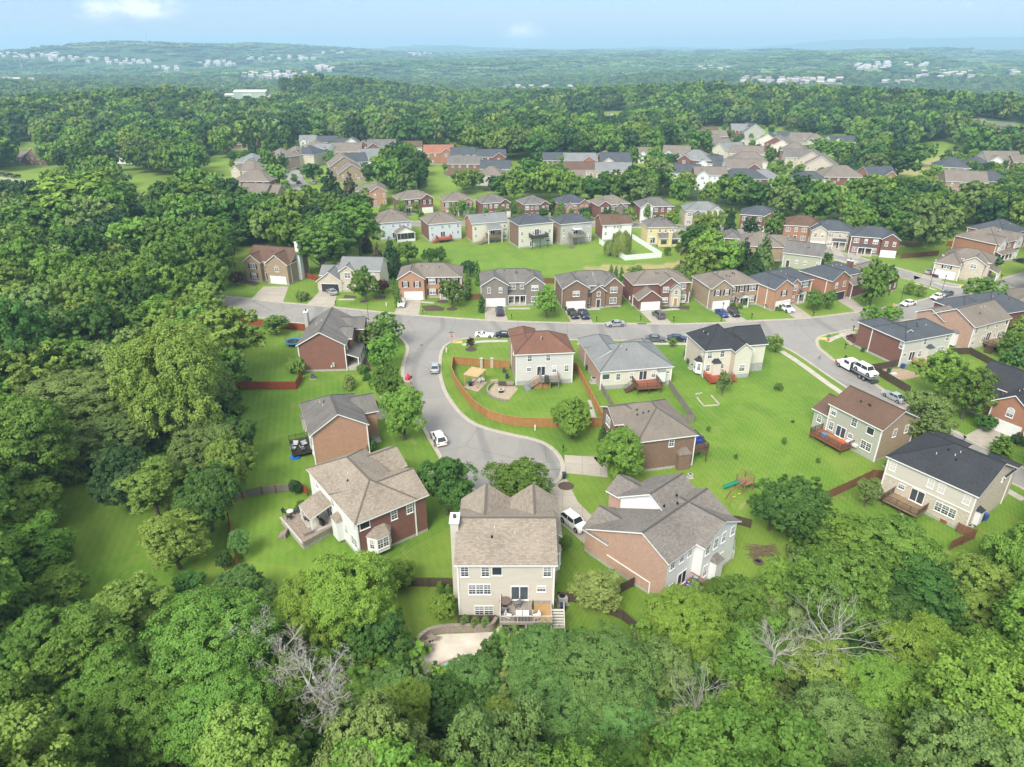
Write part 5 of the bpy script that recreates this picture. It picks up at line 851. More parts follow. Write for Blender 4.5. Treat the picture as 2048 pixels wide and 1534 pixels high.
def trunk_mesh(name,C,r_,R,z0,z1,seed,limbs=9,thick=.30,fork=.28):
    rs=np.random.RandomState(seed);mb=MB();top=z0+(z1 - z0)*.55;wob=rs.normal(size=(5,2))*R*.02;wob[0]=0
    pts=[(wob[i][0],wob[i][1], -.3+(top+.3)*i/4) for i in range(5)];mb.tube(pts,[thick*1.35,thick,thick*.85,thick*.65,thick*.35],7)
    for j in rs.permutation(len(C))[:limbs]:
        c=C[j];b0=min(max(z0*.6,(c[2])*fork+rs.uniform(0,1.0)),top);mid=np.array([c[0]*.5,c[1]*.5,b0+(c[2] - b0)*.42]);mb.tube([(0,0,b0),tuple(mid),tuple(c)],[thick*.5,thick*.32,thick*.1],5)
    return mb.mesh(name,BARK)
TPL={}
def template(kind,lod,var):
    k=(kind,lod,var)
    if k in TPL: return TPL[k]
    spec=dict(round=(46,2.4,11),layered=(58,2.6,11.5),oval=(44,1.7,11.5),open=(40,2.6,12),cone=(40,.5,11),column=(16,.15,9),shrub=(18,.2,4.6),willow=(30,1.0,9))[kind]
    n,ls={-1: (95000,.105),0: (42000,.15),1: (16000,.24),2: (4200,.46),3: (1300,.80)}[lod]
    if kind == 'column': n,ls=int(n*.35),ls*.8
    if kind == 'shrub': n,ls=int(n*.5),ls*1.0
    R=2.0 if kind == 'column' else 5.0;seed=hash_(kind)*31+var*7+3
    if kind == 'willow':
        rs=np.random.RandomState(seed);N_=int(n*.9);a=rs.uniform(0,2*math.pi,N_ // 14);rr_=R*np.sqrt(rs.uniform(.05,1,len(a)))*(.86+.14*np.sin(a*7));P=[];
        for ai,ri in zip(a,rr_):
            zt=9.4 - 2.4*(ri/R) ** 3+rs.uniform(-1.2,.4)+math.sin(ai*5)*.7;zb=max(.5,zt - rs.uniform(2.2,6.5));zz=np.linspace(zt,zb,14);out=ri+(zt - zz)*.03;P.append(np.stack([out*math.cos(ai)+rs.normal(size=14)*.12,out*math.sin(ai)+rs.normal(size=14)*.12,zz],1))
        P=np.concatenate(P);N=unit(P*np.array([1,1,0])+rs.normal(size=P.shape)*1.2);s=ls*1.2*rs.uniform(.7,1.3,len(P));T=np.tile([0,0,1.],(len(P),1))+rs.normal(size=P.shape)*.12;W_=unit(np.cross(T,N))*(s*.3)[:,None];T=T*s[:,None]*1.3
        V=np.stack([P - T,P+W_,P+T,P - W_],1).reshape(-1,3);me=raw_mesh('crown',V,np.arange(len(V)).reshape(-1,4),[LEAF['fresh']],dict(tint=rs.rand(len(P))),False,'FACE');C=np.array([[1,0,6],[-1,1,6.5],[0, -1,7.]]);r_=np.ones(3)
    else: me,C,r_=crown('crown',seed,'round' if kind in ('shrub',) else kind,max(10,int(spec[0]*(1.5 if lod < 0 else 1 if lod < 2 else .8 if lod == 2 else .55))),n,ls,R,spec[1],spec[2])
    tr=trunk_mesh('trunk',C,r_,R,spec[1],spec[2],seed,10 if kind in ('open','layered') else 6) if kind not in ('column','shrub') and lod < 3 else None
    TPL[k]=(me,tr,R,spec[2]);return TPL[k]
def hash_(s): return sum(ord(c)*(i+1) for i,c in enumerate(s)) % 97
def dead_tree(seed,h=13,spread=4.5,curl=.5,lean=(.5,0)):
    rs=np.random.RandomState(seed);mb=MB()
    def grow(p,d,L,r,dep):
        n=4;pts=[p];rads=[r]
        for i in range(n): d=unit(d+rs.normal(size=3)*.16*(1+curl*dep)+np.array([0,0,.03]));p=p+d*L/n;pts.append(p);rads.append(r*(1 - .55*(i+1)/n))
        mb.tube([tuple(q) for q in pts],rads,6 if dep == 0 else 4 if dep < 3 else 3)
        if dep < 5:
            for k in range(dict([(0,7),(1,4),(2,4),(3,3),(4,2)])[dep]):
                t=rs.uniform(.35,1.0) if dep else rs.uniform(.42,1.0);q=pts[min(n,int(t*n))];a=rs.uniform(0,6.28);e=rs.uniform(.35,1.1);u=unit(np.cross(d,rs.normal(size=3)));nd=unit(d*math.cos(e)+u*math.sin(e)+np.array([0,0,.1]));grow(q,nd,L*rs.uniform(.42,.66),max(.014,rads[min(n,int(t*n))]*.55),dep+1)
    grow(np.zeros(3) - np.array([0,0,.3]),unit(np.array([lean[0]*.2,lean[1]*.2,1.])),h*.62,.30,0);return mb
def bush_branches(seed,h=9):
    rs=np.random.RandomState(seed);mb=MB()
    def grow(p,d,L,r,dep):
        q=p+d*L*.5+rs.normal(size=3)*.1*L;e=p+unit(d+rs.normal(size=3)*.12)*L;mb.tube([tuple(p),tuple(q),tuple(e)],[r,r*.7,r*.35],4 if dep < 2 else 3)
        if dep < 4:
            for k in range(4 if dep < 2 else 3): nd=unit(d+rs.normal(size=3)*.42+np.array([0,0,.12]));grow(q if k % 2 else e,nd,L*rs.uniform(.5,.72),max(.012,r*.45),dep+1)
    for k in range(9): a=k*.7;grow(np.array([0,0,h*.3]),unit(np.array([math.cos(a),math.sin(a),rs.uniform(.5,1.6)])),h*.42,.085,1)
    mb.tube([(0,0, -5),(0,0,h*.32)],[.25,.18],6);return mb
# ---- positions: crown centre (px, py) and half width as the picture shows them
ASPECT=dict(round=1.08,layered=1.12,oval=1.35,open=1.2,cone=1.9,column=2.7,shrub=.85,willow=.95)
def at_crown(px,py,rpx,kind,hk=1.0,zoff=None):
    x,y=at(px,py,4.0)
    for _ in range(12):
        g=float(terr(x,y));_,_,Z=proj(x,y,g+5);R=rpx*Z/FPX;h=R*2*ASPECT[kind]*hk;hc=h*.55 if zoff is None else zoff+h*.5;x,y=at(px,py,hc) if math.hypot(x,y) < 425 else at(px,py,hc)
    return x,y,R,h
TREES=[]            # dict(x,y,R,h,kind,leaf,label,group,hand)
def T(px,py,rpx,kind,lf,label=None,name='tree',hk=1.0,group=None,**kw):
    x,y,R,h=at_crown(px,py,rpx,kind,hk);TREES.append(dict(x=x,y=y,R=R,h=h,kind=kind,leaf=lf,label=label,name=name,group=group,px=px,py=py,hand=True,**kw))
for a in [
 # street and yard trees
 (893,973,58,'round','deep','dark dense round tree between the white-sided brick house and the tan-roofed one','maple_tree',1.0),(1052,968,66,'open','mid','spreading mid-green tree at the foot of the cul-de-sac circle','maple_tree',.75),(1238,905,48,'oval','fresh','bright upright tree before the brown brick house','maple_tree',.95),(1143,833,40,'oval','fresh','round bright tree inside the curve of the orange fence','maple_tree',.85),
 (806,818,45,'oval','fresh','tall bright street tree nearer the camera left of the cul-de-sac street','maple_tree',1.05),(775,765,32,'oval','mid','street tree half behind the taller bright one','maple_tree',1.0),(764,700,30,'oval','fresh','bright tree by the kerb beside the dark brick house','maple_tree',1.0),(772,660,32,'round','mid','mid-green tree at the street corner behind the bright one','maple_tree',.95),(738,672,30,'round','sage','dull green shrubby tree beside the dark brick house porch','dogwood_tree',.9),
 (728,565,28,'oval','mid','oval tree in front of the beige brick house','maple_tree',1.0),(904,585,26,'round','mid','round tree in the lawn of the orange brick house','maple_tree',1.0),(1093,603,25,'oval','fresh','bright pyramidal tree in front of the grey brick house','maple_tree',.95),(1629,598,17,'oval','mid','left one of two small oval trees behind the white pickup','maple_tree',1.0),(1657,597,15,'oval','mid','right one of two small oval trees behind the white pickup','maple_tree',1.0),
 (1752,562,33,'oval','mid','large oval tree in front of the slate-roofed house with dark garage','maple_tree',1.15),(1748,628,22,'round','fresh','left one of two round trees behind the grey-blue roof','maple_tree',.9),(1787,626,20,'round','fresh','right one of two round trees behind the grey-blue roof','maple_tree',.9),(1973,582,36,'round','mid','wide round tree at the upper right street corner','maple_tree',.8),(1940,540,16,'round','deep','small round dark tree in the corner lawn at the right','maple_tree',.9),
 (1985,523,17,'round','deep','dark small tree beside the long-porched brick house','maple_tree',.8),(1545,448,22,'oval','mid','bright tree between the slate-roofed and brown-roofed brick houses','maple_tree',1.05),(1503,452,17,'oval','dark','small dark tree before the house with white balcony','maple_tree',1),(1462,435,15,'cone','dark','dark conical evergreen left of the white balcony house','cedar_tree',.9),
 (1885,745,45,'round','fresh','upper tree of the three big ones beside the lower right street','maple_tree',1.0),(1940,785,46,'round','mid','right-hand tree of the three big ones beside the lower right street','maple_tree',1.1),(1857,835,52,'open','sage','pale nearest tree of the three beside the lower right street','maple_tree',1.0),(1975,845,20,'round','deep','small dark tree beside the charcoal-roofed brick garage house','maple_tree',.8),(2040,720,34,'round','deep','dark green tree behind the brown fence at the right edge','maple_tree',1.0),(2046,655,24,'round','lime','yellow-green tree at the right edge above the slate roof','maple_tree',1.0),(2030,690,30,'round','mid','tree behind the cream house with the high deck','maple_tree',.9),
 (1554,684,17,'open','olive','sparse olive tree at the back corner of the charcoal-roofed house','cherry_tree',1.0),(1347,683,9,'open','olive','thin olive sapling beside the path left of the charcoal roof','young_tree',1.0),(1232,693,8,'round','mid','small round bush behind the pale blue-grey roof','shrub',.8),(1448,765,14,'open','sage','slim sparse tree in front of the bright red deck','young_tree',1.6),(942,683,8,'open','plum','small dark young tree in a mulch ring by the stop sign','young_tree',1.3),
 (1569,881,5.5,'open','mid','sapling standing nearest the middle of the open lawn','young_tree',1.3),(1418,856,4.5,'open','mid','tiny sapling right of the blue sofa deck','young_tree',1.3),(1472,912,4.2,'open','mid','tiny sapling above the play set','young_tree',1.3),(1636,920,4.6,'open','fresh','tiny sapling beside the deck full of toys','young_tree',1.3),(1737,982,24,'open','sage','bluish sparse tree inside the brown fence, lower right','young_tree',1.2),(1558,773,10,'shrub','mid','low shrub alone on the open lawn','shrub',.8),(1586,842,4,'shrub','deep','tiny tuft bush on the open lawn','shrub',.8),
 (697,765,15,'shrub','pale','pale flowering hydrangea bush at the dark brick house corner','hydrangea_bush',1.0),(733,753,9,'shrub','deep','small round dark shrub beside the front porch','shrub',.9),(725,737,12,'shrub','mid','low green shrub bed by the porch steps','shrub',.9),(745,715,10,'column','fresh','bright evergreen column behind the street tree','arborvitae',.6),(592,730,22,'shrub','olive','mixed shrub clump at the left wall of the dark brick house','shrub',.9),(549,648,26,'open','mid','loose shrubby tree by the red fence along the street','crape_myrtle',.7),
 (737,890,17,'shrub','deep','dark shrub below the orange brick gable house','shrub',1.0),(741,848,8,'shrub','deep','narrow dark bush along the brick wall','shrub',1.3),(590,973,14,'open','dark','dark small tree at the brown fence corner','young_tree',.9),(598,1010,11,'shrub','mid','round bush beside the raised patio','shrub',.9),(800,1145,33,'open','fresh','light green loose tree beside the air conditioner','cherry_tree',.8),(886,1215,33,'round','lime','bright lime round tree at the beige house corner','maple_tree',.85),(880,1175,9,'column','mid','left one of two slim evergreens by the dark fence','arborvitae',.7),(896,1178,7,'column','mid','right one of two slim evergreens by the dark fence','arborvitae',.7),
 (1196,1180,50,'open','pale','yellow-green feathery tree between the two near houses','smoke_tree',.8),(1130,1085,14,'round','mid','small weeping tree at the right wall of the tan-roofed house','young_tree',1.2),(1197,1095,7,'column','fresh','slim evergreen against the pink brick wall','arborvitae',.9),(1217,878,8,'column','mid','slim dark evergreen at the fence end','arborvitae',1.0),(1205,872,9,'column','deep','evergreen spire beside the orange fence end','arborvitae',1.1),(1208,900,14,'shrub','dark','dark shrubs at the brown brick house door','shrub',1.1),
 (1238,965,20,'shrub','deep','low dark shrub behind the bright upright tree','shrub',1.0),(955,545,7,'column','mid','tall evergreen column left of the grey brick house','arborvitae',1.3),(936,568,8,'column','mid','evergreen column right of the orange brick house','arborvitae',1.4),(963,605,8,'column','deep','short evergreen column at the grey house garage','arborvitae',.9),(795,588,8,'column','mid','evergreen column left of the white parked suv','arborvitae',1.1),(788,572,5,'column','mid','thin evergreen column beside the beige house','arborvitae',1.4),
 (765,572,16,'round','plum','dark purple-leaved tree beside the beige brick house','plum_tree',.8),(470,555,15,'round','plum','purple-leaved tree at the left end of the street','plum_tree',.9),(492,548,11,'shrub','gold','yellow shrub before the tan brick house','shrub',1.0),(605,591,14,'shrub','sage','tall pampas grass clump between two driveways','pampas_grass',.8),(1222,542,5,'column','mid','left one of three evergreen columns behind the brown brick house','arborvitae',1.1),(1232,545,5,'column','mid','middle one of three evergreen columns behind the brown brick house','arborvitae',1.1),(1243,546,5,'column','mid','right one of three evergreen columns behind the brown brick house','arborvitae',1.1),
 (1478,611,7,'shrub','mid','left clipped round bush by the tan-brown house','shrub',.9),(1489,607,6,'shrub','mid','right clipped round bush by the tan-brown house','shrub',.9),(1465,608,7,'shrub','mid','bush beside the small white portico','shrub',.8),(985,300,0,None,None) ,
 (2005,890,22,'column','mid','broad evergreen beside the garage at the right edge','arborvitae',.38),(1996,975,11,'column','mid','evergreen column at the end of the pale brick house','arborvitae',.9),(2008,967,9,'column','mid','second evergreen column at the end of the pale brick house','arborvitae',.95),(2040,880,14,'shrub','dark','dark shrub at the right edge behind the driveway','shrub',1),(1818,575,11,'open','olive','sparse reddish-green young tree by the cross street','cherry_tree',1),(1840,580,11,'open','olive','second sparse young tree by the cross street','cherry_tree',1),
 (1243,488,22,'willow','pale','large weeping willow behind the white vinyl fence','willow_tree',1.1),(1222,496,16,'willow','pale','smaller left half of the weeping willow pair','willow_tree',.9),
 (1335,500,8,'oval','mid','left small tree in front of the yellow sunroom','young_tree',1),(1357,493,8,'oval','sage','right small tree in front of the yellow sunroom','young_tree',1),(1375,470,14,'cone','dark','dark cedar beside the yellow house','cedar_tree',.8),(1420,455,22,'round','mid','tall feathery green tree behind the cedar','maple_tree',1.1),(1418,498,34,'round','lime','big lime-topped tree at the head of the juniper group','maple_tree',1.0),(1450,515,28,'round','deep','dark tree right of the big lime-topped one','maple_tree',1.1),(1403,530,17,'round','lime','small lime tree at the grassy swale','maple_tree',.8),(1360,540,16,'round','sage','grey-green shrub tree behind the deep red house','young_tree',.7),(1275,543,18,'open','mid','low spreading tree behind the brown and red houses','young_tree',.55),
 (1490,505,26,'cone','dark','left dark juniper in front of the taupe roof','juniper_tree',.75),(1530,500,30,'cone','sage','wide grey-green juniper in front of the taupe roof','juniper_tree',.75),(1510,525,24,'cone','dark','lower dark juniper behind the tan-brown house','juniper_tree',.7),(1640,515,12,'cone','dark','small dark evergreen right of the sage house','cedar_tree',.7),(1655,513,11,'round','deep','round dark tree right of the sage house','maple_tree',.8),
 (780,500,22,'cone','dark','dark pine left of the beige row behind the screened porch','pine_tree',.8),(755,510,18,'cone','rust','rusty brown conifer beside the pale grey roof','pine_tree',.9),(815,505,24,'round','mid','bright tree below the screened porch','maple_tree',.9),(857,510,14,'oval','deep','left one of two dark oval trees in the back lawn','pear_tree',.95),(880,508,14,'oval','deep','right one of two dark oval trees in the back lawn','pear_tree',.95),(940,535,20,'round','dark','dark round shrub tree behind the orange brick house','holly_tree',.8),(790,525,18,'cone','dark','lower dark pine behind the pale grey roof','pine_tree',.8),(732,480,14,'cone','rust','brown-tinged conifer at the wood edge','pine_tree',.9),
 (720,405,28,'open','sage','pale tree before the orange brick gable end','locust_tree',1.0),(1030,412,14,'round','mid','left tree hiding the half hidden brick house','maple_tree',.9),(1055,405,16,'round','mid','middle tree hiding the half hidden brick house','maple_tree',.9),(1098,412,20,'round','deep','blue-green tree left of the slate-blue roof','maple_tree',.8),(1322,425,13,'cone','dark','dark tree before the white garage gable','cedar_tree',.6),
 (535,322,18,'oval','mid','tall tree in front of the far left cluster','maple_tree',1.1),(567,322,12,'oval','deep','dark oval tree beside the far street','maple_tree',1.1),(548,350,24,'round','fresh','bright tree at the left of the far street','maple_tree',1.0),(625,343,21,'round','deep','dark round tree on the right of the far street','maple_tree',.9),(628,272,16,'round','lime','lime tree before the white cottage, far row','maple_tree',1.0),(505,285,14,'cone','dark','dark pointed evergreen below the utility pole','cedar_tree',.8),(545,275,25,'cone','deep','broad evergreen right of the utility pole','pine_tree',.6),(572,275,18,'oval','deep','tall dark tree next to the broad evergreen','maple_tree',1.1),
 (660,360,26,'cone','dark','dark conifer group right of the far street','pine_tree',.6),(700,368,24,'cone','rust','rusty conifer by the far tan gables','pine_tree',.6),(648,310,16,'round','mid','round tree left of the tan bungalow','maple_tree',.8),(935,322,15,'round','deep','round dark tree before the grey-roofed brown house','maple_tree',.9),(938,302,11,'round','mid','small round tree before the pale blue house','maple_tree',.9),
 (1070,325,0,None,None),(1103,325,10,'oval','mid','small tree left of the middle far row','maple_tree',1),(1124,325,13,'oval','fresh','bright tree between two middle far row houses','maple_tree',1),(1266,312,16,'oval','mid','tall bright tree right of the slate gables','maple_tree',1.1),(1310,312,17,'oval','fresh','lime-topped tree right of the white house','maple_tree',1.1),(1348,318,13,'round','deep','dark tree before the tan-roofed end house','maple_tree',.9),(1285,345,0,None,None),(1245,340,11,'round','deep','small dark tree at the pale house wall','maple_tree',.9),(1272,345,16,'willow','pale','pale weeping tree above the tree belt','willow_tree',.9),(1310,345,32,'round','sage','large grey-green oak above the tree belt','oak_tree',1.0),
 (1400,283,27,'round','mid','big round tree at the left of the right cluster','oak_tree',.95),(1540,311,12,'oval','mid','tree in the middle of the far right street','maple_tree',1.1),(1560,302,8,'cone','dark','small dark spruce by the far right street','spruce_tree',.8),(1455,268,8,'round','deep','small round tree at the street\'s upper left','maple_tree',.9),(1478,277,7,'oval','mid','tiny tree at the top of the far right street','maple_tree',1),(1505,288,8,'round','mid','small tree below the top of the far right street','maple_tree',1),(1430,330,9,'oval','mid','small tree before the dark cottage','maple_tree',1),(1617,327,14,'cone','dark','dark spreading tree at the right bend','pine_tree',.5),(1645,343,12,'round','deep','round dark tree left of the broad tan hip roof','maple_tree',.9),(1590,268,9,'oval','mid','oval tree by the white and pink-brown house','maple_tree',1),(1640,295,22,'round','mid','wide tree behind the beige gables','oak_tree',.9),(1680,300,26,'round','fresh','bright spreading tree before the white farmhouse','oak_tree',.8),
 (1707,318,14,'cone','dark','left dark pine below the farmhouse','pine_tree',.8),(1732,322,18,'cone','deep','dark pine before the slate hip roof','pine_tree',.7),(1718,302,12,'oval','dark','tall dark tree left of the large taupe house','pine_tree',1),(1800,325,38,'round','deep','wide dark tree mass left of the field','oak_tree',.7),(1845,305,26,'round','mid','round tree at the field corner','oak_tree',.9),(1945,342,19,'round','deep','round tree in front of the small slate-roofed house','maple_tree',.9),(1985,335,15,'round','deep','round tree left of the arched-window house','maple_tree',.9),(2035,345,20,'round','olive','olive tree before the arched-window house','maple_tree',1),(1868,345,20,'open','lime','pale lime feathery tree in the field','willow_tree',.8),(1872,460,24,'round','deep','round tree before the woods at the wooden retaining wall','maple_tree',.9),(1690,460,0,None,None),
 # left woods
 (345,775,98,'round','olive','huge pale crown crest of the tallest tree in the left wood','oak_tree',1.25),(400,900,72,'round','sage','middle boughs of the huge tree in the left wood','oak_tree',.8),(300,820,60,'round','sage','pale tree at the flank of the huge oak','oak_tree',1),(300,975,58,'open','olive','yellow-green tree with bare twigs below the huge oak','elm_tree',.95),(345,1080,62,'open','olive','loose yellow-green tree over the dark lawn','elm_tree',.9),(410,1000,60,'round','deep','dark green tree right of the yellow-green ones','oak_tree',1.1),(378,1168,30,'round','deep','small dark tree with visible trunk on the shaded lawn','maple_tree',.9),
 (160,800,105,'layered','sage','wide grey-green spreading oak in the left wood','oak_tree',.6),(235,870,70,'layered','sage','lower boughs of the grey-green oak','oak_tree',.7),(95,880,70,'layered','sage','left skirt of the grey-green oak','oak_tree',.6),(240,960,55,'round','dark','dark ivy-clad tree beside the shaded lawn','oak_tree',1.2),(105,675,52,'open','sage','pale silvery open tree with visible limbs','ash_tree',1.0),(440,748,50,'round','mid','bright dense tree at the edge of the lawn','maple_tree',1.0),(468,880,40,'round','deep','dark tree against the brick gable house lawn','maple_tree',1.3),(470,672,22,'open','sage','grey-green branches over the red fence corner','locust_tree',.9),(400,610,45,'round','olive','yellow-green tree at the head of the street','oak_tree',.9),(330,640,50,'round','mid','tree left of the street head','oak_tree',1),
 (420,480,55,'layered','mid','broad green tree left of the tan brick house','locust_tree',.9),(385,400,55,'layered','fresh','broad tree crown below the far left meadow','locust_tree',.8),(460,410,35,'round','deep','dark tree below the far left cluster','oak_tree',1),(160,400,75,'layered','lime','bright yellow-green domed tree in the left wood','locust_tree',.7),(230,395,45,'round','mid','tree at the right of the bright dome','oak_tree',.9),(60,450,60,'layered','mid','broad green tree at the left edge','locust_tree',.7),(10,385,28,'round','dark','dark tree at the left edge by the parked cars','oak_tree',1.0),
 (50,1010,62,'round','lime','bright lime tree at the left edge by the shaded lawn','maple_tree',.9),(60,1100,65,'open','fresh','light green tree at the left edge','elm_tree',.9),(125,1170,45,'open','fresh','light green tree on the shaded lawn edge','elm_tree',.9),(255,1200,62,'open','olive','yellow-green tree with white bare limbs','sycamore_tree',.9),(180,1290,70,'open','mid','leafy tree over a dark slope, lower left','oak_tree',1),(30,1390,50,'open','mid','small crowned tree with bare trunk at the lower left edge','oak_tree',1.3),(220,1370,70,'open','mid','leafy tree with bare bent limbs, lower left','oak_tree',1),(90,1270,60,'round','mid','leafy tree near the lower left edge','oak_tree',1),
 (430,1290,110,'layered','mid','great dense oak at the lower left','oak_tree',.95),(300,1420,90,'layered','mid','dense oak at the bottom left','oak_tree',1),(430,1430,90,'layered','mid','dense oak at the bottom, left of the dead trees','oak_tree',1),(560,1380,60,'round','mid','green tree under the dead trees','oak_tree',1),(485,1175,45,'round','blue','blue-green bushy tree at the yard\'s far corner','holly_tree',.9),(530,1190,28,'open','blue','bluish thin shrub beside the bushy tree','holly_tree',.8),(480,1085,22,'open','blue','saplings along the rusty fence','young_tree',1.3),(445,1120,18,'round','deep','dark growth behind the rusty fence','holly_tree',1.3),
 (615,1225,72,'round','lime','left bough of the bright lime maple in the near yard','maple_tree',.95),(700,1200,88,'round','lime','big bright lime maple in the near yard','maple_tree',1.0),(740,1270,55,'round','deep','dark side of the lime maple','maple_tree',1.1),(580,1290,40,'round','mid','green tree left of the dead trees','oak_tree',1),(520,1270,35,'round','mid','green tree beside the lime maple','oak_tree',1),
 # lower middle and right woods
 (785,1365,44,'round','blue','dark bluish bush tree left of the pool','holly_tree',.8),(800,1430,62,'round','lime','lime tree left of centre at the bottom','maple_tree',1.1),(945,1366,60,'layered','blue','feathery blue-green locust over the pool\'s left end','locust_tree',.75),(1050,1374,56,'layered','blue','feathery blue-green locust over the pool','locust_tree',.75),(900,1410,52,'round','deep','green tree in front of the pool','oak_tree',1),(1092,1322,70,'layered','blue','feathery locust in front of the rear deck','locust_tree',.8),(1200,1350,92,'layered','blue','big feathery locust right of the pool','locust_tree',.8),(1120,1410,80,'layered','blue','lower feathery locust at the bottom centre','locust_tree',.8),(1235,1420,70,'layered','blue','feathery locust right of bottom centre','locust_tree',.8),(1010,1450,55,'open','olive','rusty olive thin tree with bare branches','elm_tree',.8),
 (1372,1250,74,'round','lime','bright lime dome tree below the pink brick house','maple_tree',.95),(1440,1180,30,'open','mid','thin tree beside the near red deck','young_tree',1),(1480,1210,55,'round','mid','green tree right of the lime dome','oak_tree',.9),(1560,1160,50,'round','fresh','bright tree below the fire pit yard','oak_tree',.9),(1500,1310,65,'layered','mid','viny tree with drooping bare twigs','oak_tree',.9),(1590,1015,72,'round','deep','large dark dense tree by the play set','magnolia_tree',.85),(1630,1050,50,'round','deep','dark lower part of the dense tree clump','magnolia_tree',.8),(1545,1025,45,'round','deep','left part of the dense dark clump','magnolia_tree',.8),(1700,1075,60,'layered','fresh','light green tree inside the brown fence yard','locust_tree',.8),(1790,1100,75,'layered','mid','wide green tree below the pale brick house','locust_tree',.8),(1875,1180,70,'layered','deep','dark green tree below the pale brick house','locust_tree',.8),
 (1650,1150,55,'round','lime','yellow-green tree above the dead bush','maple_tree',.9),(1640,1340,70,'open','olive','olive ivy tree under the grey dead branches','elm_tree',.9),(1410,1440,62,'open','pale','sparse yellow-green tree with bare grey twigs','elm_tree',1),(1330,1340,55,'round','sage','grey-green tree right of the locusts','oak_tree',1),(1770,1230,65,'layered','deep','dark tree in the right wood','oak_tree',.9),(1850,1330,85,'round','lime','tree with bright yellow tips in the lower right wood','tulip_tree',1.0),(1760,1390,75,'round','fresh','bright tree left of the yellow-tipped one','oak_tree',1),(1980,1330,70,'round','lime','yellow-tipped tree near the lower right edge','tulip_tree',1),(1960,1190,70,'round','olive','olive tree at the right edge','oak_tree',1),(2010,1110,45,'round','lime','lime tree at the right edge by the grey house','maple_tree',.9),(1680,1470,90,'layered','sage','large feathery tree at the bottom right','locust_tree',.9),(1540,1460,70,'layered','sage','feathery tree at the bottom, right of centre','locust_tree',.9)]:
    if a[3]: T(a[0],a[1],a[2],a[3],a[4],a[5],a[6],a[7] if len(a) > 7 else 1.0)
# ---- fill the woods
rs=np.random.RandomState(11);rnd=random.Random(5)
hx=np.array([t_['x'] for t_ in TREES]);hy=np.array([t_['y'] for t_ in TREES]);hr=np.array([t_['R'] for t_ in TREES]);fx_=np.array([f[0] for f in FOOT]);fy_=np.array([f[1] for f in FOOT]);fr_=np.array([f[2] for f in FOOT])
def fill(r0,r1,sp,Rm,lim=52):
    out=[];r=r0
    while r < r1:
        n=int(2*R_(lim)*r/sp);a=(np.arange(n)+.5)/n*2*R_(lim) - R_(lim)+rs.uniform(-.5,.5,n)*sp/r*.8;rr_=r+rs.uniform(-.4,.4,n)*sp
        x=rr_*np.sin(a);y=rr_*np.cos(a);out.append(np.stack([x,y],1));r += sp*.9
    P=np.concatenate(out);R=Rm*rs.uniform(.72,1.3,len(P));h=np.minimum(R*2*rs.uniform(1.0,1.35,len(P)),19)+1.5
    g=terr(P[:,0],P[:,1]);px,py,Z=proj(P[:,0],P[:,1],g+h*.55);gx,gy,_=proj(P[:,0],P[:,1],g)
    ok=np.zeros(len(P),bool)
    for p in WOODS: ok |= npoly(px,py,p)
    ok |= ((px < -60) | (px > 2110)) & (np.hypot(P[:,0],P[:,1]) > 0)
    for p in CLEAR: ok &= ~npoly(gx,gy,p) & ~npoly(px,py,p)
    ok &= ~npoly(gx,gy,dark_lawn)
    for i in np.nonzero(ok)[0]:
        if len(fx_) and (np.hypot(fx_ - P[i,0],fy_ - P[i,1]) < fr_+R[i]*.75).any(): ok[i]=False
        elif (np.hypot(hx - P[i,0],hy - P[i,1]) < (hr+R[i])*.62).any(): ok[i]=False
    if r0 < 400:   # keep the crowns off the tops of houses seen beyond them
        for i in np.nonzero(ok)[0]:
            t_=proj(P[i,0],P[i,1],g[i]+h[i]);
            for fx1,fy1,fr1 in FOOT:
                if fy1 > P[i,1] and fy1 < 420:
                    q=proj(fx1,fy1,6.8)
                    if abs(q[0] - px[i]) < (R[i]*.8/Z[i]*FPX+fr1/q[2]*FPX*.6) and t_[1] < q[1] < gy[i]: ok[i]=False;break
    return P[ok],R[ok],h[ok],Z[ok]
pal=['mid','mid','deep','fresh','olive','sage','mid','fresh','deep','mid','olive']
AUTO=[]
for r0,r1,sp,Rm in ((30,130,8.2,5.2),(130,250,8.6,5.4),(250,430,9.2,5.6),(430,760,10.5,6.2),(760,1300,12.5,6.8)):
    P,R,h,Z=fill(r0,r1,sp,Rm,58 if r0 < 200 else 50 if r0 < 700 else 43)
    for i in range(len(P)): AUTO.append((P[i,0],P[i,1],R[i],h[i]))
print('auto trees',len(AUTO),'hand',len(TREES))
def leafmat(o,key): o.material_slots[0].link='OBJECT';o.material_slots[0].material=LEAF[key]
def put_tree(d,lod):
    v=rnd.randrange(2 if lod in (-1,2) else 3);me,tr,R0,H0=template(d['kind'],lod,v);t=thing(d['name'],d['label'],d['cat'],(d['x'],d['y'],float(terr(d['x'],d['y'])) - .05),rnd.uniform(0,6.28),d.get('group'))
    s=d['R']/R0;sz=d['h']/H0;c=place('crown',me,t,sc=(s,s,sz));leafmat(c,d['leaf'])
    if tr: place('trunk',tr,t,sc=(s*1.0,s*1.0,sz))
    return t
CATS=dict(shrub='shrub',arborvitae='evergreen',cedar_tree='evergreen',juniper_tree='evergreen',pine_tree='evergreen',spruce_tree='evergreen',hydrangea_bush='shrub',pampas_grass='ornamental grass',young_tree='young tree',willow_tree='willow')
for d in TREES:
    dist=math.hypot(d['x'],d['y']);d['cat']=CATS.get(d['name'],'tree');put_tree(d, -1 if d['R']/dist > .062 else 0 if dist < 125 else 1 if dist < 230 else 2)
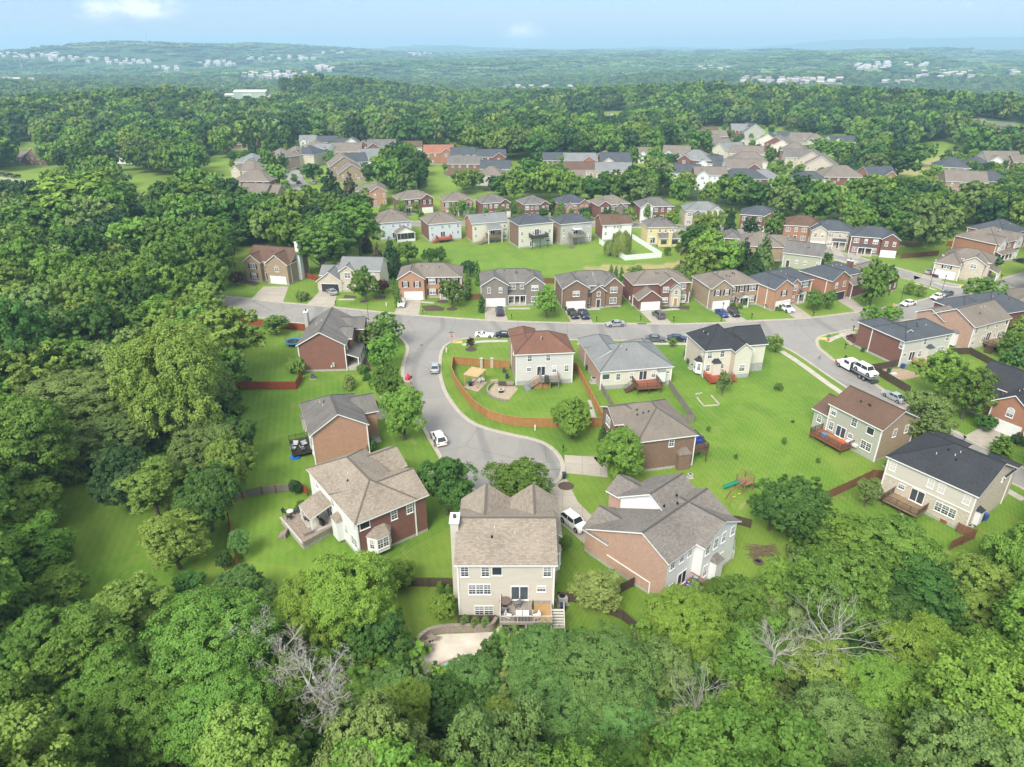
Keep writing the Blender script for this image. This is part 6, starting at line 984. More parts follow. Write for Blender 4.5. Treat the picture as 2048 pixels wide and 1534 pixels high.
# nearest fill trees stand as individuals, the rest is the wood
AUTO=[a for a in AUTO]
def visible(a):
    q=proj(a[0],a[1],a[3]*.7+float(terr(a[0],a[1])));return -120 < q[0] < 2168 and q[1] < 1720
sc_=sorted(range(len(AUTO)),key=lambda i: (not visible(AUTO[i]), -AUTO[i][2]/math.hypot(AUTO[i][0],AUTO[i][1]) ))
nind=max(60,300 - len(TREES));IND=set(sc_[:nind])
LW=dict(mid='mid-green',deep='dark green',fresh='fresh green',olive='yellowish green',sage='grey-green',lime='bright lime-green',blue='blue-green')
for i in IND:
    x,y,R,h=AUTO[i];q=proj(x,y,h*.6);lf=rnd.choice(pal);side='left' if q[0] < 700 else 'right' if q[0] > 1350 else 'middle';row='bottom' if q[1] > 1150 else 'centre' if q[1] > 600 else 'far'
    where={('left','bottom'): 'in the lower left wood',('left','centre'): 'in the left wood',('left','far'): 'in the upper left wood',('middle','bottom'): 'in the bottom centre wood',('middle','far'): 'behind the middle row',('middle','centre'): 'in the wood near the middle',('right','bottom'): 'in the lower right wood',('right','centre'): 'at the right of the streets',('right','far'): 'behind the right-hand houses'}[(side,row)]
    size='large' if R > 5.8 else 'small' if R < 4.6 else 'medium';kd=rnd.choice(['round','layered','round','open','oval'])
    put_tree(dict(x=x,y=y,R=R,h=h,kind=kd,leaf=lf,name='woodland_tree',cat='tree',label='%s %s crown %s, %d%% across, %d%% down the photo' % (size,LW[lf],where,round(q[0]/2048*50)*2,round(q[1]/1534*50)*2),group='woodland trees '+where),0 if math.hypot(x,y) < 125 else 1 if math.hypot(x,y) < 230 else 2)
def instancer(name,pts,tmpls,label):
    """one stuff object: points carrying rotation, scale and kind; tree meshes are instanced on them"""
    n=len(pts);me=bpy.data.meshes.new(name);me.vertices.add(n);me.vertices.foreach_set('co',np.array([p[0] for p in pts],'f').ravel())
    for nm,k in (('rz',1),('sx',2),('sz',3),('kd',4)): a=me.attributes.new(nm,'FLOAT','POINT');a.data.foreach_set('value',np.array([p[k] for p in pts],'f'))
    o=bpy.data.objects.new(name,me);COL.objects.link(o);g=bpy.data.node_groups.new(name,'GeometryNodeTree');g.interface.new_socket('Geometry',in_out='INPUT',socket_type='NodeSocketGeometry');g.interface.new_socket('Geometry',in_out='OUTPUT',socket_type='NodeSocketGeometry')
    N=g.nodes.new;L=g.links.new;gi=N('NodeGroupInput');go=N('NodeGroupOutput');jn=N('GeometryNodeJoinGeometry')
    def attr(nm): a=N('GeometryNodeInputNamedAttribute');a.data_type='FLOAT';a.inputs['Name'].default_value=nm;return a.outputs['Attribute']
    rot=N('ShaderNodeCombineXYZ');L(attr('rz'),rot.inputs[2]);scl=N('ShaderNodeCombineXYZ');L(attr('sx'),scl.inputs[0]);L(attr('sx'),scl.inputs[1]);L(attr('sz'),scl.inputs[2]);kd=attr('kd')
    for k,(tm,lf) in enumerate(tmpls):
        ob=bpy.data.objects.new('tree_form',tm);ob.material_slots[0].link='OBJECT';ob.material_slots[0].material=LEAF[lf]
        m2=tm.copy();m2.materials.clear();m2.materials.append(LEAF[lf]);ob=bpy.data.objects.new('tree_form',m2)
        oi=N('GeometryNodeObjectInfo');oi.inputs['Object'].default_value=ob;ip=N('GeometryNodeInstanceOnPoints');cp=N('FunctionNodeCompare');cp.data_type='FLOAT';cp.operation='EQUAL';L(kd,cp.inputs[0]);cp.inputs[1].default_value=float(k);cp.inputs['Epsilon'].default_value=.4
        L(gi.outputs[0],ip.inputs['Points']);L(oi.outputs['Geometry'],ip.inputs['Instance']);L(cp.outputs[0],ip.inputs['Selection']);L(rot.outputs[0],ip.inputs['Rotation']);L(scl.outputs[0],ip.inputs['Scale']);L(ip.outputs[0],jn.inputs[0])
    L(jn.outputs[0],go.inputs[0]);md=o.modifiers.new('growth','NODES');md.node_group=g;o['kind']='stuff';tag(o,label,'woods');return o
def pick(lod,kinds=('round','layered','round','oval')):
    r=[];
    for i,lf in enumerate(('mid','deep','fresh','olive','sage','lime','dark')): r.append((template(kinds[i % 4],lod,i % 2)[0],lf))
    return r
wts=[.26,.22,.14,.10,.12,.05,.11]
for nm,a0,a1,lod in (('woods',0,190,1),('woods',190,480,2),('woods',480,9999,3)):
    if lod == 3: wts=[.20,.30,.04,.06,.14,.02,.24]
    pts=[]
    for i,(x,y,R,h) in enumerate(AUTO):
        if i in IND or not a0 <= math.hypot(x,y) < a1: continue
        pts.append(((x,y,float(terr(x,y)) - .1),rnd.uniform(0,6.28),R/5,h/11,int(rs.choice(7,p=wts))))
    if pts: instancer(nm,pts,pick(lod),'unbroken summer woodland around the streets and on the nearer hills')
ug=[]
for i in range(9000):
    r=rs.uniform(30,215) ** 1.0;a=rs.uniform(-R_(56),R_(56));x,y=r*math.sin(a),r*math.cos(a);px,py,_=proj(x,y,1.5)
    if not (any(inpoly(px,py,p) for p in WOODS) or px < -40 or px > 2090) or inpoly(px,py,dark_lawn) or any(inpoly(px,py,p) for p in CLEAR): continue
    if (np.hypot(fx_ - x,fy_ - y) < fr_+2.5).any(): continue
    s=rs.uniform(.18,.52);ug.append(((x,y, -.1),rs.uniform(0,6.28),s,s*rs.uniform(.9,1.6),int(rs.choice(4))))
instancer('undergrowth',ug,[(template('shrub',2,0)[0],'deep'),(template('shrub',2,1)[0],'mid'),(template('shrub',2,0)[0],'sage'),(template('shrub',2,1)[0],'fresh')],'leafy undergrowth between the trunks of the near woods')
print('tris',sum(len(v[0].polygons) for v in TPL.values()))
# ---- bare and dead trees
for px,py,s,lab,nm,seed,lean in ((660,1400,1.15,'tall dead grey tree with a thick bare trunk, lower left of the pool','dead_tree',5,(-.4,.5)),(560,1330,1.0,'second dead grey tree with tangled white twigs left of the tall one','dead_tree',8,(-.2,.3)),
        (1000,1475,.6,'crooked bare branches at the bottom centre','dead_tree',14,(.3,0)),(510,1480,.55,'small dead twiggy tree at the bottom left','dead_tree',23,(0,.2))):
    x,y=at(px,py,5.5);q=dead_tree(seed,lean=lean);t_=thing(nm,lab,'dead tree',(x,y,0),0,None);o=q.build('bare_branches',GREYBARK,t_);o.scale=(s,s,s*1.05)
for px,py,h,lab,seed in ((1660,1275,7.5,'fan of grey dead branches in the lower right wood',3),(1550,1310,4.5,'drooping grey twigs on the viny tree',6),(1405,1430,6.5,'bare grey twigs inside the sparse yellow-green tree',9),):
    x,y=at(px,py,h*.7+3);t_=thing('dead_bush',lab,'dead tree',(x,y,4.6),0,None);bush_branches(seed,h).build('bare_branches',GREYBARK,t_)
# ------------------------------------------------------------ vehicles
def paint(name,col,rough=.28,metal=.0):
    if name in MC: return MC[name]
    m,t,b,o=newmat(name);b.inputs['Base Color'].default_value=(*col,1);b.inputs['Roughness'].default_value=rough;b.inputs['Metallic'].default_value=metal;b.inputs['Coat Weight'].default_value=.6;b.inputs['Coat Roughness'].default_value=.08;MC[name]=m;return m
CARGLASS=paint('car_glass',(.02,.028,.034),.06);TYRE=plain('tyre_rubber',(.018,.018,.018),.85);RIM=paint('wheel_rim',(.45,.46,.48),.3,.8);HEADL=paint('headlight_lens',(.75,.78,.80),.1);TAILL=paint('tail_light',(.38,.015,.015),.2);CHROME=paint('chrome',(.6,.6,.6),.15,.9)
PAINTS=dict(white=paint('white_car_paint',(.80,.80,.80)),silver=paint('silver_car_paint',(.48,.50,.52),.3,.5),grey=paint('grey_car_paint',(.13,.14,.15),.3,.4),black=paint('black_car_paint',(.014,.015,.018)),navy=paint('navy_car_paint',(.015,.025,.065)),blue=paint('blue_car_paint',(.02,.06,.24)),maroon=paint('maroon_car_paint',(.14,.012,.02)),red=paint('red_car_paint',(.45,.02,.015)))
PROF=dict(  # length, width, belt height, roof height, (x fractions: windscreen base, roof front, roof rear, rear glass base), hood h, boot h, wheel r
 sedan=(4.8,1.84,.92,1.44,.30,.42,.70,.86,.82,.98,.33),suv=(4.7,1.9,1.05,1.72,.27,.37,.86,.97,1.02,1.05,.37),sports=(4.5,1.85,.80,1.2,.44,.56,.68,.90,.72,.86,.33),pickup=(5.7,2.0,1.12,1.88,.27,.35,.54,.60,1.12,1.08,.41),van=(5.1,2.0,1.05,1.78,.19,.34,.90,.98,.98,1.05,.36),big_suv=(5.3,2.02,1.15,1.92,.25,.34,.87,.97,1.15,1.15,.41))
CM={}
def car_meshes(kind,col):
    k=(kind,col)
    if k in CM: return CM[k]
    L,Wd,zb,zr,f1,f2,f3,f4,hh,bh,wr=PROF[kind];b=MB();N=15;x=lambda f: L/2 - f*L   # front at +x
    def ring(f,zl,zt,w): h=w/2;return [(x(f), -h*.96,zl),(x(f), -h,zl+(zt - zl)*.45),(x(f), -h*.93,zt),(x(f),h*.93,zt),(x(f),h,zl+(zt - zl)*.45),(x(f),h*.96,zl)]
    st=[(0.0,.42,hh*.72,Wd*.78),(.015,.30,hh*.84,Wd*.90),(.06,.24,hh*.93,Wd*.97),(.16,.22,hh*.98,Wd),(f1,.22,zb,Wd),(.5,.22,zb+.01,Wd),(f4 if kind not in ('suv','van','big_suv') else .93,.22,bh if kind != 'pickup' else zb,Wd),(.97,.26,bh*.97,Wd*.96),(.992,.34,bh*.90,Wd*.90),(1.0,.42,bh*.78,Wd*.84)]
    b.loft([ring(*s) for s in st]);body=b.mesh('body',[PAINTS[col]],False)
    g=MB();h1,h2=Wd*.455,Wd*.36;pts=[(f1,zb - .02,h1),(f2,zr - .05,h2),(f3,zr - .04,h2),(f4,(bh if kind != 'pickup' else zb) - .02,h1)]
    lo=[(x(f1), -h1,zb - .02),(x(f4), -h1,zb - .02),(x(f4),h1,zb - .02),(x(f1),h1,zb - .02)];hi=[(x(f2), -h2,zr - .07),(x(f3), -h2,zr - .07),(x(f3),h2,zr - .07),(x(f2),h2,zr - .07)]
    g.loft([lo,hi]);glass=g.mesh('glasshouse',[CARGLASS])
    r=MB();r.loft([[(x(f2) , -h2 - .02,zr - .09),(x(f3), -h2 - .02,zr - .09),(x(f3),h2+.02,zr - .09),(x(f2),h2+.02,zr - .09)],[(x(f2) - .05, -h2*.93,zr),(x(f3)+.05, -h2*.93,zr),(x(f3)+.05,h2*.93,zr),(x(f2) - .05,h2*.93,zr)]])
    for s in (-1,1):
        r.bar((x(f1),s*h1,zb),(x(f2),s*h2,zr - .06),.07);r.bar((x(f4),s*h1,zb),(x(f3),s*h2,zr - .06),.09 if kind != 'suv' else .16);r.bar((x((f2+f3)/2),s*(h1+.004),zb),(x((f2+f3)/2),s*(h2+.006),zr - .06),.07)
        r.box(x(f1) - .45,x(f1) - .25,s*(Wd/2+.02) - .09,s*(Wd/2+.02)+.09,zb - .02,zb+.12)
    roof=r.mesh('roof_panel',[PAINTS[col]]);wh=MB();wh.tube([(0, -.11,0),(0,.11,0)],[wr,wr],18);wheel=wh.mesh('tyre',[TYRE]);ri=MB();ri.tube([(0, -.12,0),(0,.12,0)],[wr*.62,wr*.62],12);rim=ri.mesh('rim',[RIM])
    ar=MB();ar.tube([(0, -.09,0),(0,.09,0)],[wr*1.22,wr*1.22],18);arch=ar.mesh('wheel_arch',[BLACK])
    hl=MB();hl.box(-.10,.06, -.20,.20, -.07,.07);hlm=hl.mesh('headlight',[HEADL]);tl=MB();tl.box(-.03,.07, -.19,.19, -.09,.09);tlm=tl.mesh('tail_light',[TAILL])
    gr=MB();gr.box(-.05,.03, -Wd*.26,Wd*.26, -.12,.12);grm=gr.mesh('grille',[BLACK]);CM[k]=(body,glass,roof,wheel,rim,arch,hlm,tlm,grm);return CM[k]
def car(kind,col,rear,front,label,cat='car',z=0.0,xy=None,rz=None,name=None,group='cars parked along the streets and drives'):
    A_,B_=at(*rear,.6),at(*front,.6);x,y=(A_[0]+B_[0])/2,(A_[1]+B_[1])/2;rz=math.atan2(B_[1] - A_[1],B_[0] - A_[0]) if rz is None else rz
    if xy: x,y=xy
    z=z+(float(terr(x,y))+.35 if math.hypot(x,y) > 430 else .01)
    nm=name or {'suv': 'suv','pickup': 'pickup_truck','van': 'minivan','big_suv': 'suv'}.get(kind,'parked_car');t=thing(nm,label,cat,(x,y,z),rz,group);M=car_meshes(kind,col);L,Wd,zb,zr,f1,f2,f3,f4,hh,bh,wr=PROF[kind]
    place('body',M[0],t);place('window_glass',M[1],t);place('roof_panel',M[2],t)
    for fx in (.19,.81):
        for s in (-1,1):
            w_=place('wheel',M[5],t,(L/2 - fx*L,s*(Wd/2 - .085),wr*1.02));place('tyre',M[3],w_,(0,s*.02,0));place('rim',M[4],w_,(0,s*.025,0))
    for s in (-1,1): place('headlight',M[6],t,(L/2 - .09,s*Wd*.36,hh*.76));place('tail_light',M[7],t,(-L/2 - .0,s*Wd*.36,bh*.82))
    place('grille',M[8],t,(L/2 - .0,0,hh*.60))
    if kind == 'pickup': q=MB();q.box(-L*.47, -L*.12, -Wd*.40,Wd*.40,zb+.012,zb+.03);q.build('truck_bed',BLACK,t)
    return t
for c in [
  ('suv','white',(806,599),(801,615),'white suv facing the street on the orange brick house drive','suv'),('sports','white',(949,668),(988,669),'low white sports car at the kerb beside the stop sign corner','car'),('sedan','black',(994,669),(1029,670),'black sedan half hidden behind the rusty roof','car'),('sedan','silver',(869,746),(871,724),'silver sedan parked on the cul-de-sac street seen from behind','car'),
  ('suv','white',(886,891),(869,862),'white suv parked at the left kerb near the circle','suv'),('suv','white',(1132,1031),(1164,1056),'white suv with sunroof on the curved driveway','suv'),('suv','navy',(741,812),(720,810),'dark suv on the drive of the orange brick gable house','suv'),('van','navy',(1001,632),(998,614),'dark minivan on the grey brick house drive','minivan'),('suv','black',(1139,621),(1154,637),'black suv, left one before the brown brick house','suv'),
  ('pickup','navy',(1161,620),(1174,637),'dark pickup, right one before the brown brick house','pickup truck'),('sedan','silver',(1248,646),(1213,648),'silver sedan at the far kerb before the deep red house','car'),('suv','grey',(1326,636),(1309,623),'dark grey suv on the deep red house drive','suv'),('sedan','grey',(1293,676),(1330,678),'dark grey sedan, left of two at the near kerb','car'),('sedan','navy',(1337,675),(1374,677),'dark blue sedan, right of two at the near kerb','car'),
  ('sedan','blue',(1433,618),(1455,634),'bright blue sedan on the tan-brown house drive','car'),('suv','black',(1458,617),(1477,633),'black suv beside the bright blue sedan','suv'),('pickup','white',(1556,608),(1586,624),'white pickup truck before the orange brick house','pickup truck'),('sedan','white',(1829,603),(1804,609),'white sedan at the kerb before the corner house','car'),('sedan','white',(1886,589),(1864,597),'white sedan, nearer of two by the cross street','car'),('sedan','grey',(1902,584),(1885,590),'grey sedan, farther of two by the cross street','car'),
  ('sedan','silver',(1852,546),(1871,540),'silver sedan before the beige brick corner house','car'),('sedan','navy',(1867,552),(1887,545),'dark blue sedan before the beige brick corner house','car'),('van','maroon',(1726,690),(1696,669),'maroon minivan beside the grey-blue roofed house','minivan'),('sedan','silver',(1738,684),(1712,668),'silver car mostly hidden behind the grey-blue roofed house','car'),('sedan','silver',(1807,802),(1772,784),'silver sedan at the kerb behind the brown roof','car'),
  ('sedan','black',(2053,524),(2035,519),'black car cut by the right edge','car'),('van','maroon',(597,371),(597,360),'dark red van driving up the far left street','minivan'),('sedan','black',(606,339),(590,337),'black car at the far left street bend','car'),('sedan','silver',(584,334),(578,331),'silver car on a drive at the far left bend','car'),('suv','silver',(629,368),(622,362),'silver car half under the rusty conifers','car'),
  ('sedan','black',(42,352),(22,355),'rightmost of three black cars at the left edge','car'),('sedan','black',(24,350),(8,352),'middle one of three black cars at the left edge','car'),('sedan','grey',(8,348),(-8,350),'dark grey car cut by the left edge','car'),('sedan','silver',(668,586),(660,580),'pale silver car in the open garage mouth','car'),('pickup','black',(1576,318),(1561,316),'black pickup on the far right street','pickup truck'),('van','white',(1520,294),(1508,293),'white boat-like van on the far right street','van')]:
    car(c[0],c[1],c[2],c[3],c[4],c[5])
# tow truck with a flat bed
A_,B_=at(1748,764,.4),at(1672,722,.4);rz=math.atan2(B_[1] - A_[1],B_[0] - A_[0]);tx,ty=(A_[0]+B_[0])/2,(A_[1]+B_[1])/2
t=thing('tow_truck','white and red flatbed tow truck carrying a white suv down the right-hand street','tow truck',(tx,ty,.01),rz);Wp=PAINTS['white']
q=MB();q.loft([[(4.6, -.8,.7),(4.6, -.85,1.25),(4.6,.85,1.25),(4.6,.8,.7)],[(4.3, -1.0,.6),(4.3, -1.0,1.45),(4.3,1.0,1.45),(4.3,1.0,.6)],[(3.1, -1.08,.6),(3.1, -1.05,1.6),(3.1,1.05,1.6),(3.1,1.08,.6)],[(2.7, -1.1,.6),(2.3, -.98,2.55),(2.3,.98,2.55),(2.7,1.1,.6)],[(.4, -1.1,.6),(.5, -.98,2.55),(.5,.98,2.55),(.4,1.1,.6)]]);q.build('cab',Wp,t)
q=MB();q.box(3.9,4.66, -1.02,1.02,.62,1.1);q.build('red_nose',PAINTS['red'],t);q=MB();q.box(.9,2.2, -1.1,1.1,1.75,2.3);q.bar((2.75,0,1.72),(2.42,0,2.42),.04,1.7);q.build('cab_windows',CARGLASS,t)
q=MB();q.box(-.2,.25, -1.1,1.1,.8,2.5);[q.box(-.25, -.2, -1.1,1.1,z_,z_+.08) for z_ in (1.2,1.6,2.0)];q.build('headache_rack',BLACK,t);q=MB();q.box(-5.4, -.2, -1.2,1.2,1.05,1.2);q.box(-5.4, -.2, -1.25, -1.15,1.2,1.32);q.box(-5.4, -.2,1.15,1.25,1.2,1.32);q.build('flat_bed',paint('bed_steel',(.30,.31,.33),.4,.4),t);q=MB();q.box(-4.8,3.9, -.45,.45,.6,1.0);q.box(-5.9, -5.2, -.8,.8,.4,.7);q.build('chassis',DKGREY,t)
for fx,ss in ((3.5,1),(-2.6,1),(-3.7,1)):
    for s in (-1,1): w_=MB();w_.tube([(0, -.16,0),(0,.16,0)],[.5,.5],18);ww=w_.build('wheel',TYRE,t,(fx,s*.95,.5));r_=MB();r_.tube([(0, -.17,0),(0,.17,0)],[.28,.28],12);r_.build('rim',RIM,ww)
M=Matrix.Rotation(rz,3,'Z') @ Vector((-2.75,0,0));car('big_suv','white',(0,900),(0,900),'white suv riding on the bed of the tow truck','suv',z=1.2,xy=(tx+M.x,ty+M.y),rz=rz+math.pi,group=None)
# ------------------------------------------------------------ fences
def fence(pts,h,mat,label,post=2.4,rails=True,cap=None,name='fence',postmat=None,side=1,px=True,parent=None):
    P_=[at(*p) for p in pts] if px else pts;t=parent or thing(name,label,'fence',(P_[0][0],P_[0][1],0));ox,oy=P_[0];P_=[(x - ox,y - oy) for x,y in P_];b=MB();k=0;pm=[]
    for (x0,y0),(x1,y1) in zip(P_,P_[1:]):
        L=math.dist((x0,y0),(x1,y1));ux,uy=(x1 - x0)/L,(y1 - y0)/L;nx,ny= -uy*side,ux*side;n=max(1,round(L/.145))
        for i in range(n):
            a,c=i*L/n+.006,(i+1)*L/n - .006;d=.012*(i % 2)*1.0;hh=h+.02*math.sin(i*1.7) 
            q=[(x0+ux*a+nx*d,y0+uy*a+ny*d),(x0+ux*c+nx*d,y0+uy*c+ny*d),(x0+ux*c+nx*(d+.022),y0+uy*c+ny*(d+.022)),(x0+ux*a+nx*(d+.022),y0+uy*a+ny*(d+.022))];b.prism(q if side > 0 else q[::-1],0.02,hh)
        if cap: b.bar((x0,y0,h+.03),(x1,y1,h+.03),.14,.05)
        if rails: 
            for z in (.35,h*.55,h - .25): b.bar((x0 - nx*.03,y0 - ny*.03,z),(x1 - nx*.03,y1 - ny*.03,z),.05,.09)
        m=max(1,round(L/post))
        for i in range(m+1): pm.append((x0+ux*i*L/m - nx*.07,y0+uy*i*L/m - ny*.07))
    b.build('boards',mat,t);pmesh=MB();pmesh.box(-.06,.06, -.06,.06, -.2,h+.06);pmesh=pmesh.mesh('fence_post',[postmat or mat]);last=None
    for x,y in pm[:98]:
        if last and math.dist(last,(x,y)) < .4: continue
        place('fence_post',pmesh,t,(x,y,0));last=(x,y)
    return t
F_RED=planks('red_stained_fence',(.30,.055,.025),(.36,.08,.035),.145);F_OR=planks('orange_cedar_fence',(.40,.19,.06),(.50,.26,.10),.145);F_GR=planks('weathered_grey_fence',(.22,.20,.17),(.30,.28,.24),.145);F_DK=planks('dark_brown_fence',(.085,.06,.042),(.125,.09,.06),.145);F_BR=planks('brown_fence',(.20,.09,.045),(.26,.12,.06),.145);F_WH=plain('white_vinyl',(.74,.75,.76),.4,var=.02)
fence([(440,640),(500,650),(560,657),(610,662)],1.8,F_RED,'red stained fence along the street behind the dark brick house',side=-1)
fence([(470,781),(513,779),(593,779),(605,756)],1.8,F_RED,'red stained fence closing the near side of the trampoline yard',side=-1)
fence([(1019,738),(963,734),(907,729),(905,737),(904,752),(910,767),(926,792),(947,817),(973,836),(1008,848),(1045,853),(1097,855),(1150,855),(1209,853),(1190,815),(1153,743),(1146,742)],1.85,F_OR,'long curved orange cedar fence around the rusty-roofed house yard',cap=1,side=-1)
fence([(1199,776),(1210,793),(1222,815)],1.5,F_GR,'weathered grey fence left of the red-brown deck',side=1)
fence([(1338,774),(1360,806),(1388,846),(1357,843)],1.6,F_GR,'weathered grey fence propped by braces right of the red-brown deck',side=1)
fence([(1803,731),(1770,738),(1741,743),(1756,751),(1786,769),(1818,788)],1.7,F_DK,'dark brown fence around the yard with the new timber deck',side=1)
fence([(1893,710),(1938,708),(1970,725),(2006,745)],1.6,F_DK,'dark brown fence behind the three big trees',side=1)
fence([(1649,1001),(1695,980),(1743,957),(1763,959)],1.7,F_BR,'brown panel fence between the two lower right houses',side=-1)
fence([(1912,1064),(1947,1078),(1898,1100)],1.6,F_BR,'brown fence at the corner below the pale brick house',side=-1)
fence([(770,1188),(815,1173),(904,1174)],1.5,F_DK,'dark picket fence left of the beige house',side=1,rails=False)
fence([(1115,1202),(1150,1205),(1180,1210)],1.5,F_DK,'dark picket fence right of the beige house',side=1,rails=False)
fence([(1215,1228),(1245,1240),(1270,1262),(1300,1298)],1.5,F_DK,'dark fence running down into the wood beside the lime dome tree',side=1)
fence([(1233,1190),(1266,1173)],1.5,F_DK,'short dark fence reaching the pink brick wall',side=1)
fence([(1452,1046),(1475,1049),(1500,1056)],1.5,F_DK,'dark fence behind the grey driftwood roof',side=1)
fence([(470,1004),(486,997),(525,989),(580,983)],1.5,F_GR,'grey-brown fence with reddish posts at the top of the patio yard',side=1,postmat=F_RED)
fence([(600,978),(616,992)],1.5,F_RED,'short red fence at the white-sided wall',side=1)
fence([(459,1042),(466,1080),(478,1137)],1.5,F_RED,'rust-red fence overgrown along the wood at left',side=1)
fence([(1265,478),(1290,494),(1323,515),(1250,521)],1.8,F_WH,'white vinyl fence around the lawn by the willow',side=1,rails=False)
fence([(1250,521),(1198,487)],1.8,F_WH,'white vinyl fence behind the willow',side=1,rails=False)
fence([(614,556),(638,563)],1.6,F_RED,'short red fence between the tan and beige brick houses');fence([(943,599),(962,599)],1.6,F_BR,'short dark red fence beside the grey brick house');fence([(1084,566),(1108,567)],1.6,F_BR,'short brown fence between the grey and brown brick houses')
fence([(1912,480),(1945,484),(1968,486)],1.8,F_RED,'upper red fence behind the far right houses');fence([(1893,492),(1915,494),(1937,498)],1.8,F_RED,'lower red fence behind the beige corner house');fence([(1800,517),(1840,514),(1875,511)],1.6,F_BR,'brown fence across the lawn behind the corner house')
fence([(1360,512),(1372,502),(1384,482)],1.5,F_GR,'grey fence right of the yellow sunroom');fence([(1360,528),(1375,533),(1400,536)],1.3,F_DK,'dark fence by the grassy swale')
fence([(888,350),(905,350),(922,351)],1.5,F_GR,'grey fence above the lawn strip, far row');fence([(1690,359),(1712,361),(1735,363)],1.8,F_RED,'red fence beside the far brick annexe')
# ------------------------------------------------------------ street furniture
MET=plain('galvanised',(.33,.34,.34),.5,.3);WT=plain('sign_white',(.8,.8,.8),.5,var=0);SR=plain('sign_red',(.55,.02,.02),.45,var=0);SG=plain('sign_green',(.02,.20,.09),.5,var=0)
def text_mesh(txt,size,mat,parent,loc,rx=math.pi/2,rz=0):
    c=bpy.data.curves.new('lettering','FONT');c.body=txt;c.size=size;c.extrude=.004;c.align_x='CENTER';c.align_y='CENTER';c.materials.append(mat);tmp=bpy.data.objects.new('lettering',c);me=bpy.data.meshes.new_from_object(tmp);bpy.data.objects.remove(tmp);o=bpy.data.objects.new('lettering',me);COL.objects.link(o);o.parent=parent;o.location=loc;o.rotation_euler=(rx,0,rz);return o
def stop_sign(px,py,lab,rz):
    x,y=at(px,py);t=thing('stop_sign',lab,'sign',(x,y,0),rz);q=MB();q.cyl(0,0, -.3,3.1,.04,n=6);q.build('post',MET,t)
    ring=lambda r: [(r*math.cos(a),r*math.sin(a)) for a in [R_(22.5+45*i) for i in range(8)]]
    q=MB();q.poly([(u, -.05,v) for u,v in ring(.46)]);q.poly([(u, -.035,v) for u,v in ring(.46)][::-1]);p=q.build('panel_border',WT,t,(0,0,2.5));q=MB();q.poly([(u, -.055,v) for u,v in ring(.42)]);q.build('panel',SR,t,(0,0,2.5));text_mesh('STOP',.30,WT,t,(0, -.06,2.5))
    q=MB();q.box(-.55,.55, -.02,.02,3.15,3.38);q.build('street_name_blade',SG,t);q=MB();q.box(-.02,.02, -.5,.5,3.42,3.62);q.build('street_name_blade',SG,t)
stop_sign(904,691,'red stop sign with a green street name on the cul-de-sac corner',0);stop_sign(1652,699,'red stop sign at the lower right street corner',.3)
x,y=at(1634,740);t=thing('warning_sign','grey back of a diamond sign beside the path right of the open lawn','sign',(x,y,0),.5);q=MB();q.cyl(0,0, -.3,3.2,.04,n=6);q.build('post',MET,t);q=MB();q.poly([(-.55,.05,2.9),(0,.05,2.35),(.55,.05,2.9),(0,.05,3.45)]);q.poly([(-.55,.06,2.9),(0,.06,3.45),(.55,.06,2.9),(0,.06,2.35)]);q.build('panel',MET,t)
def lamp(px,py,lab):
    x,y=at(px,py);t=thing('street_lamp',lab,'street lamp',(x,y,0),0,'black street lamps');q=MB();q.cyl(0,0,0,.5,.14,.09,8);q.cyl(0,0,.5,4.4,.06,.05,8);q.build('post',BLACK,t);q=MB();q.cyl(0,0,4.4,4.85,.13,.2,6);q.build('lantern',plain('lantern_glass',(.25,.25,.22),.3),t);q=MB();q.cyl(0,0,4.85,5.15,.24,.03,6);q.build('lamp_cap',BLACK,t)
for a in ((737,640,'black street lamp by the trees at the left street corner'),(1442,643,'black street lamp beside the bright blue sedan'),(1800,607,'black street lamp in front of the large oval tree'),(1883,585,'tall black street lamp at the cross street corner'),(1860,571,'black street lamp across from the beige corner house')): lamp(*a)
def mailbox(px,py,lab):
    x,y=at(px,py);t=thing('mailbox',lab,'mailbox',(x,y,0),0,'kerbside mailboxes');q=MB();q.box(-.05,.05, -.05,.05, -.1,1.05);q.build('post',BLACK,t);q=MB();q.box(-.12,.12, -.28,.28,1.05,1.22);q.tube([(0, -.28,1.22),(0,.28,1.22)],[.12,.12],8);q.build('box',BLACK,t)
for px,py,l in ((1023,638,'of the grey brick house'),(1193,643,'of the brown brick house'),(1281,641,'left of the deep red house drive'),(1347,643,'right of the deep red house drive'),(1503,637,'between the tan-brown and orange brick houses'),(1626,633,'under the two small oval trees'),(1706,662,'by the maroon minivan'),(1690,698,'on the corner lawn behind the stop sign'),(1126,905,'at the cul-de-sac circle'),(672,611,'of the beige brick house'),(846,629,'of the orange brick house'),(869,893,'beside the white suv at the left kerb'),(2002,558,'at the lawn of the long-porched house'),(1926,915 - 30,'before the garage at the right edge')): mailbox(px,py,'small black mailbox '+l)
for px,py,l in ((1065,918,'dark round manhole cover in the cul-de-sac circle'),(843,690,'round manhole cover in the mouth of the cul-de-sac street'),(1432,663,'round manhole cover on the upper street'),(1705,640,'round manhole cover near the right junction')): x,y=at(px,py);q=MB();q.cyl(0,0,.008,.02,.38,n=16);tag(q.build('manhole_cover',plain('cast_iron',(.07,.065,.06),.7),loc=(x,y,0)),l,'manhole cover')
x,y=at(1284,648);q=MB();q.box(-1.1,1.1, -.15,.2,.0,.17);tag(q.build('storm_drain',plain('rusty_iron',(.12,.06,.04),.8),loc=(x,y,0)),'rusty storm drain in the far kerb by the silver sedan','drain')
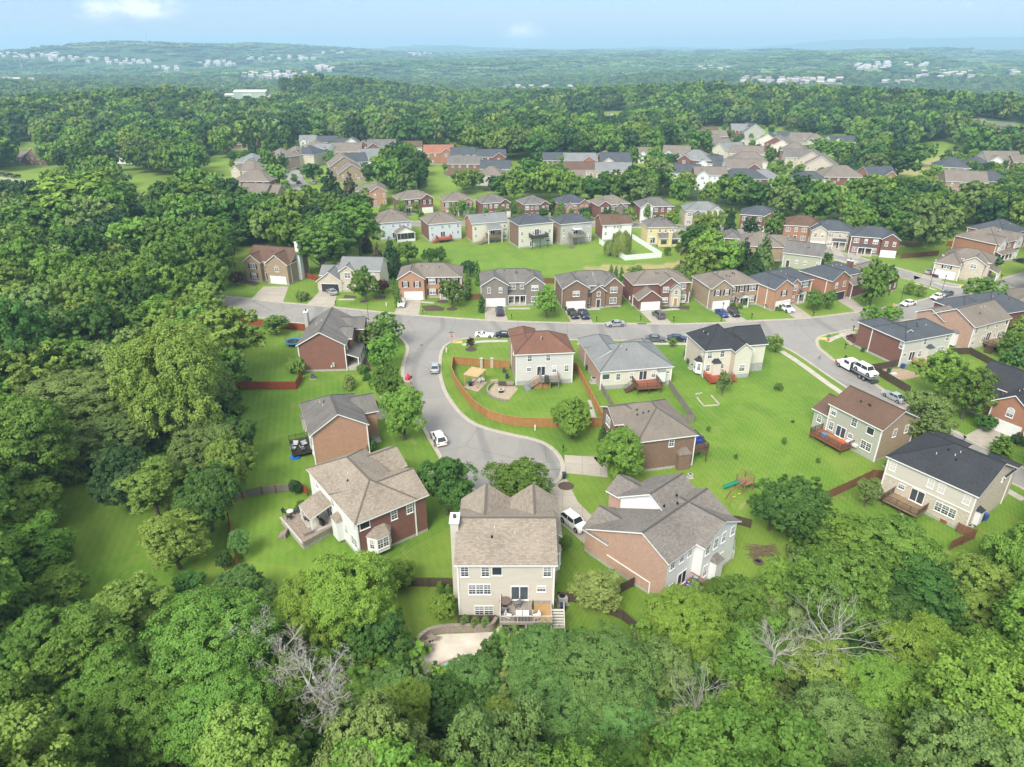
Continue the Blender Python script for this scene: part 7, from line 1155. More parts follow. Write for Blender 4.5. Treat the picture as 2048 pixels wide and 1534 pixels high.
x,y=at(1787,612);q=MB();q.cyl(0,0,0,.6,.16,n=8);q.cyl(0,0,.6,.78,.18,.05,8);q.box(-.28,.28, -.08,.08,.38,.52);tag(q.build('fire_hydrant',plain('hydrant_yellow',(.6,.35,.04),.5),loc=(x,y,0)),'small orange-yellow fire hydrant by the kerb','hydrant')
UT=plain('utility_green',(.55,.56,.52),.6)
for px,py,l in ((1070,860,'white utility pedestal outside the orange fence'),(893,704,'white utility pedestal near the stop sign'),(762,795,'white utility pedestal by the drive of the gable house'),(773,612,'white marker post in the beige house lawn')): x,y=at(px,py);q=MB();q.box(-.15,.15, -.15,.15,0,.95);q.cyl(0,0,.95,1.05,.16,.1,6);tag(q.build('utility_pedestal',UT,loc=(x,y,0)),l,'utility box')
def bins(px,py,col,lab,rz=0.0):
    x,y=at(px,py);t=thing('wheelie_bin',lab,'bin',(x,y,0),rz);m=plain('bin_'+col,dict(blue=(.02,.07,.28),green=(.03,.09,.05),black=(.02,.022,.025),grey=(.06,.065,.07),navy=(.025,.035,.06))[col],.5);q=MB();q.loft([[(-.24, -.26,.06),(.24, -.26,.06),(.24,.26,.06),(-.24,.26,.06)],[(-.3, -.34,1.0),(.3, -.34,1.0),(.3,.34,1.0),(-.3,.34,1.0)]]);q.build('body',m,t);q=MB();q.box(-.33,.33, -.38,.36,1.0,1.08);q.box(-.3,.3,.36,.42,.92,.98);q.build('lid',m,t)
    for s in (-1,1): w_=MB();w_.tube([(s*.26,.26,.12),(s*.32,.26,.12)],[.12,.12],8);w_.build('wheel',TYRE,t)
for a in ((1128,957,'navy','navy wheelie bin at the edge of the cul-de-sac circle'),(1174,740,'black','black bin left of the pink brick wall'),(1131,621,'green','green bin at the brown brick house garage'),(1290,620,'black','black bin on the deep red house drive'),(1725,704,'green','dark green bin beside the maroon minivan'),(1805,737,'blue','blue drum-like bin at the new timber deck corner'),(1968,1040,'blue','bright blue bin beside the pale brick house'),(1959,1042,'black','black bin beside the bright blue one'),(1370,712,'black','black bin at the left wall of the charcoal-roofed house'),(1376,727,'grey','grey bin beside the black one at the cream house'),(1008,745,'grey','grey bin beside the rusty-roofed house'),(1014,757,'navy','navy bin nearer the stone patio'),(1777,745,'green','green bin on the tan paved yard'),(1125,1222,'navy','navy lidded bin at the stairs of the rear deck'),(1238,612,'black','black bins between the brown and deep red houses')): bins(*a)
def ac(px,py,lab,s=1.0,col=(.42,.41,.38)):
    x,y=at(px,py);t=thing('air_conditioner',lab,'air conditioner',(x,y,0),.2,'outdoor air conditioning units');q=MB();q.box(-.45*s,.45*s, -.4*s,.4*s,.08,.85*s);q.build('cabinet',plain('ac_cabinet_%d' % int(col[0]*100),col,.5),t);q=MB();q.cyl(0,0,.85*s,.87*s,.3*s,n=16);q.build('fan_grille',BLACK,t);q=MB();q.box(-.6*s,.6*s, -.55*s,.55*s, -.05,.08);q.build('pad',CONC,t)
for a in ((764,1133,'beige air conditioner below the bay window wall',1.3),(1124,1205,'beige air conditioner right of the beige house deck stairs',1.3),(1187,765,'dark-sided air conditioner left of the pale blue-grey roofed house',1.3),(1383,737,'air conditioner by the cream house bay window',1.1),(1776,934,'dark grey air conditioner between the two lower right houses',1.1,(.12,.13,.14)),(1934,1060,'air conditioner inside the brown corner fence',1.1),(2018,1084,'air conditioner at the lower right edge',1.1),(2027,1072,'second air conditioner at the lower right edge',1.0),(626,757,'dark air conditioner at the dark red brick wall',1.0,(.10,.11,.12)),(1380,955,'small air conditioner at the brown brick house corner',.8),(902,483,'dark air conditioner by the red deck, back row',1.2,(.1,.11,.12))): ac(*a)
# ------------------------------------------------------------ gardens, play things, furniture
def chair(x,y,z,rz,fm,cm,lab,cat='chair',name='patio_chair',w=.6,grp=None,back=.85):
    t=thing(name,lab,cat,(x,y,z),rz,grp);q=MB();q.box(-w/2,w/2, -.3,.3,.36,.46);q.build('seat',cm,t);q=MB();q.bar((0,.28,.44),(0,.42,back),w,.07);q.build('backrest',cm,t)
    for sx in (-1,1):
        for sy in (-1,1): l=MB();l.box(-.03,.03, -.03,.03,0,.38);l.build('leg',fm,t,(sx*(w/2 - .04),sy*.26,0))
        a=MB();a.box(-.03,.03, -.3,.3,.58,.63);a.build('armrest',fm,t,(sx*(w/2),0,0))
def table(x,y,z,rz,top,r,h,lab,rnd_=True,mat2=None,name='patio_table'):
    t=thing(name,lab,'table',(x,y,z),rz);q=MB();(q.cyl(0,0,h - .05,h,r,n=20) if rnd_ else q.box(-r,r, -r*.6,r*.6,h - .06,h));q.build('tabletop',top,t);q=MB();q.cyl(0,0,0,h - .05,.06 if rnd_ else .05,n=6);q.cyl(0,0,0,.05,r*.5,n=12);q.build('pedestal',mat2 or DKGREY,t)
def box_thing(name,lab,cat,x,y,z,sx,sy,sz,mat,rz=0,bev=0): q=MB();q.loft([[(-sx/2, -sy/2,0),(sx/2, -sy/2,0),(sx/2,sy/2,0),(-sx/2,sy/2,0)],[(-sx/2, -sy/2,sz*.8),(sx/2, -sy/2,sz*.8),(sx/2,sy/2,sz*.8),(-sx/2,sy/2,sz*.8)],[(-sx*.42, -sy*.42,sz),(sx*.42, -sy*.42,sz),(sx*.42,sy*.42,sz),(-sx*.42,sy*.42,sz)]]);o=q.build(name,mat,loc=(x,y,z),rz=rz);return tag(o,lab,cat)
CUSH=plain('pink_white_cushion',(.66,.58,.57),.8);WICK=plain('dark_wicker',(.06,.045,.04),.8);TAUP=plain('taupe_sling',(.24,.19,.16),.8)
# on the beige house's deck (z 2.9)
D0=at(908,1130,8.3);DX,DY,DZ=D0[0],D0[1],2.91
table(DX+5.9,DY - .8,DZ,0,plain('bronze_top',(.14,.10,.085),.5),.68,.74,'round bronze fire table in the corner of the near deck');chair(DX+7.3,DY - 1.0,DZ, -1.3,DKGREY,plain('grey_sling',(.17,.17,.17)),'grey sling chair beside the sliding door on the near deck',back=1.05);chair(DX+5.9,DY - 1.9,DZ,2.9,DKGREY,plain('grey_sling',(.17,.17,.17)),'grey sling chair below the round table on the near deck',back=1.05)
chair(DX+6.3,DY - 2.9,DZ,1.3,WICK,CUSH,'left wicker armchair with pale cushions on the near deck',w=.7,back=.9,name='armchair');chair(DX+9.5,DY - 2.9,DZ, -1.2,WICK,CUSH,'right wicker armchair with pale cushions on the near deck',w=.7,back=.9,name='armchair')
for k,xx in enumerate((7.5,8.3)): t=thing('ottoman',('left' if k == 0 else 'right')+' one of two pale cushioned ottomans on the near deck','ottoman',(DX+xx,DY - 2.4,DZ));q=MB();q.box(-.34,.34, -.34,.34,0,.34);q.build('base',WICK,t);q=MB();q.box(-.36,.36, -.36,.36,.34,.46);q.build('cushion',CUSH,t)
t=thing('outdoor_sofa','long pale cushioned wicker sofa along the near deck railing','sofa',(DX+7.9,DY - 3.1,DZ));q=MB();q.box(-1.0,1.0, -.3,.25,0,.36);q.box(-1.0,1.0, -.34, -.24,.36,.75);q.build('frame',WICK,t);q=MB();q.box(-.95,.95, -.24,.24,.36,.47);q.box(-.95,.95, -.24, -.14,.47,.8);q.build('cushion',CUSH,t)
t=thing('closed_parasol','closed dark parasol standing between the deck seats','parasol',(DX+9.1,DY - 2.3,DZ));q=MB();q.cyl(0,0,0,2.3,.03,n=6);q.build('pole',WHITE,t);q=MB();q.tube([(0,0,.9),(0,0,1.3),(0,0,2.3)],[.13,.16,.04],8);q.build('canopy',DKGREY,t)
# retaining wall, bed, pool terrace
STW=brick('retaining_block',(.24,.20,.165),(.31,.265,.22),(.10,.08,.07),.4);MC['retaining_block']=STW
x0,y0=at(866,1247);wl=smooth_line([at(*p) for p in ((996,1248),(988,1262),(965,1266),(930,1265),(893,1266),(865,1270),(845,1282),(833,1300),(828,1322),(826,1345))],2);q=MB();strip(q,wl,.0, -.35, -.1,1.0);strip(q,wl,.04, -.39,1.0,1.1);tag(q.build('retaining_wall',STW),'curved grey block retaining wall around the pool terrace','wall')
TERR=plain('terrace_concrete',(.52,.47,.40),.85,var=.14,scale=.5)
sheet('pool_terrace',[(999,1252),(988,1264),(930,1267),(893,1268),(865,1272),(846,1284),(834,1301),(829,1322),(827,1345),(850,1372),(900,1420),(1110,1420),(1120,1300),(1110,1252)],.02,TERR)
m_,t_,b_,o_=newmat('pool_water');b_.inputs['Base Color'].default_value=(.10,.42,.48,1);b_.inputs['Roughness'].default_value=.06;nn=t_.noise(t_.node('ShaderNodeNewGeometry').outputs['Position'],2.5,3,.6);bb=t_.node('ShaderNodeBump');bb.inputs['Strength'].default_value=.25;t_.put(bb.inputs['Height'],nn);t_.put(b_.inputs['Normal'],bb.outputs[0]);t_.put(b_.inputs['Base Color'],t_.mix(nn,(.07,.36,.44),(.16,.52,.58)));WATER=m_
rim=smooth_line([(868,1350),(880,1322),(930,1312),(985,1312),(1050,1318),(1075,1342),(1060,1380),(1000,1398),(920,1395),(876,1380),(868,1350)],2)[:-1];sheet('pool_coping',rim,.03,brick('coping_brick',(.36,.19,.12),(.42,.25,.17),(.3,.22,.17)))
cxm=sum(p[0] for p in rim)/len(rim);cym=sum(p[1] for p in rim)/len(rim);sheet('pool_water',[(cxm+(p[0] - cxm)*.93,cym+(p[1] - cym)*.88) for p in rim],.04,WATER,kind=None)
o_=bpy.data.objects['pool_water'];o_['kind']='structure'
sheet('mulch_bed',[(916,1241),(992,1241),(990,1256),(962,1262),(930,1261),(914,1258)],.9,plain('mulch',(.06,.035,.025),.95,var=.3,scale=8))
for k,(px,py) in enumerate(((928,1243),(949,1246),(969,1246))): x,y=at(px,py,1.1);me,_,R0,H0=template('shrub',1,0);t=thing('shrub',('left','middle','right')[k]+' one of three grey-green shrubs in the mulch bed','shrub',(x,y,.85));c=place('crown',me,t,sc=(.13,.13,.2));leafmat(c,'sage')
for k,(px,py) in enumerate(((867,1276),(856,1291))):
    x,y=at(px,py,.3);t=thing('sun_lounger',('upper','lower')[k]+' taupe sun lounger beside the curved wall','sun lounger',(x,y,.02),2.55);q=MB();q.box(-.2,1.35, -.33,.33,.3,.38);q.build('seat',TAUP,t);q=MB();q.bar((-.2,0,.34),(-.75,0,.75),.66,.06);q.build('backrest',TAUP,t)
    for a in (-.1,1.25):
        for s in (-1,1): l=MB();l.box(-.03,.03, -.03,.03,0,.3);l.build('leg',WICK,t,(a,s*.28,0))
x,y=at(860,1284);table(x,y,.02,0,TAUP,.28,.42,'small square table between the two sun loungers',False)
# raised paver patio of the white-sided house
pv=brick('paver',(.22,.17,.14),(.33,.27,.22),(.12,.10,.09),.6);pp=[at(*p,.95) for p in ((561,1036),(606,1012),(640,1012),(672,1053),(606,1089))];ox,oy=pp[0];q=MB();q.prism([(a - ox,c - oy) for a,c in (pp if sum((pp[i][0]*pp[(i+1) % 5][1] - pp[(i+1) % 5][0]*pp[i][1]) for i in range(5)) > 0 else pp[::-1])], -.1,.95,0,1)
t=thing('raised_patio','raised brown paver patio with low block walls beside the white siding','patio',(ox,oy,0));q.build('terrace',[plain('grey_block',(.36,.34,.31),.9,var=.2),pv],t)
pc=[(a - ox,c - oy) for a,c in pp];q=MB();q.bar((*pc[3],1.2),(*pc[4],1.2),.35,.5);q.build('parapet',STW,t);q=MB();q.bar((*pc[4],1.05),(*pc[0],1.05),.3,.2);q.build('edging',CONC,t)
sx_,sy_=(pc[4][0]*.45+pc[0][0]*.55),(pc[4][1]*.45+pc[0][1]*.55);q=MB()
for i in range(4): q.box(sx_ - .8 - i*.28,sx_ - i*.28 - .5,sy_ - .9,sy_+.5,0,.8 - i*.2)
q.build('steps',STW,t)
def grill(px,py,z,lab,col=BLACK,lid=None,rz=0,s=1.0,xy=None):
    x,y=xy or at(px,py,z);t=thing('barbecue_grill',lab,'barbecue',(x,y,z),rz);q=MB();q.box(-.4*s,.4*s, -.25*s,.25*s,.1,.75*s);q.box(-.75*s,.75*s, -.2*s,.2*s,.75*s,.8*s);q.build('body',col,t);q=MB();q.tube([(-.4*s,0,.85*s),(.4*s,0,.85*s)],[.26*s,.26*s],10);q.build('lid',lid or col,t)
x,y=at(581,1030,.95);table(x,y,.96,0,plain('light_stone',(.5,.48,.45)),.5,.74,'round table with a pale top on the raised patio');
for k,(dx,dy) in enumerate(((-.8,.2),(.7,.5),(.2, -.9))): chair(x+dx,y+dy,.96,[1.3, -1.0,3][k],BLACK,DKGREY,('left','right','near')[k]+' dark chair at the table on the raised patio',back=.95)
grill(645,1050,.96,'black covered grill beside the white siding on the raised patio',rz=-.8);x,y=at(610,1033,.95);table(x,y,.96,0,plain('light_stone',(.5,.48,.45)),.33,.3,'low pale round fire bowl on the raised patio');x,y=at(616,1066,.95);box_thing('stone_planter','square stone planter near the patio parapet','planter',x,y,.96,1.3,.9,.5,STW,.6)
for k,(px,py) in enumerate(((611,1040),(617,1042),(636,1036))): x,y=at(px,py,.95);q=MB();q.cyl(0,0,0,.35,.14,.2,8);o=q.build('plant_pot',DKGREY,loc=(x,y,.96));tag(o,('first','second','third')[k]+' small dark plant pot under the patio roof, from the left','plant pot')
# rusty-roofed house: stone patio, grill, furniture, pergola
sheet('stone_patio',[(975,785),(990,768),(1028,770),(1036,778),(1015,803),(990,795)],.03,plain('sandstone',(.34,.28,.20),.9,var=.2,scale=2));wl=smooth_line([at(*p) for p in ((984,768),(974,775),(972,786),(984,797),(1000,802),(1015,804))],2);q=MB();strip(q,wl,.0,.35, -.1,.45);tag(q.build('garden_wall',STW),'low curved stone wall edging the sandstone patio','wall')
x,y=at(1002,784);q=MB();t=thing('fire_pit','square fire pit with a white top on the sandstone patio','fire pit',(x,y,.03),.1);q.box(-.45,.45, -.45,.45,0,.5);q.build('body',BLACK,t);q=MB();q.box(-.5,.5, -.5,.5,.5,.6);q.box(-.28,.28, -.28,.28,.6,.62,1);q.build('top',[plain('light_stone',(.5,.48,.45)),BLACK],t)
for k,px in enumerate((1004,1020)): x,y=at(px,772);chair(x,y,.03,0,WICK,WICK if k == 0 else TAUP,('dark wicker','brown wicker')[k]+' loveseat behind the fire pit','loveseat','loveseat',w=1.5)
x,y=at(989,765);box_thing('stone_planter','sandy stone raised bed above the patio wall','planter',x,y,0,1.6,.7,.6,plain('sandstone',(.34,.28,.20)),.2)
x,y=at(1093,763,1.9);box_thing('covered_grill','tall dark covered grill on the small deck of the rusty-roofed house','barbecue',x,y,1.9,.9,.7,1.3,DKGREY)
x,y=at(1084,775);box_thing('deck_storage_box','orange board skirting boxed in below the small deck','storage box',x,y+.3,0,3.4,1.4,1.5,F_OR,.1);x,y=at(1055,778);q=MB();q.tube([(0,0,0),(0,0,.5),(0,0,.9)],[.9,.7,.15],9);tag(q.build('tarp_heap',plain('grey_tarp',(.16,.18,.19),.4,var=.5,scale=2),loc=(x,y,0)),'crumpled grey tarpaulin under the deck stairs','tarpaulin')
px4=[at(p[0],p[1]) for p in ((930,772),(954,777),(970,762),(946,757))];t=thing('pergola','light timber pergola with slatted roof over a seating corner','pergola',(*px4[0],0));P4=[(a - px4[0][0],c - px4[0][1]) for a,c in px4];NT_=W_NEW
for a in P4: q=MB();q.box(-.08,.08, -.08,.08, -.1,2.5);q.build('post',NT_,t,(*a,0))
q=MB();[q.bar((*P4[i],2.45),(*P4[(i+1) % 4],2.45),.1,.2) for i in range(4)];q.build('beam',NT_,t);q=MB();nS=13
for i in range(nS): f=(i+.0)/(nS - 1);a=[P4[0][k]*(1 - f)+P4[3][k]*f for k in (0,1)];c=[P4[1][k]*(1 - f)+P4[2][k]*f for k in (0,1)];dx,dy=c[0] - a[0],c[1] - a[1];q.bar((a[0] - dx*.1,a[1] - dy*.1,2.62),(c[0]+dx*.1,c[1]+dy*.1,2.62),.17,.06)
q.build('slatted_roof',plain('pale_timber',(.52,.38,.20),.8,var=.15),t);sheet('paving',[(926,775),(955,784),(975,764),(946,758)],.03,plain('rosy_paving',(.36,.28,.23),.9,var=.2,scale=2))
x,y=at(941,772);grill(0,0,.03,'small black grill under the pergola edge',xy=(x,y));
for k,(px,py) in enumerate(((958,765),(966,763),(948,763))): x,y=at(px,py);chair(x,y,.03,k*1.1 - .5,WHITE,WHITE,('white chair right of centre under the pergola','white chair at the pergola\'s right post','white chair deepest under the pergola')[k])
x,y=at(964,727);
for k,px in enumerate((963,984)): x,y=at(px,735);q=MB();q.box(-.3,.3, -.3,.3,0,2.1);q.box(-.36,.36, -.36,.36,2.1,2.2);tag(q.build('stone_gate_pillar',brick('gate_stone',(.42,.38,.31),(.52,.48,.40),(.3,.27,.22)),loc=(x,y,0)),('left','right')[k]+' pale stone gate pillar in the orange fence','pillar')
x,y=at(1186,835);sheet('gravel_strip',[(1175,800),(1182,800),(1196,845),(1186,848)],.02,plain('pale_gravel',(.38,.36,.33),.95,var=.4,scale=4))
# trampoline
x,y=at(588,690);t=thing('trampoline','round trampoline with blue pad and green net left of the dark brick house','trampoline',(x,y,0));q=MB();q.cyl(0,0,.82,.86,1.5,n=24);q.build('mat',BLACK,t);q=MB();rg=[(1.75*math.cos(a),1.75*math.sin(a),.9) for a in np.linspace(0,2*math.pi,25)];q.tube(rg,[.16]*25,6);q.build('pad',plain('trampoline_blue',(.03,.22,.55),.5),t)
for i in range(6): a=i*math.pi/3;q=MB();q.cyl(0,0,0,2.6,.04,n=5);q.build('pole',MET,t,(1.8*math.cos(a),1.8*math.sin(a),0))
q=MB();rg2=[(1.8*math.cos(a),1.8*math.sin(a),2.5) for a in np.linspace(0,2*math.pi,25)];q.tube(rg2,[.03]*25,4)
for i in range(48): a=i*math.pi/24;q.bar((1.8*math.cos(a),1.8*math.sin(a),.9),(1.8*math.cos(a),1.8*math.sin(a),2.5),.012)
q.build('net',plain('net_green',(.06,.16,.10)),t)
# dark deck furniture of the gable house
xq,yq=at(599,897,1.05)
for k,(dx,dy) in enumerate(((-.9,.9),(.6,1.0),(-.8, -.5),(.7, -.4))): chair(xq+dx,yq+dy,1.02,k*.7,BLACK,plain('grey_cushion',(.42,.43,.45)),('far left','far right','near left','near right')[k]+' grey cushioned chair on the black deck',w=.9)
x,y=at(591,915);q=MB();q.cyl(0,0,0,.28,.85,n=20);tag(q.build('paddling_pool',plain('pool_blue',(.02,.16,.60),.4),loc=(x,y,0)),'round bright blue paddling pool beside the black deck','paddling pool')
# deck of the brown house: blue sofa ; deck of the sage house: toys
x,y=at(1399,884,2.5);t=thing('outdoor_sofa','deep blue outdoor sofa on the raised brown deck','sofa',(x,y,2.5),.3);q=MB();q.box(-.9,.9, -.4,.4,0,.42);q.build('seat',plain('royal_blue',(.02,.06,.30),.7),t);q=MB();q.box(-.9,.9,.3,.45,.42,.85);q.build('backrest',plain('royal_blue',(.02,.06,.30)),t)
for nm,px,py,sz,col,lab in (('toy_slide',1697,878,(1.4,.7,.8),(.05,.16,.6),'blue and red toy slide on the sage house deck'),('toy_table',1684,884,(1.1,.7,.4),(.62,.12,.04),'orange-red toy table on the sage house deck'),('toy_house',1648,871,(.9,.6,.4),(.03,.25,.55),'small blue toy box at the left end of the sage house deck'),('inflatable',1703,889,(2.2,.8,.5),(.60,.60,.62),'grey-white inflatable along the sage house deck rail')):
    x,y=at(px,py,1.1);box_thing(nm,lab,'toy',x,y,1.11,*sz,plain(nm+'_plastic',col,.4), -1.0)
for k,(px,py) in enumerate(((1668,873),(1672,877))): x,y=at(px,py,1.1);box_thing('timber_board',('upper','lower')[k]+' loose yellow board lying across the sage house deck','board',x,y,1.11,3.2,.16,.05,NT_, -.95)
x,y=at(1824,988,1.1);t=thing('kettle_grill','red kettle grill at the corner of the brown deck','barbecue',(x,y,1.12));q=MB();q.tube([(0,0,.5),(0,0,.62),(0,0,.85),(0,0,1.0)],[.12,.3,.3,.08],12);q.build('bowl',PAINTS['red'],t);[MB.build((lambda m: (m.cyl(.2*math.cos(a),.2*math.sin(a),0,.6,.02,n=5),m)[1])(MB()),'leg',MET,t) for a in (0,2.1,4.2)]
sheet('flagstone',[(1775,992),(1786,985),(1800,990),(1812,1005),(1800,1015),(1782,1008)],.02,plain('sandstone',(.34,.28,.20)))
for k in range(13): f=k/12;px=1753+8*math.sin(f*2)+f*62 - 5*f;py=993+f*57 - 10*math.sin(f*3.1);x,y=at(px,py);q=MB();q.cyl(0,0,.0,.05,.2,n=7);tag(q.build('stepping_stone',CONC,loc=(x,y,0)),'flat pale stepping stone in the curved row beside the brown deck','stepping stone','stepping stones')
# play set
x,y=at(1487,978);t=thing('play_set','wooden climbing frame with a green slide and swing beam on the lawn','play set',(x,y,0),.5);WB=planks('play_wood',(.26,.14,.08),(.33,.19,.11));q=MB();q.box(-.9,.9, -.9,.9,1.35,1.45);[q.box(sx*.9 - .06,sx*.9+.06,sy*.9 - .06,sy*.9+.06,0,2.6) for sx in (-1,1) for sy in (-1,1)];[q.bar((sx*.9, -.9,z_),(sx*.9,.9,z_),.05,.1) for sx in (-1,1) for z_ in (1.8,2.1,.5)];q.bar((0, -1,3.2),(0,1,3.2),.1);[q.bar((sx*1.0,sy*.9,2.5),(0,sy*.9,3.2),.08) for sx in (-1,1) for sy in (-1,1)];q.build('tower',WB,t)
q=MB();q.bar((-.9,0,1.4),(-3.2,0,.3),.55,.08);q.bar((-.9,.3,1.5),(-3.2,.3,.4),.05,.2);q.bar((-.9, -.3,1.5),(-3.2, -.3,.4),.05,.2);q.build('slide',plain('slide_green',(.01,.22,.14),.4),t,rz=-.5);q=MB();q.bar((-.9, -.9,2.3),(-4.6, -1.6,2.3),.12);q.bar((-4.6, -1.6,2.3),(-5.4, -2.4,0),.1);q.bar((-4.6, -1.6,2.3),(-4.4, -.6,0),.1);q.build('swing_beam',WB,t,rz=.0)
for k in (.35,.7): q=MB();a=(-.9 - 3.7*k, -.9 - .7*k);q.bar((a[0] - .2,a[1],2.3),(a[0] - .2,a[1],.6),.02);q.bar((a[0]+.2,a[1],2.3),(a[0]+.2,a[1],.6),.02);q.box(a[0] - .22,a[0]+.22,a[1] - .1,a[1]+.1,.55,.6);q.build('swing',plain('swing_yellow',(.5,.4,.1)),t)
q=MB();[q.bar((.9+i*.12, -.5,1.3 - i*.22),(.9+i*.12,.5,1.3 - i*.22),.1,.06) for i in range(6)];q.bar((.95, -.5,1.35),(1.7, -.5,0),.06);q.bar((.95,.5,1.35),(1.7,.5,0),.06);q.build('ladder',WB,t)
# raised bed logs on the lawn
pl=[(1391,790),(1404,787),None,(1422,792),(1438,810),(1434,811),None,(1436,811),(1424,812),(1407,813),(1397,801),(1394,796)];q=None;segs=[[]]
for p_ in pl: segs.append([]) if p_ is None else segs[-1].append(p_)
ox,oy=at(1415,802);q=MB()
for sg in segs:
    for a,c in zip(sg,sg[1:]): A_,C_=at(*a),at(*c);q.bar((A_[0] - ox,A_[1] - oy,.12),(C_[0] - ox,C_[1] - oy,.12),.24,.22)
o=q.build('garden_border',plain('bleached_logs',(.42,.38,.31),.9,var=.3),loc=(ox,oy,0));tag(o,'open rectangle of bleached logs on the open lawn','garden border')
# mulch rings, fire pit yard
RING=plain('mulch_ring',(.075,.05,.04),.95,var=.3,scale=5)
for px,py,r in ((942,699,1.4),(1132,972,1.3),(904,618,1.5),(1235,985,1.2),(885,603,1.6),(728,603,1.2)): x,y=at(px,py);sheet('mulch_ring',[(x+r*math.cos(a),y+r*.9*math.sin(a)) for a in np.linspace(0,2*math.pi,15)[:-1]],.02,RING,px=False)
for pts_ in ([(690,590),(712,592),(714,597),(686,596)],[(745,590),(772,592),(770,598),(748,598)],[(842,612),(870,610),(890,616),(886,622),(850,622)],[(1175,606),(1188,606),(1186,614),(1174,614)],[(1210,607),(1236,608),(1235,616),(1215,614)],[(1340,610),(1380,612),(1378,620),(1345,616)],[(1318,616),(1345,612),(1345,616),(1320,620)],[(480,558),(520,566),(510,572),(478,565)],[(716,716),(738,716),(742,742),(715,742)]): sheet('flower_bed',pts_,.03,RING)
x,y=at(1516,1124);t=thing('fire_ring','round blackened fire ring on the lawn by the pink brick house','fire pit',(x,y,0));q=MB();rg=[(.55*math.cos(a),.55*math.sin(a),.15) for a in np.linspace(0,2*math.pi,15)];q.tube(rg,[.15]*15,6);q.build('stones',plain('sooty_stone',(.10,.075,.065),.9),t);q=MB();q.cyl(0,0,0,.08,.45,n=12);q.build('ash',BLACK,t)
x,y=at(1546,1126);q=MB();rr_=random.Random(4);[q.bar((rr_.uniform(-.9,.9),rr_.uniform(-.6,.6),.1+i*.03),(rr_.uniform(-.9,.9),rr_.uniform(-.6,.6),.15+i*.03),.16) for i in range(16)];tag(q.build('firewood_pile',plain('split_wood',(.50,.33,.19),.9,var=.3),loc=(x,y,0)),'small heap of split firewood on the grass','firewood')
x,y=at(1524,1105);q=MB();[q.bar((rr_.uniform(-2.4,2.4),rr_.uniform(-1.3,1.3),.05),(rr_.uniform(-2.4,2.4),rr_.uniform(-1.3,1.3),rr_.uniform(.1,.6)),.05) for i in range(60)];o=q.build('brush_pile',plain('dry_brush',(.17,.12,.08),.95),loc=(x,y,0));tag(o,'sprawling pile of dry brown brush beside the firewood','brush pile')
x,y=at(1452,1115);box_thing('storage_shed','small pale storage box with grey lid behind the white-sided wall','storage box',x,y,0,1.7,1.2,1.3,plain('resin_beige',(.50,.49,.44),.5),.5);x,y=at(1464,1108);q=MB();[q.bar((s*.3,0,0),(s*.3,.6,2.0),.05) for s in (-1,1)];[q.bar((-.3,.06*i,.2*i),(.3,.06*i,.2*i),.04) for i in range(1,10)];tag(q.build('ladder',plain('pale_plastic',(.55,.60,.58)),loc=(x,y,0)),'pale ladder leaning behind the storage box','ladder')
XF=lambda lx,ly: (18.7+lx*math.cos(R_(42)) - ly*math.sin(R_(42)),63.8+lx*math.sin(R_(42))+ly*math.cos(R_(42)))
box_thing('covered_grill','long black covered grill on the near red deck','barbecue',*XF(1.8, -2.3),.92,1.7,.8,1.0,BLACK,R_(42))
for k in (0,1): chair(*XF(3.9+k*1.3, -1.0),.92,R_(42)+.4,PAINTS['white'],plain('chair_blue',(.03,.12,.40)),('left','right')[k]+' blue and white chair on the near red deck')
x,y=at(817,757);t=thing('toy_car','red toy car at the left kerb behind the street trees','toy',(x,y,0),1.2);q=MB();q.loft([[(-.8, -.4,.2),(.8, -.4,.2),(.8,.4,.2),(-.8,.4,.2)],[(-.7, -.36,.6),(.6, -.36,.5),(.6,.36,.5),(-.7,.36,.6)]]);q.tube([(-.2,0,.6),(-.1,0,1.2)],[.3,.22],8);q.build('body',plain('toy_red',(.6,.05,.06),.4),t);[MB.build((lambda m: (m.tube([(a,s*.4,.2),(a,s*.5,.2)],[.2,.2],10),m)[1])(MB()),'wheel',TYRE,t) for a in (-.5,.5) for s in (-1,1)]
x,y=at(817,768);box_thing('cardboard_box','pinkish box on the kerb beside the red toy car','box',x,y,0,.9,.6,.6,plain('pink_box',(.50,.26,.20)))
for k,(px,py,c) in enumerate(((1787,752,'light_stone'),(1780,760,'light_stone'),(1766,737,'play_wood'))): x,y=at(px,py);box_thing(('patio_table','patio_bench','wooden_pallet')[k],('round pale table on the tan paved yard','pale bench on the lawn edge of the paved yard','wooden pallet by the dark brown fence')[k],('table','bench','pallet')[k],x,y,0,1.3,.8,(.7,.4,.2)[k],MC[c],.3)
sheet('paved_yard',[(1762,738),(1802,737),(1830,745),(1842,752),(1810,760),(1785,757)],.02,plain('tan_paving',(.34,.25,.17),.9,var=.15,scale=2))
me,_,R0,H0=template('shrub',2,0);x,y=at(1554,620);t=thing('clipped_hedge','low clipped hedge left of the white pickup','hedge',(x,y,0), -.35);c=place('crown',me,t,sc=(.62,.2,.28));leafmat(c,'deep')
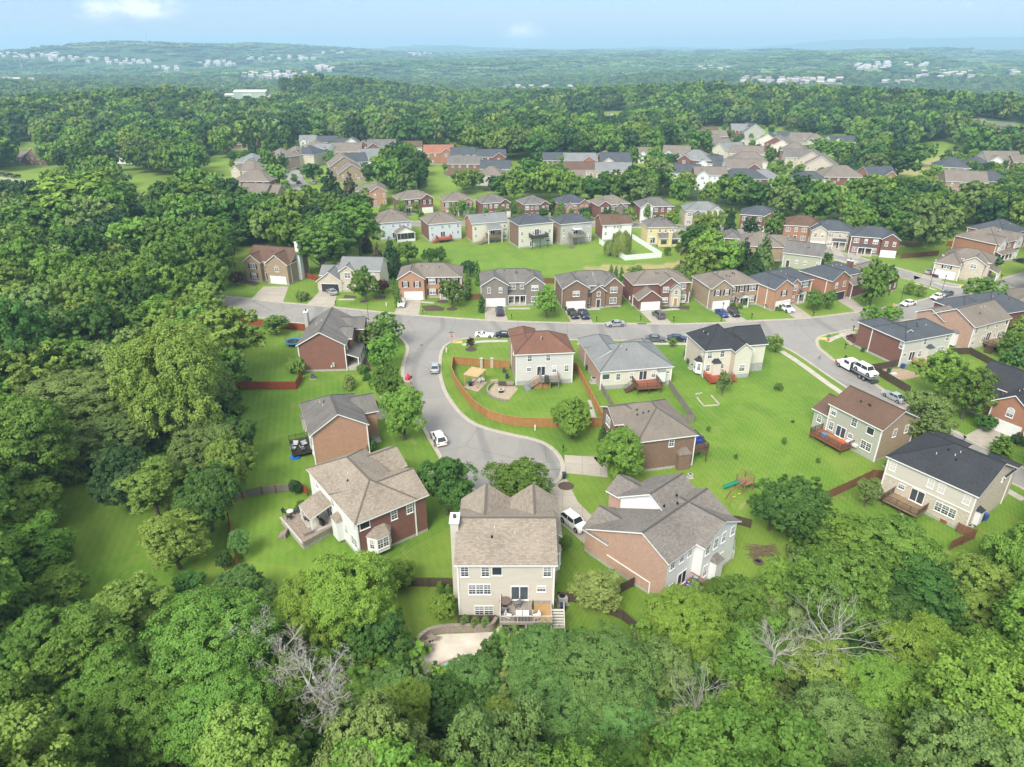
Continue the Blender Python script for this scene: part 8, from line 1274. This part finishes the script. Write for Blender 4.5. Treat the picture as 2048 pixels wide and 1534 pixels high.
# ------------------------------------------------------------ far woods, far settlements, haze
yt=[]
for poly in ([(452,262),(800,262),(1010,292),(1010,345),(880,340),(740,320),(640,370),(470,400)],[(1080,300),(1400,295),(1440,255),(1560,250),(1790,300),(1790,360),(1300,355),(1100,350)],[(1890,300),(2060,305),(2060,375),(1900,380)],[(770,420),(1480,425),(1480,447),(770,440)]):
    xs,ys=[p[0] for p in poly],[p[1] for p in poly]
    for _ in range(330):
        px,py=rnd.uniform(min(xs),max(xs)),rnd.uniform(min(ys),max(ys))
        if not inpoly(px,py,poly): continue
        x,y=at(px,py,2.5);R=rnd.uniform(1.5,3.6)*(.75 if py > 400 else 1)
        if (np.hypot(fx_ - x,fy_ - y) < fr_+R*.85).any() or any(math.hypot(x - q[0][0],y - q[0][1]) < 6 for q in yt) or (np.hypot(hx - x,hy - y) < hr+R).any(): continue
        yt.append(((x,y,float(terr(x,y)) - .1),rnd.uniform(0,6.28),R/5,rnd.uniform(.42,.75),rnd.randrange(7)))
instancer('yard_trees',yt,pick(2),'small yard trees scattered between the houses of the farther streets')
def clump_mesh(seed,n=22,R=16.0):
    rs2=np.random.RandomState(seed);iv,iff=bmesh_ico();V,F,Tn=[],[],[]
    for i in range(n):
        a=i*2.4;r=R*math.sqrt((i+.5)/n)*.95;rad_=rs2.uniform(2.6,5.0);c=np.array([r*math.cos(a),r*math.sin(a),rs2.uniform(3.5,8.0)])
        v=iv*rad_*np.array([1,1,.85])*rs2.uniform(.75,1.2,(len(iv),1))+c;F.append(iff+len(V)*len(iv));V.append(v);Tn += [rs2.rand()]*len(iff)
    return raw_mesh('far_crowns',np.concatenate(V),np.concatenate(F),[LEAF['mid']],dict(tint=np.array(Tn)),False,'FACE')
cl=[(clump_mesh(1),'deep'),(clump_mesh(2),'dark'),(clump_mesh(3),'sage'),(clump_mesh(4),'deep')]
# settlements seen as pale specks: (px, py, half width, half height, count, label)
SETT=[(60,112,62,4,22,'pale far houses on the plain at the left horizon'),(30,160,36,2,10,'row of pale far houses at the left edge'),(188,170,26,3,6,'pale far houses beyond the left woods'),(160,120,60,5,14,'far houses below the left hill'),(255,125,45,5,12,'far houses at the foot of the left hill'),
        (335,138,22,4,8,'far buildings right of the left hill'),(435,128,36,5,14,'far houses on the slope at upper left centre'),(560,117,70,4,20,'far estate in a line below the horizon, left of centre'),(665,107,20,3,6,'far estate near the horizon'),(860,108,50,4,16,'far estate near the horizon, centre'),(560,150,75,5,24,'pale houses behind the wooded knoll, left of centre'),(650,138,18,5,8,'pale houses climbing a far slope'),
        (795,178,14,4,4,'pale buildings in the far wood, centre left'),(920,184,60,5,22,'white far houses left of the centre estate'),(1075,182,88,9,46,'white houses of the far centre estate'),(1410,138,60,4,6,'scattered far houses right of centre'),(1520,160,45,6,14,'far houses on the right-hand slope, left group'),(1620,164,58,8,26,'far houses on the right-hand slope'),(1745,132,32,7,20,'white far houses high on the right hill'),
        (1830,131,26,3,8,'far houses on the right hill crest'),(1795,166,28,4,10,'far houses below the right hill'),(1890,150,60,6,12,'far houses toward the right edge'),(1945,208,18,3,3,'far roofs at the right wood edge'),(2030,145,20,2,4,'far houses at the right edge')]
rs=np.random.RandomState(77);HP=[]
def blocked(x,y,rad_):
    r=math.hypot(x,y);ux,uy=x/r,y/r;dx,dy=hp[:,0] - x,hp[:,1] - y;al=dx*ux+dy*uy;cr=np.abs(dx*uy - dy*ux);return bool(((cr < 9+rad_) & (al > -6 - rad_) & (al < 30+r*.012)).any())
for cx,cy,hw,hh,n,lab in SETT:
    for i in range(n):
        for _ in range(20):
            px,py=cx+rs.uniform(-1,1)*hw,cy+rs.uniform(-1,1)*hh;x,y=at(px,py,4)
            if all((x - q[0]) ** 2+(y - q[1]) ** 2 > 30 ** 2 for q in HP[-40:]): break
        HP.append((x,y,lab))
hp=np.array([(q[0],q[1]) for q in HP]);print('nearest far houses',np.sort(np.hypot(hp[:,0],hp[:,1]))[::40])
pts=[];r=1290.0;near_pts=[]
while r < 2300:
    n=int(2*R_(41)*r/15);a=(np.arange(n)+.5)/n*2*R_(41) - R_(41)+rs.uniform(-.5,.5,n)*15/r;rr_=r+rs.uniform(-7,7,n);X,Y=rr_*np.sin(a),rr_*np.cos(a);Z=terr(X,Y)
    for i in range(n):
        if blocked(X[i],Y[i],3): continue
        s=rs.uniform(1.2,1.9);near_pts.append(((X[i],Y[i],Z[i] - .5),rs.uniform(0,6.28),s,rs.uniform(1.0,1.5),int(rs.choice(7,p=wts))))
    r += 13
instancer('valley_woods',near_pts,pick(3),'hazier woodland filling the valley beyond the near ridge')
r=2290.0
while r < 9500:
    sp=r*.0175+5;n=int(2*R_(41)*r/sp);a=(np.arange(n)+.5)/n*2*R_(41) - R_(41)+rs.uniform(-.5,.5,n)*sp/r;rr_=r+rs.uniform(-.5,.5,n)*sp;X,Y=rr_*np.sin(a),rr_*np.cos(a);Z=terr(X,Y)
    dens=np.sin(X/310+Y/500)+np.sin(Y/260 - X/700)+rs.uniform(-.8,.8,n)
    for i in range(n):
        if r > 1800 and dens[i] > 1.75: continue
        if blocked(X[i],Y[i],sp*.12): continue
        s=sp/26;pts.append(((X[i],Y[i],Z[i] - 1.5),rs.uniform(0,6.28),s,min(1.25,.8+s*.12)*rs.uniform(.8,1.2),int(rs.choice(4,p=[.4,.25,.2,.15]))))
    r += sp*.82
print('clumps',len(pts))
instancer('far_woods',pts,cl,'hazy wooded hills rolling to the horizon')
fw=[MC.setdefault('far_wall_%d' % i,plain('far_wall_%d' % i,c,.8,var=.03)) for i,c in enumerate(((.44,.42,.39),(.36,.33,.28),(.28,.25,.22),(.20,.12,.10)))];fr=[plain('far_roof_%d' % i,c,.9,var=.05) for i,c in enumerate(((.26,.24,.22),(.42,.39,.36),(.16,.16,.18)))]
def far_house(w_,d_,h_,wi,ri):
    q=MB();walls_body(q, -w_/2,w_/2, -d_/2,d_/2,h_,.5,'xg',(0,0,0,0),z0=-3,fnd=0);me_w=q;n0=len(q.f);roof_body(q, -w_/2,w_/2, -d_/2,d_/2,h_,.5,'xg',o=.5);q.m=[0]*n0+[{0: 1,1: 0,2: 1}[k] for k in q.m[n0:]];q.box(-.6,.6, -d_/2 - 3, -d_/2, -3,h_*.6,0);q.box(-w_/2+1, -w_/2+5, -d_/2 - 1.5, -d_/2, -3,h_*.55,0)
    return q.mesh('far_house',[fw[wi],fr[ri]])
FH=[far_house(15,11,6,0,1),far_house(18,12,5.5,0,0),far_house(14,12,6.5,1,0),far_house(20,13,6,1,1),far_house(16,12,6,2,2),far_house(15,11,6.5,3,0)]
n_ind=0;rest=MB();used=len([o for o in bpy.data.objects if o.get('category') == 'house'])
for i,(x,y,lab) in enumerate(sorted(HP,key=lambda q: math.hypot(q[0],q[1]))):
    z=float(terr(x,y))+(1.0 if math.hypot(x,y) < 2500 else 3.0);me=FH[int(rs.choice(6,p=[.3,.2,.2,.12,.1,.08]))];big=.78+min(.5,math.hypot(x,y)/14000)
    if used+n_ind < 298:
        o=bpy.data.objects.new('far_house',me);COL.objects.link(o);o.location=(x,y,z);o.rotation_euler.z=rs.uniform(-.5,.5);o.scale=(big,)*3;tag(o,'one of the '+lab,'house',lab);n_ind += 1
    else:
        b=len(rest.v);rest.v += [(v.co.x*big+x,v.co.y*big+y,v.co.z*big+z) for v in me.vertices]
        for p in me.polygons: rest.f.append(tuple(b+k for k in p.vertices));rest.m.append(min(p.material_index,1))
if rest.v: o=rest.build('far_settlements',[fw[0],fr[1]]);o['kind']='stuff';tag(o,'pale specks of distant estates just below the horizon','houses')
# green sheds on the knoll
gm=plain('pale_green_metal',(.33,.40,.34),.6);gr=plain('pale_metal_roof',(.62,.66,.64),.5)
for px,py,w_,d_,h_,rz,lab in ((432,186,52,22,7, -.12,'long pale green metal shed on the far knoll'),(503,188,40,18,6,.05,'shorter pale green shed right of the long one'),(468,191,20,12,4,.1,'low pale outbuilding between the green sheds')):
    x,y=at(px,py,3);z=float(terr(x,y));t_=thing('shed',lab,'shed',(x,y,z),rz);q=MB();walls_body(q, -w_/2,w_/2, -d_/2,d_/2,h_,.22,'xg',(0,0,0,0),z0=-4);q.build('wall',gm,t_);q=MB();roof_body(q, -w_/2,w_/2, -d_/2,d_/2,h_,.22,'xg');q.build('roof',[gr,gr,gr],t_)
    q=MB();q.box(-w_*.2,w_*.05, -d_/2 - .1, -d_/2,0,h_*.6);q.build('shed_door',plain('shed_door',(.5,.52,.5)),t_)
for px,py,h_,lab in ((363/1,180,12,'white silo tower at the left of the long green shed'),(446,178,12,'white silo tower behind the long green shed')):
    x,y=at(394 if px < 400 else 446,py+2,4);q=MB();q.cyl(0,0, -4,h_,4.2,n=14);q.tube([(0,0,h_),(0,0,h_+1.4)],[4.2,.6],14);o=q.build('silo',gr,loc=(x,y,float(terr(x,y))));tag(o,lab,'silo')
# utility pole, masts
WOODP=plain('pole_wood',(.30,.29,.27),.9)
x,y=at(514,296,0);q=MB();q.cyl(0,0, -.5,17,.28,.18,8);q.box(-2.4,2.4, -.12,.12,15.6,15.85);q.box(-1.6,1.6, -.12,.12,14.2,14.4);[q.cyl(k,0,15.85,16.3,.1,n=6) for k in (-2.2, -1,1,2.2)];tag(q.build('utility_pole',WOODP,loc=(x,y,float(terr(x,y)))),'grey wooden utility pole with two crossarms above the far left cluster','utility pole')
for px,py,h_,lab in ((298,100,80,'thin radio mast on the left hill'),(218,96,45,'short mast on the left hill\'s top'),(1484,100,60,'thin mast right of centre near the horizon'),(45,140,40,'faint mast at the left edge')):
    x,y=at(px,py,0);q=MB();q.tube([(0,0,0),(0,0,h_)],[2.2,.8],4);tag(q.build('radio_mast',plain('mast_metal',(.35,.35,.36)),loc=(x,y,float(terr(x,y)))),lab,'mast')
x,y=at(1714,100,0);q=MB();z=float(terr(x,y));q.cyl(0,0,0,28,3,3,10);q.tube([(0,0,28),(0,0,31),(0,0,38),(0,0,41)],[4,11,11,3],14);tag(q.build('water_tower',plain('water_tower_white',(.8,.8,.8)),loc=(x,y,z)),'tiny white water tower on the right hill','water tower')
# ---- haze: a closed box of thin air around everything
hm=bpy.data.materials.new('thin_air');hm.use_nodes=True;t=NT(hm.node_tree);vo=t.node('ShaderNodeVolumePrincipled');vo.inputs['Color'].default_value=(.52,.76,1.0,1);vo.inputs['Density'].default_value=HAZE;vo.inputs['Anisotropy'].default_value=.1;oo=t.node('ShaderNodeOutputMaterial');t.l.new(vo.outputs[0],oo.inputs['Volume'])
q=MB();q.box(-15600,15600, -15600,15600, -90,180);hz=q.build('haze',hm);hz['kind']='stuff';tag(hz,'thin bluish summer haze over the far hills','haze')
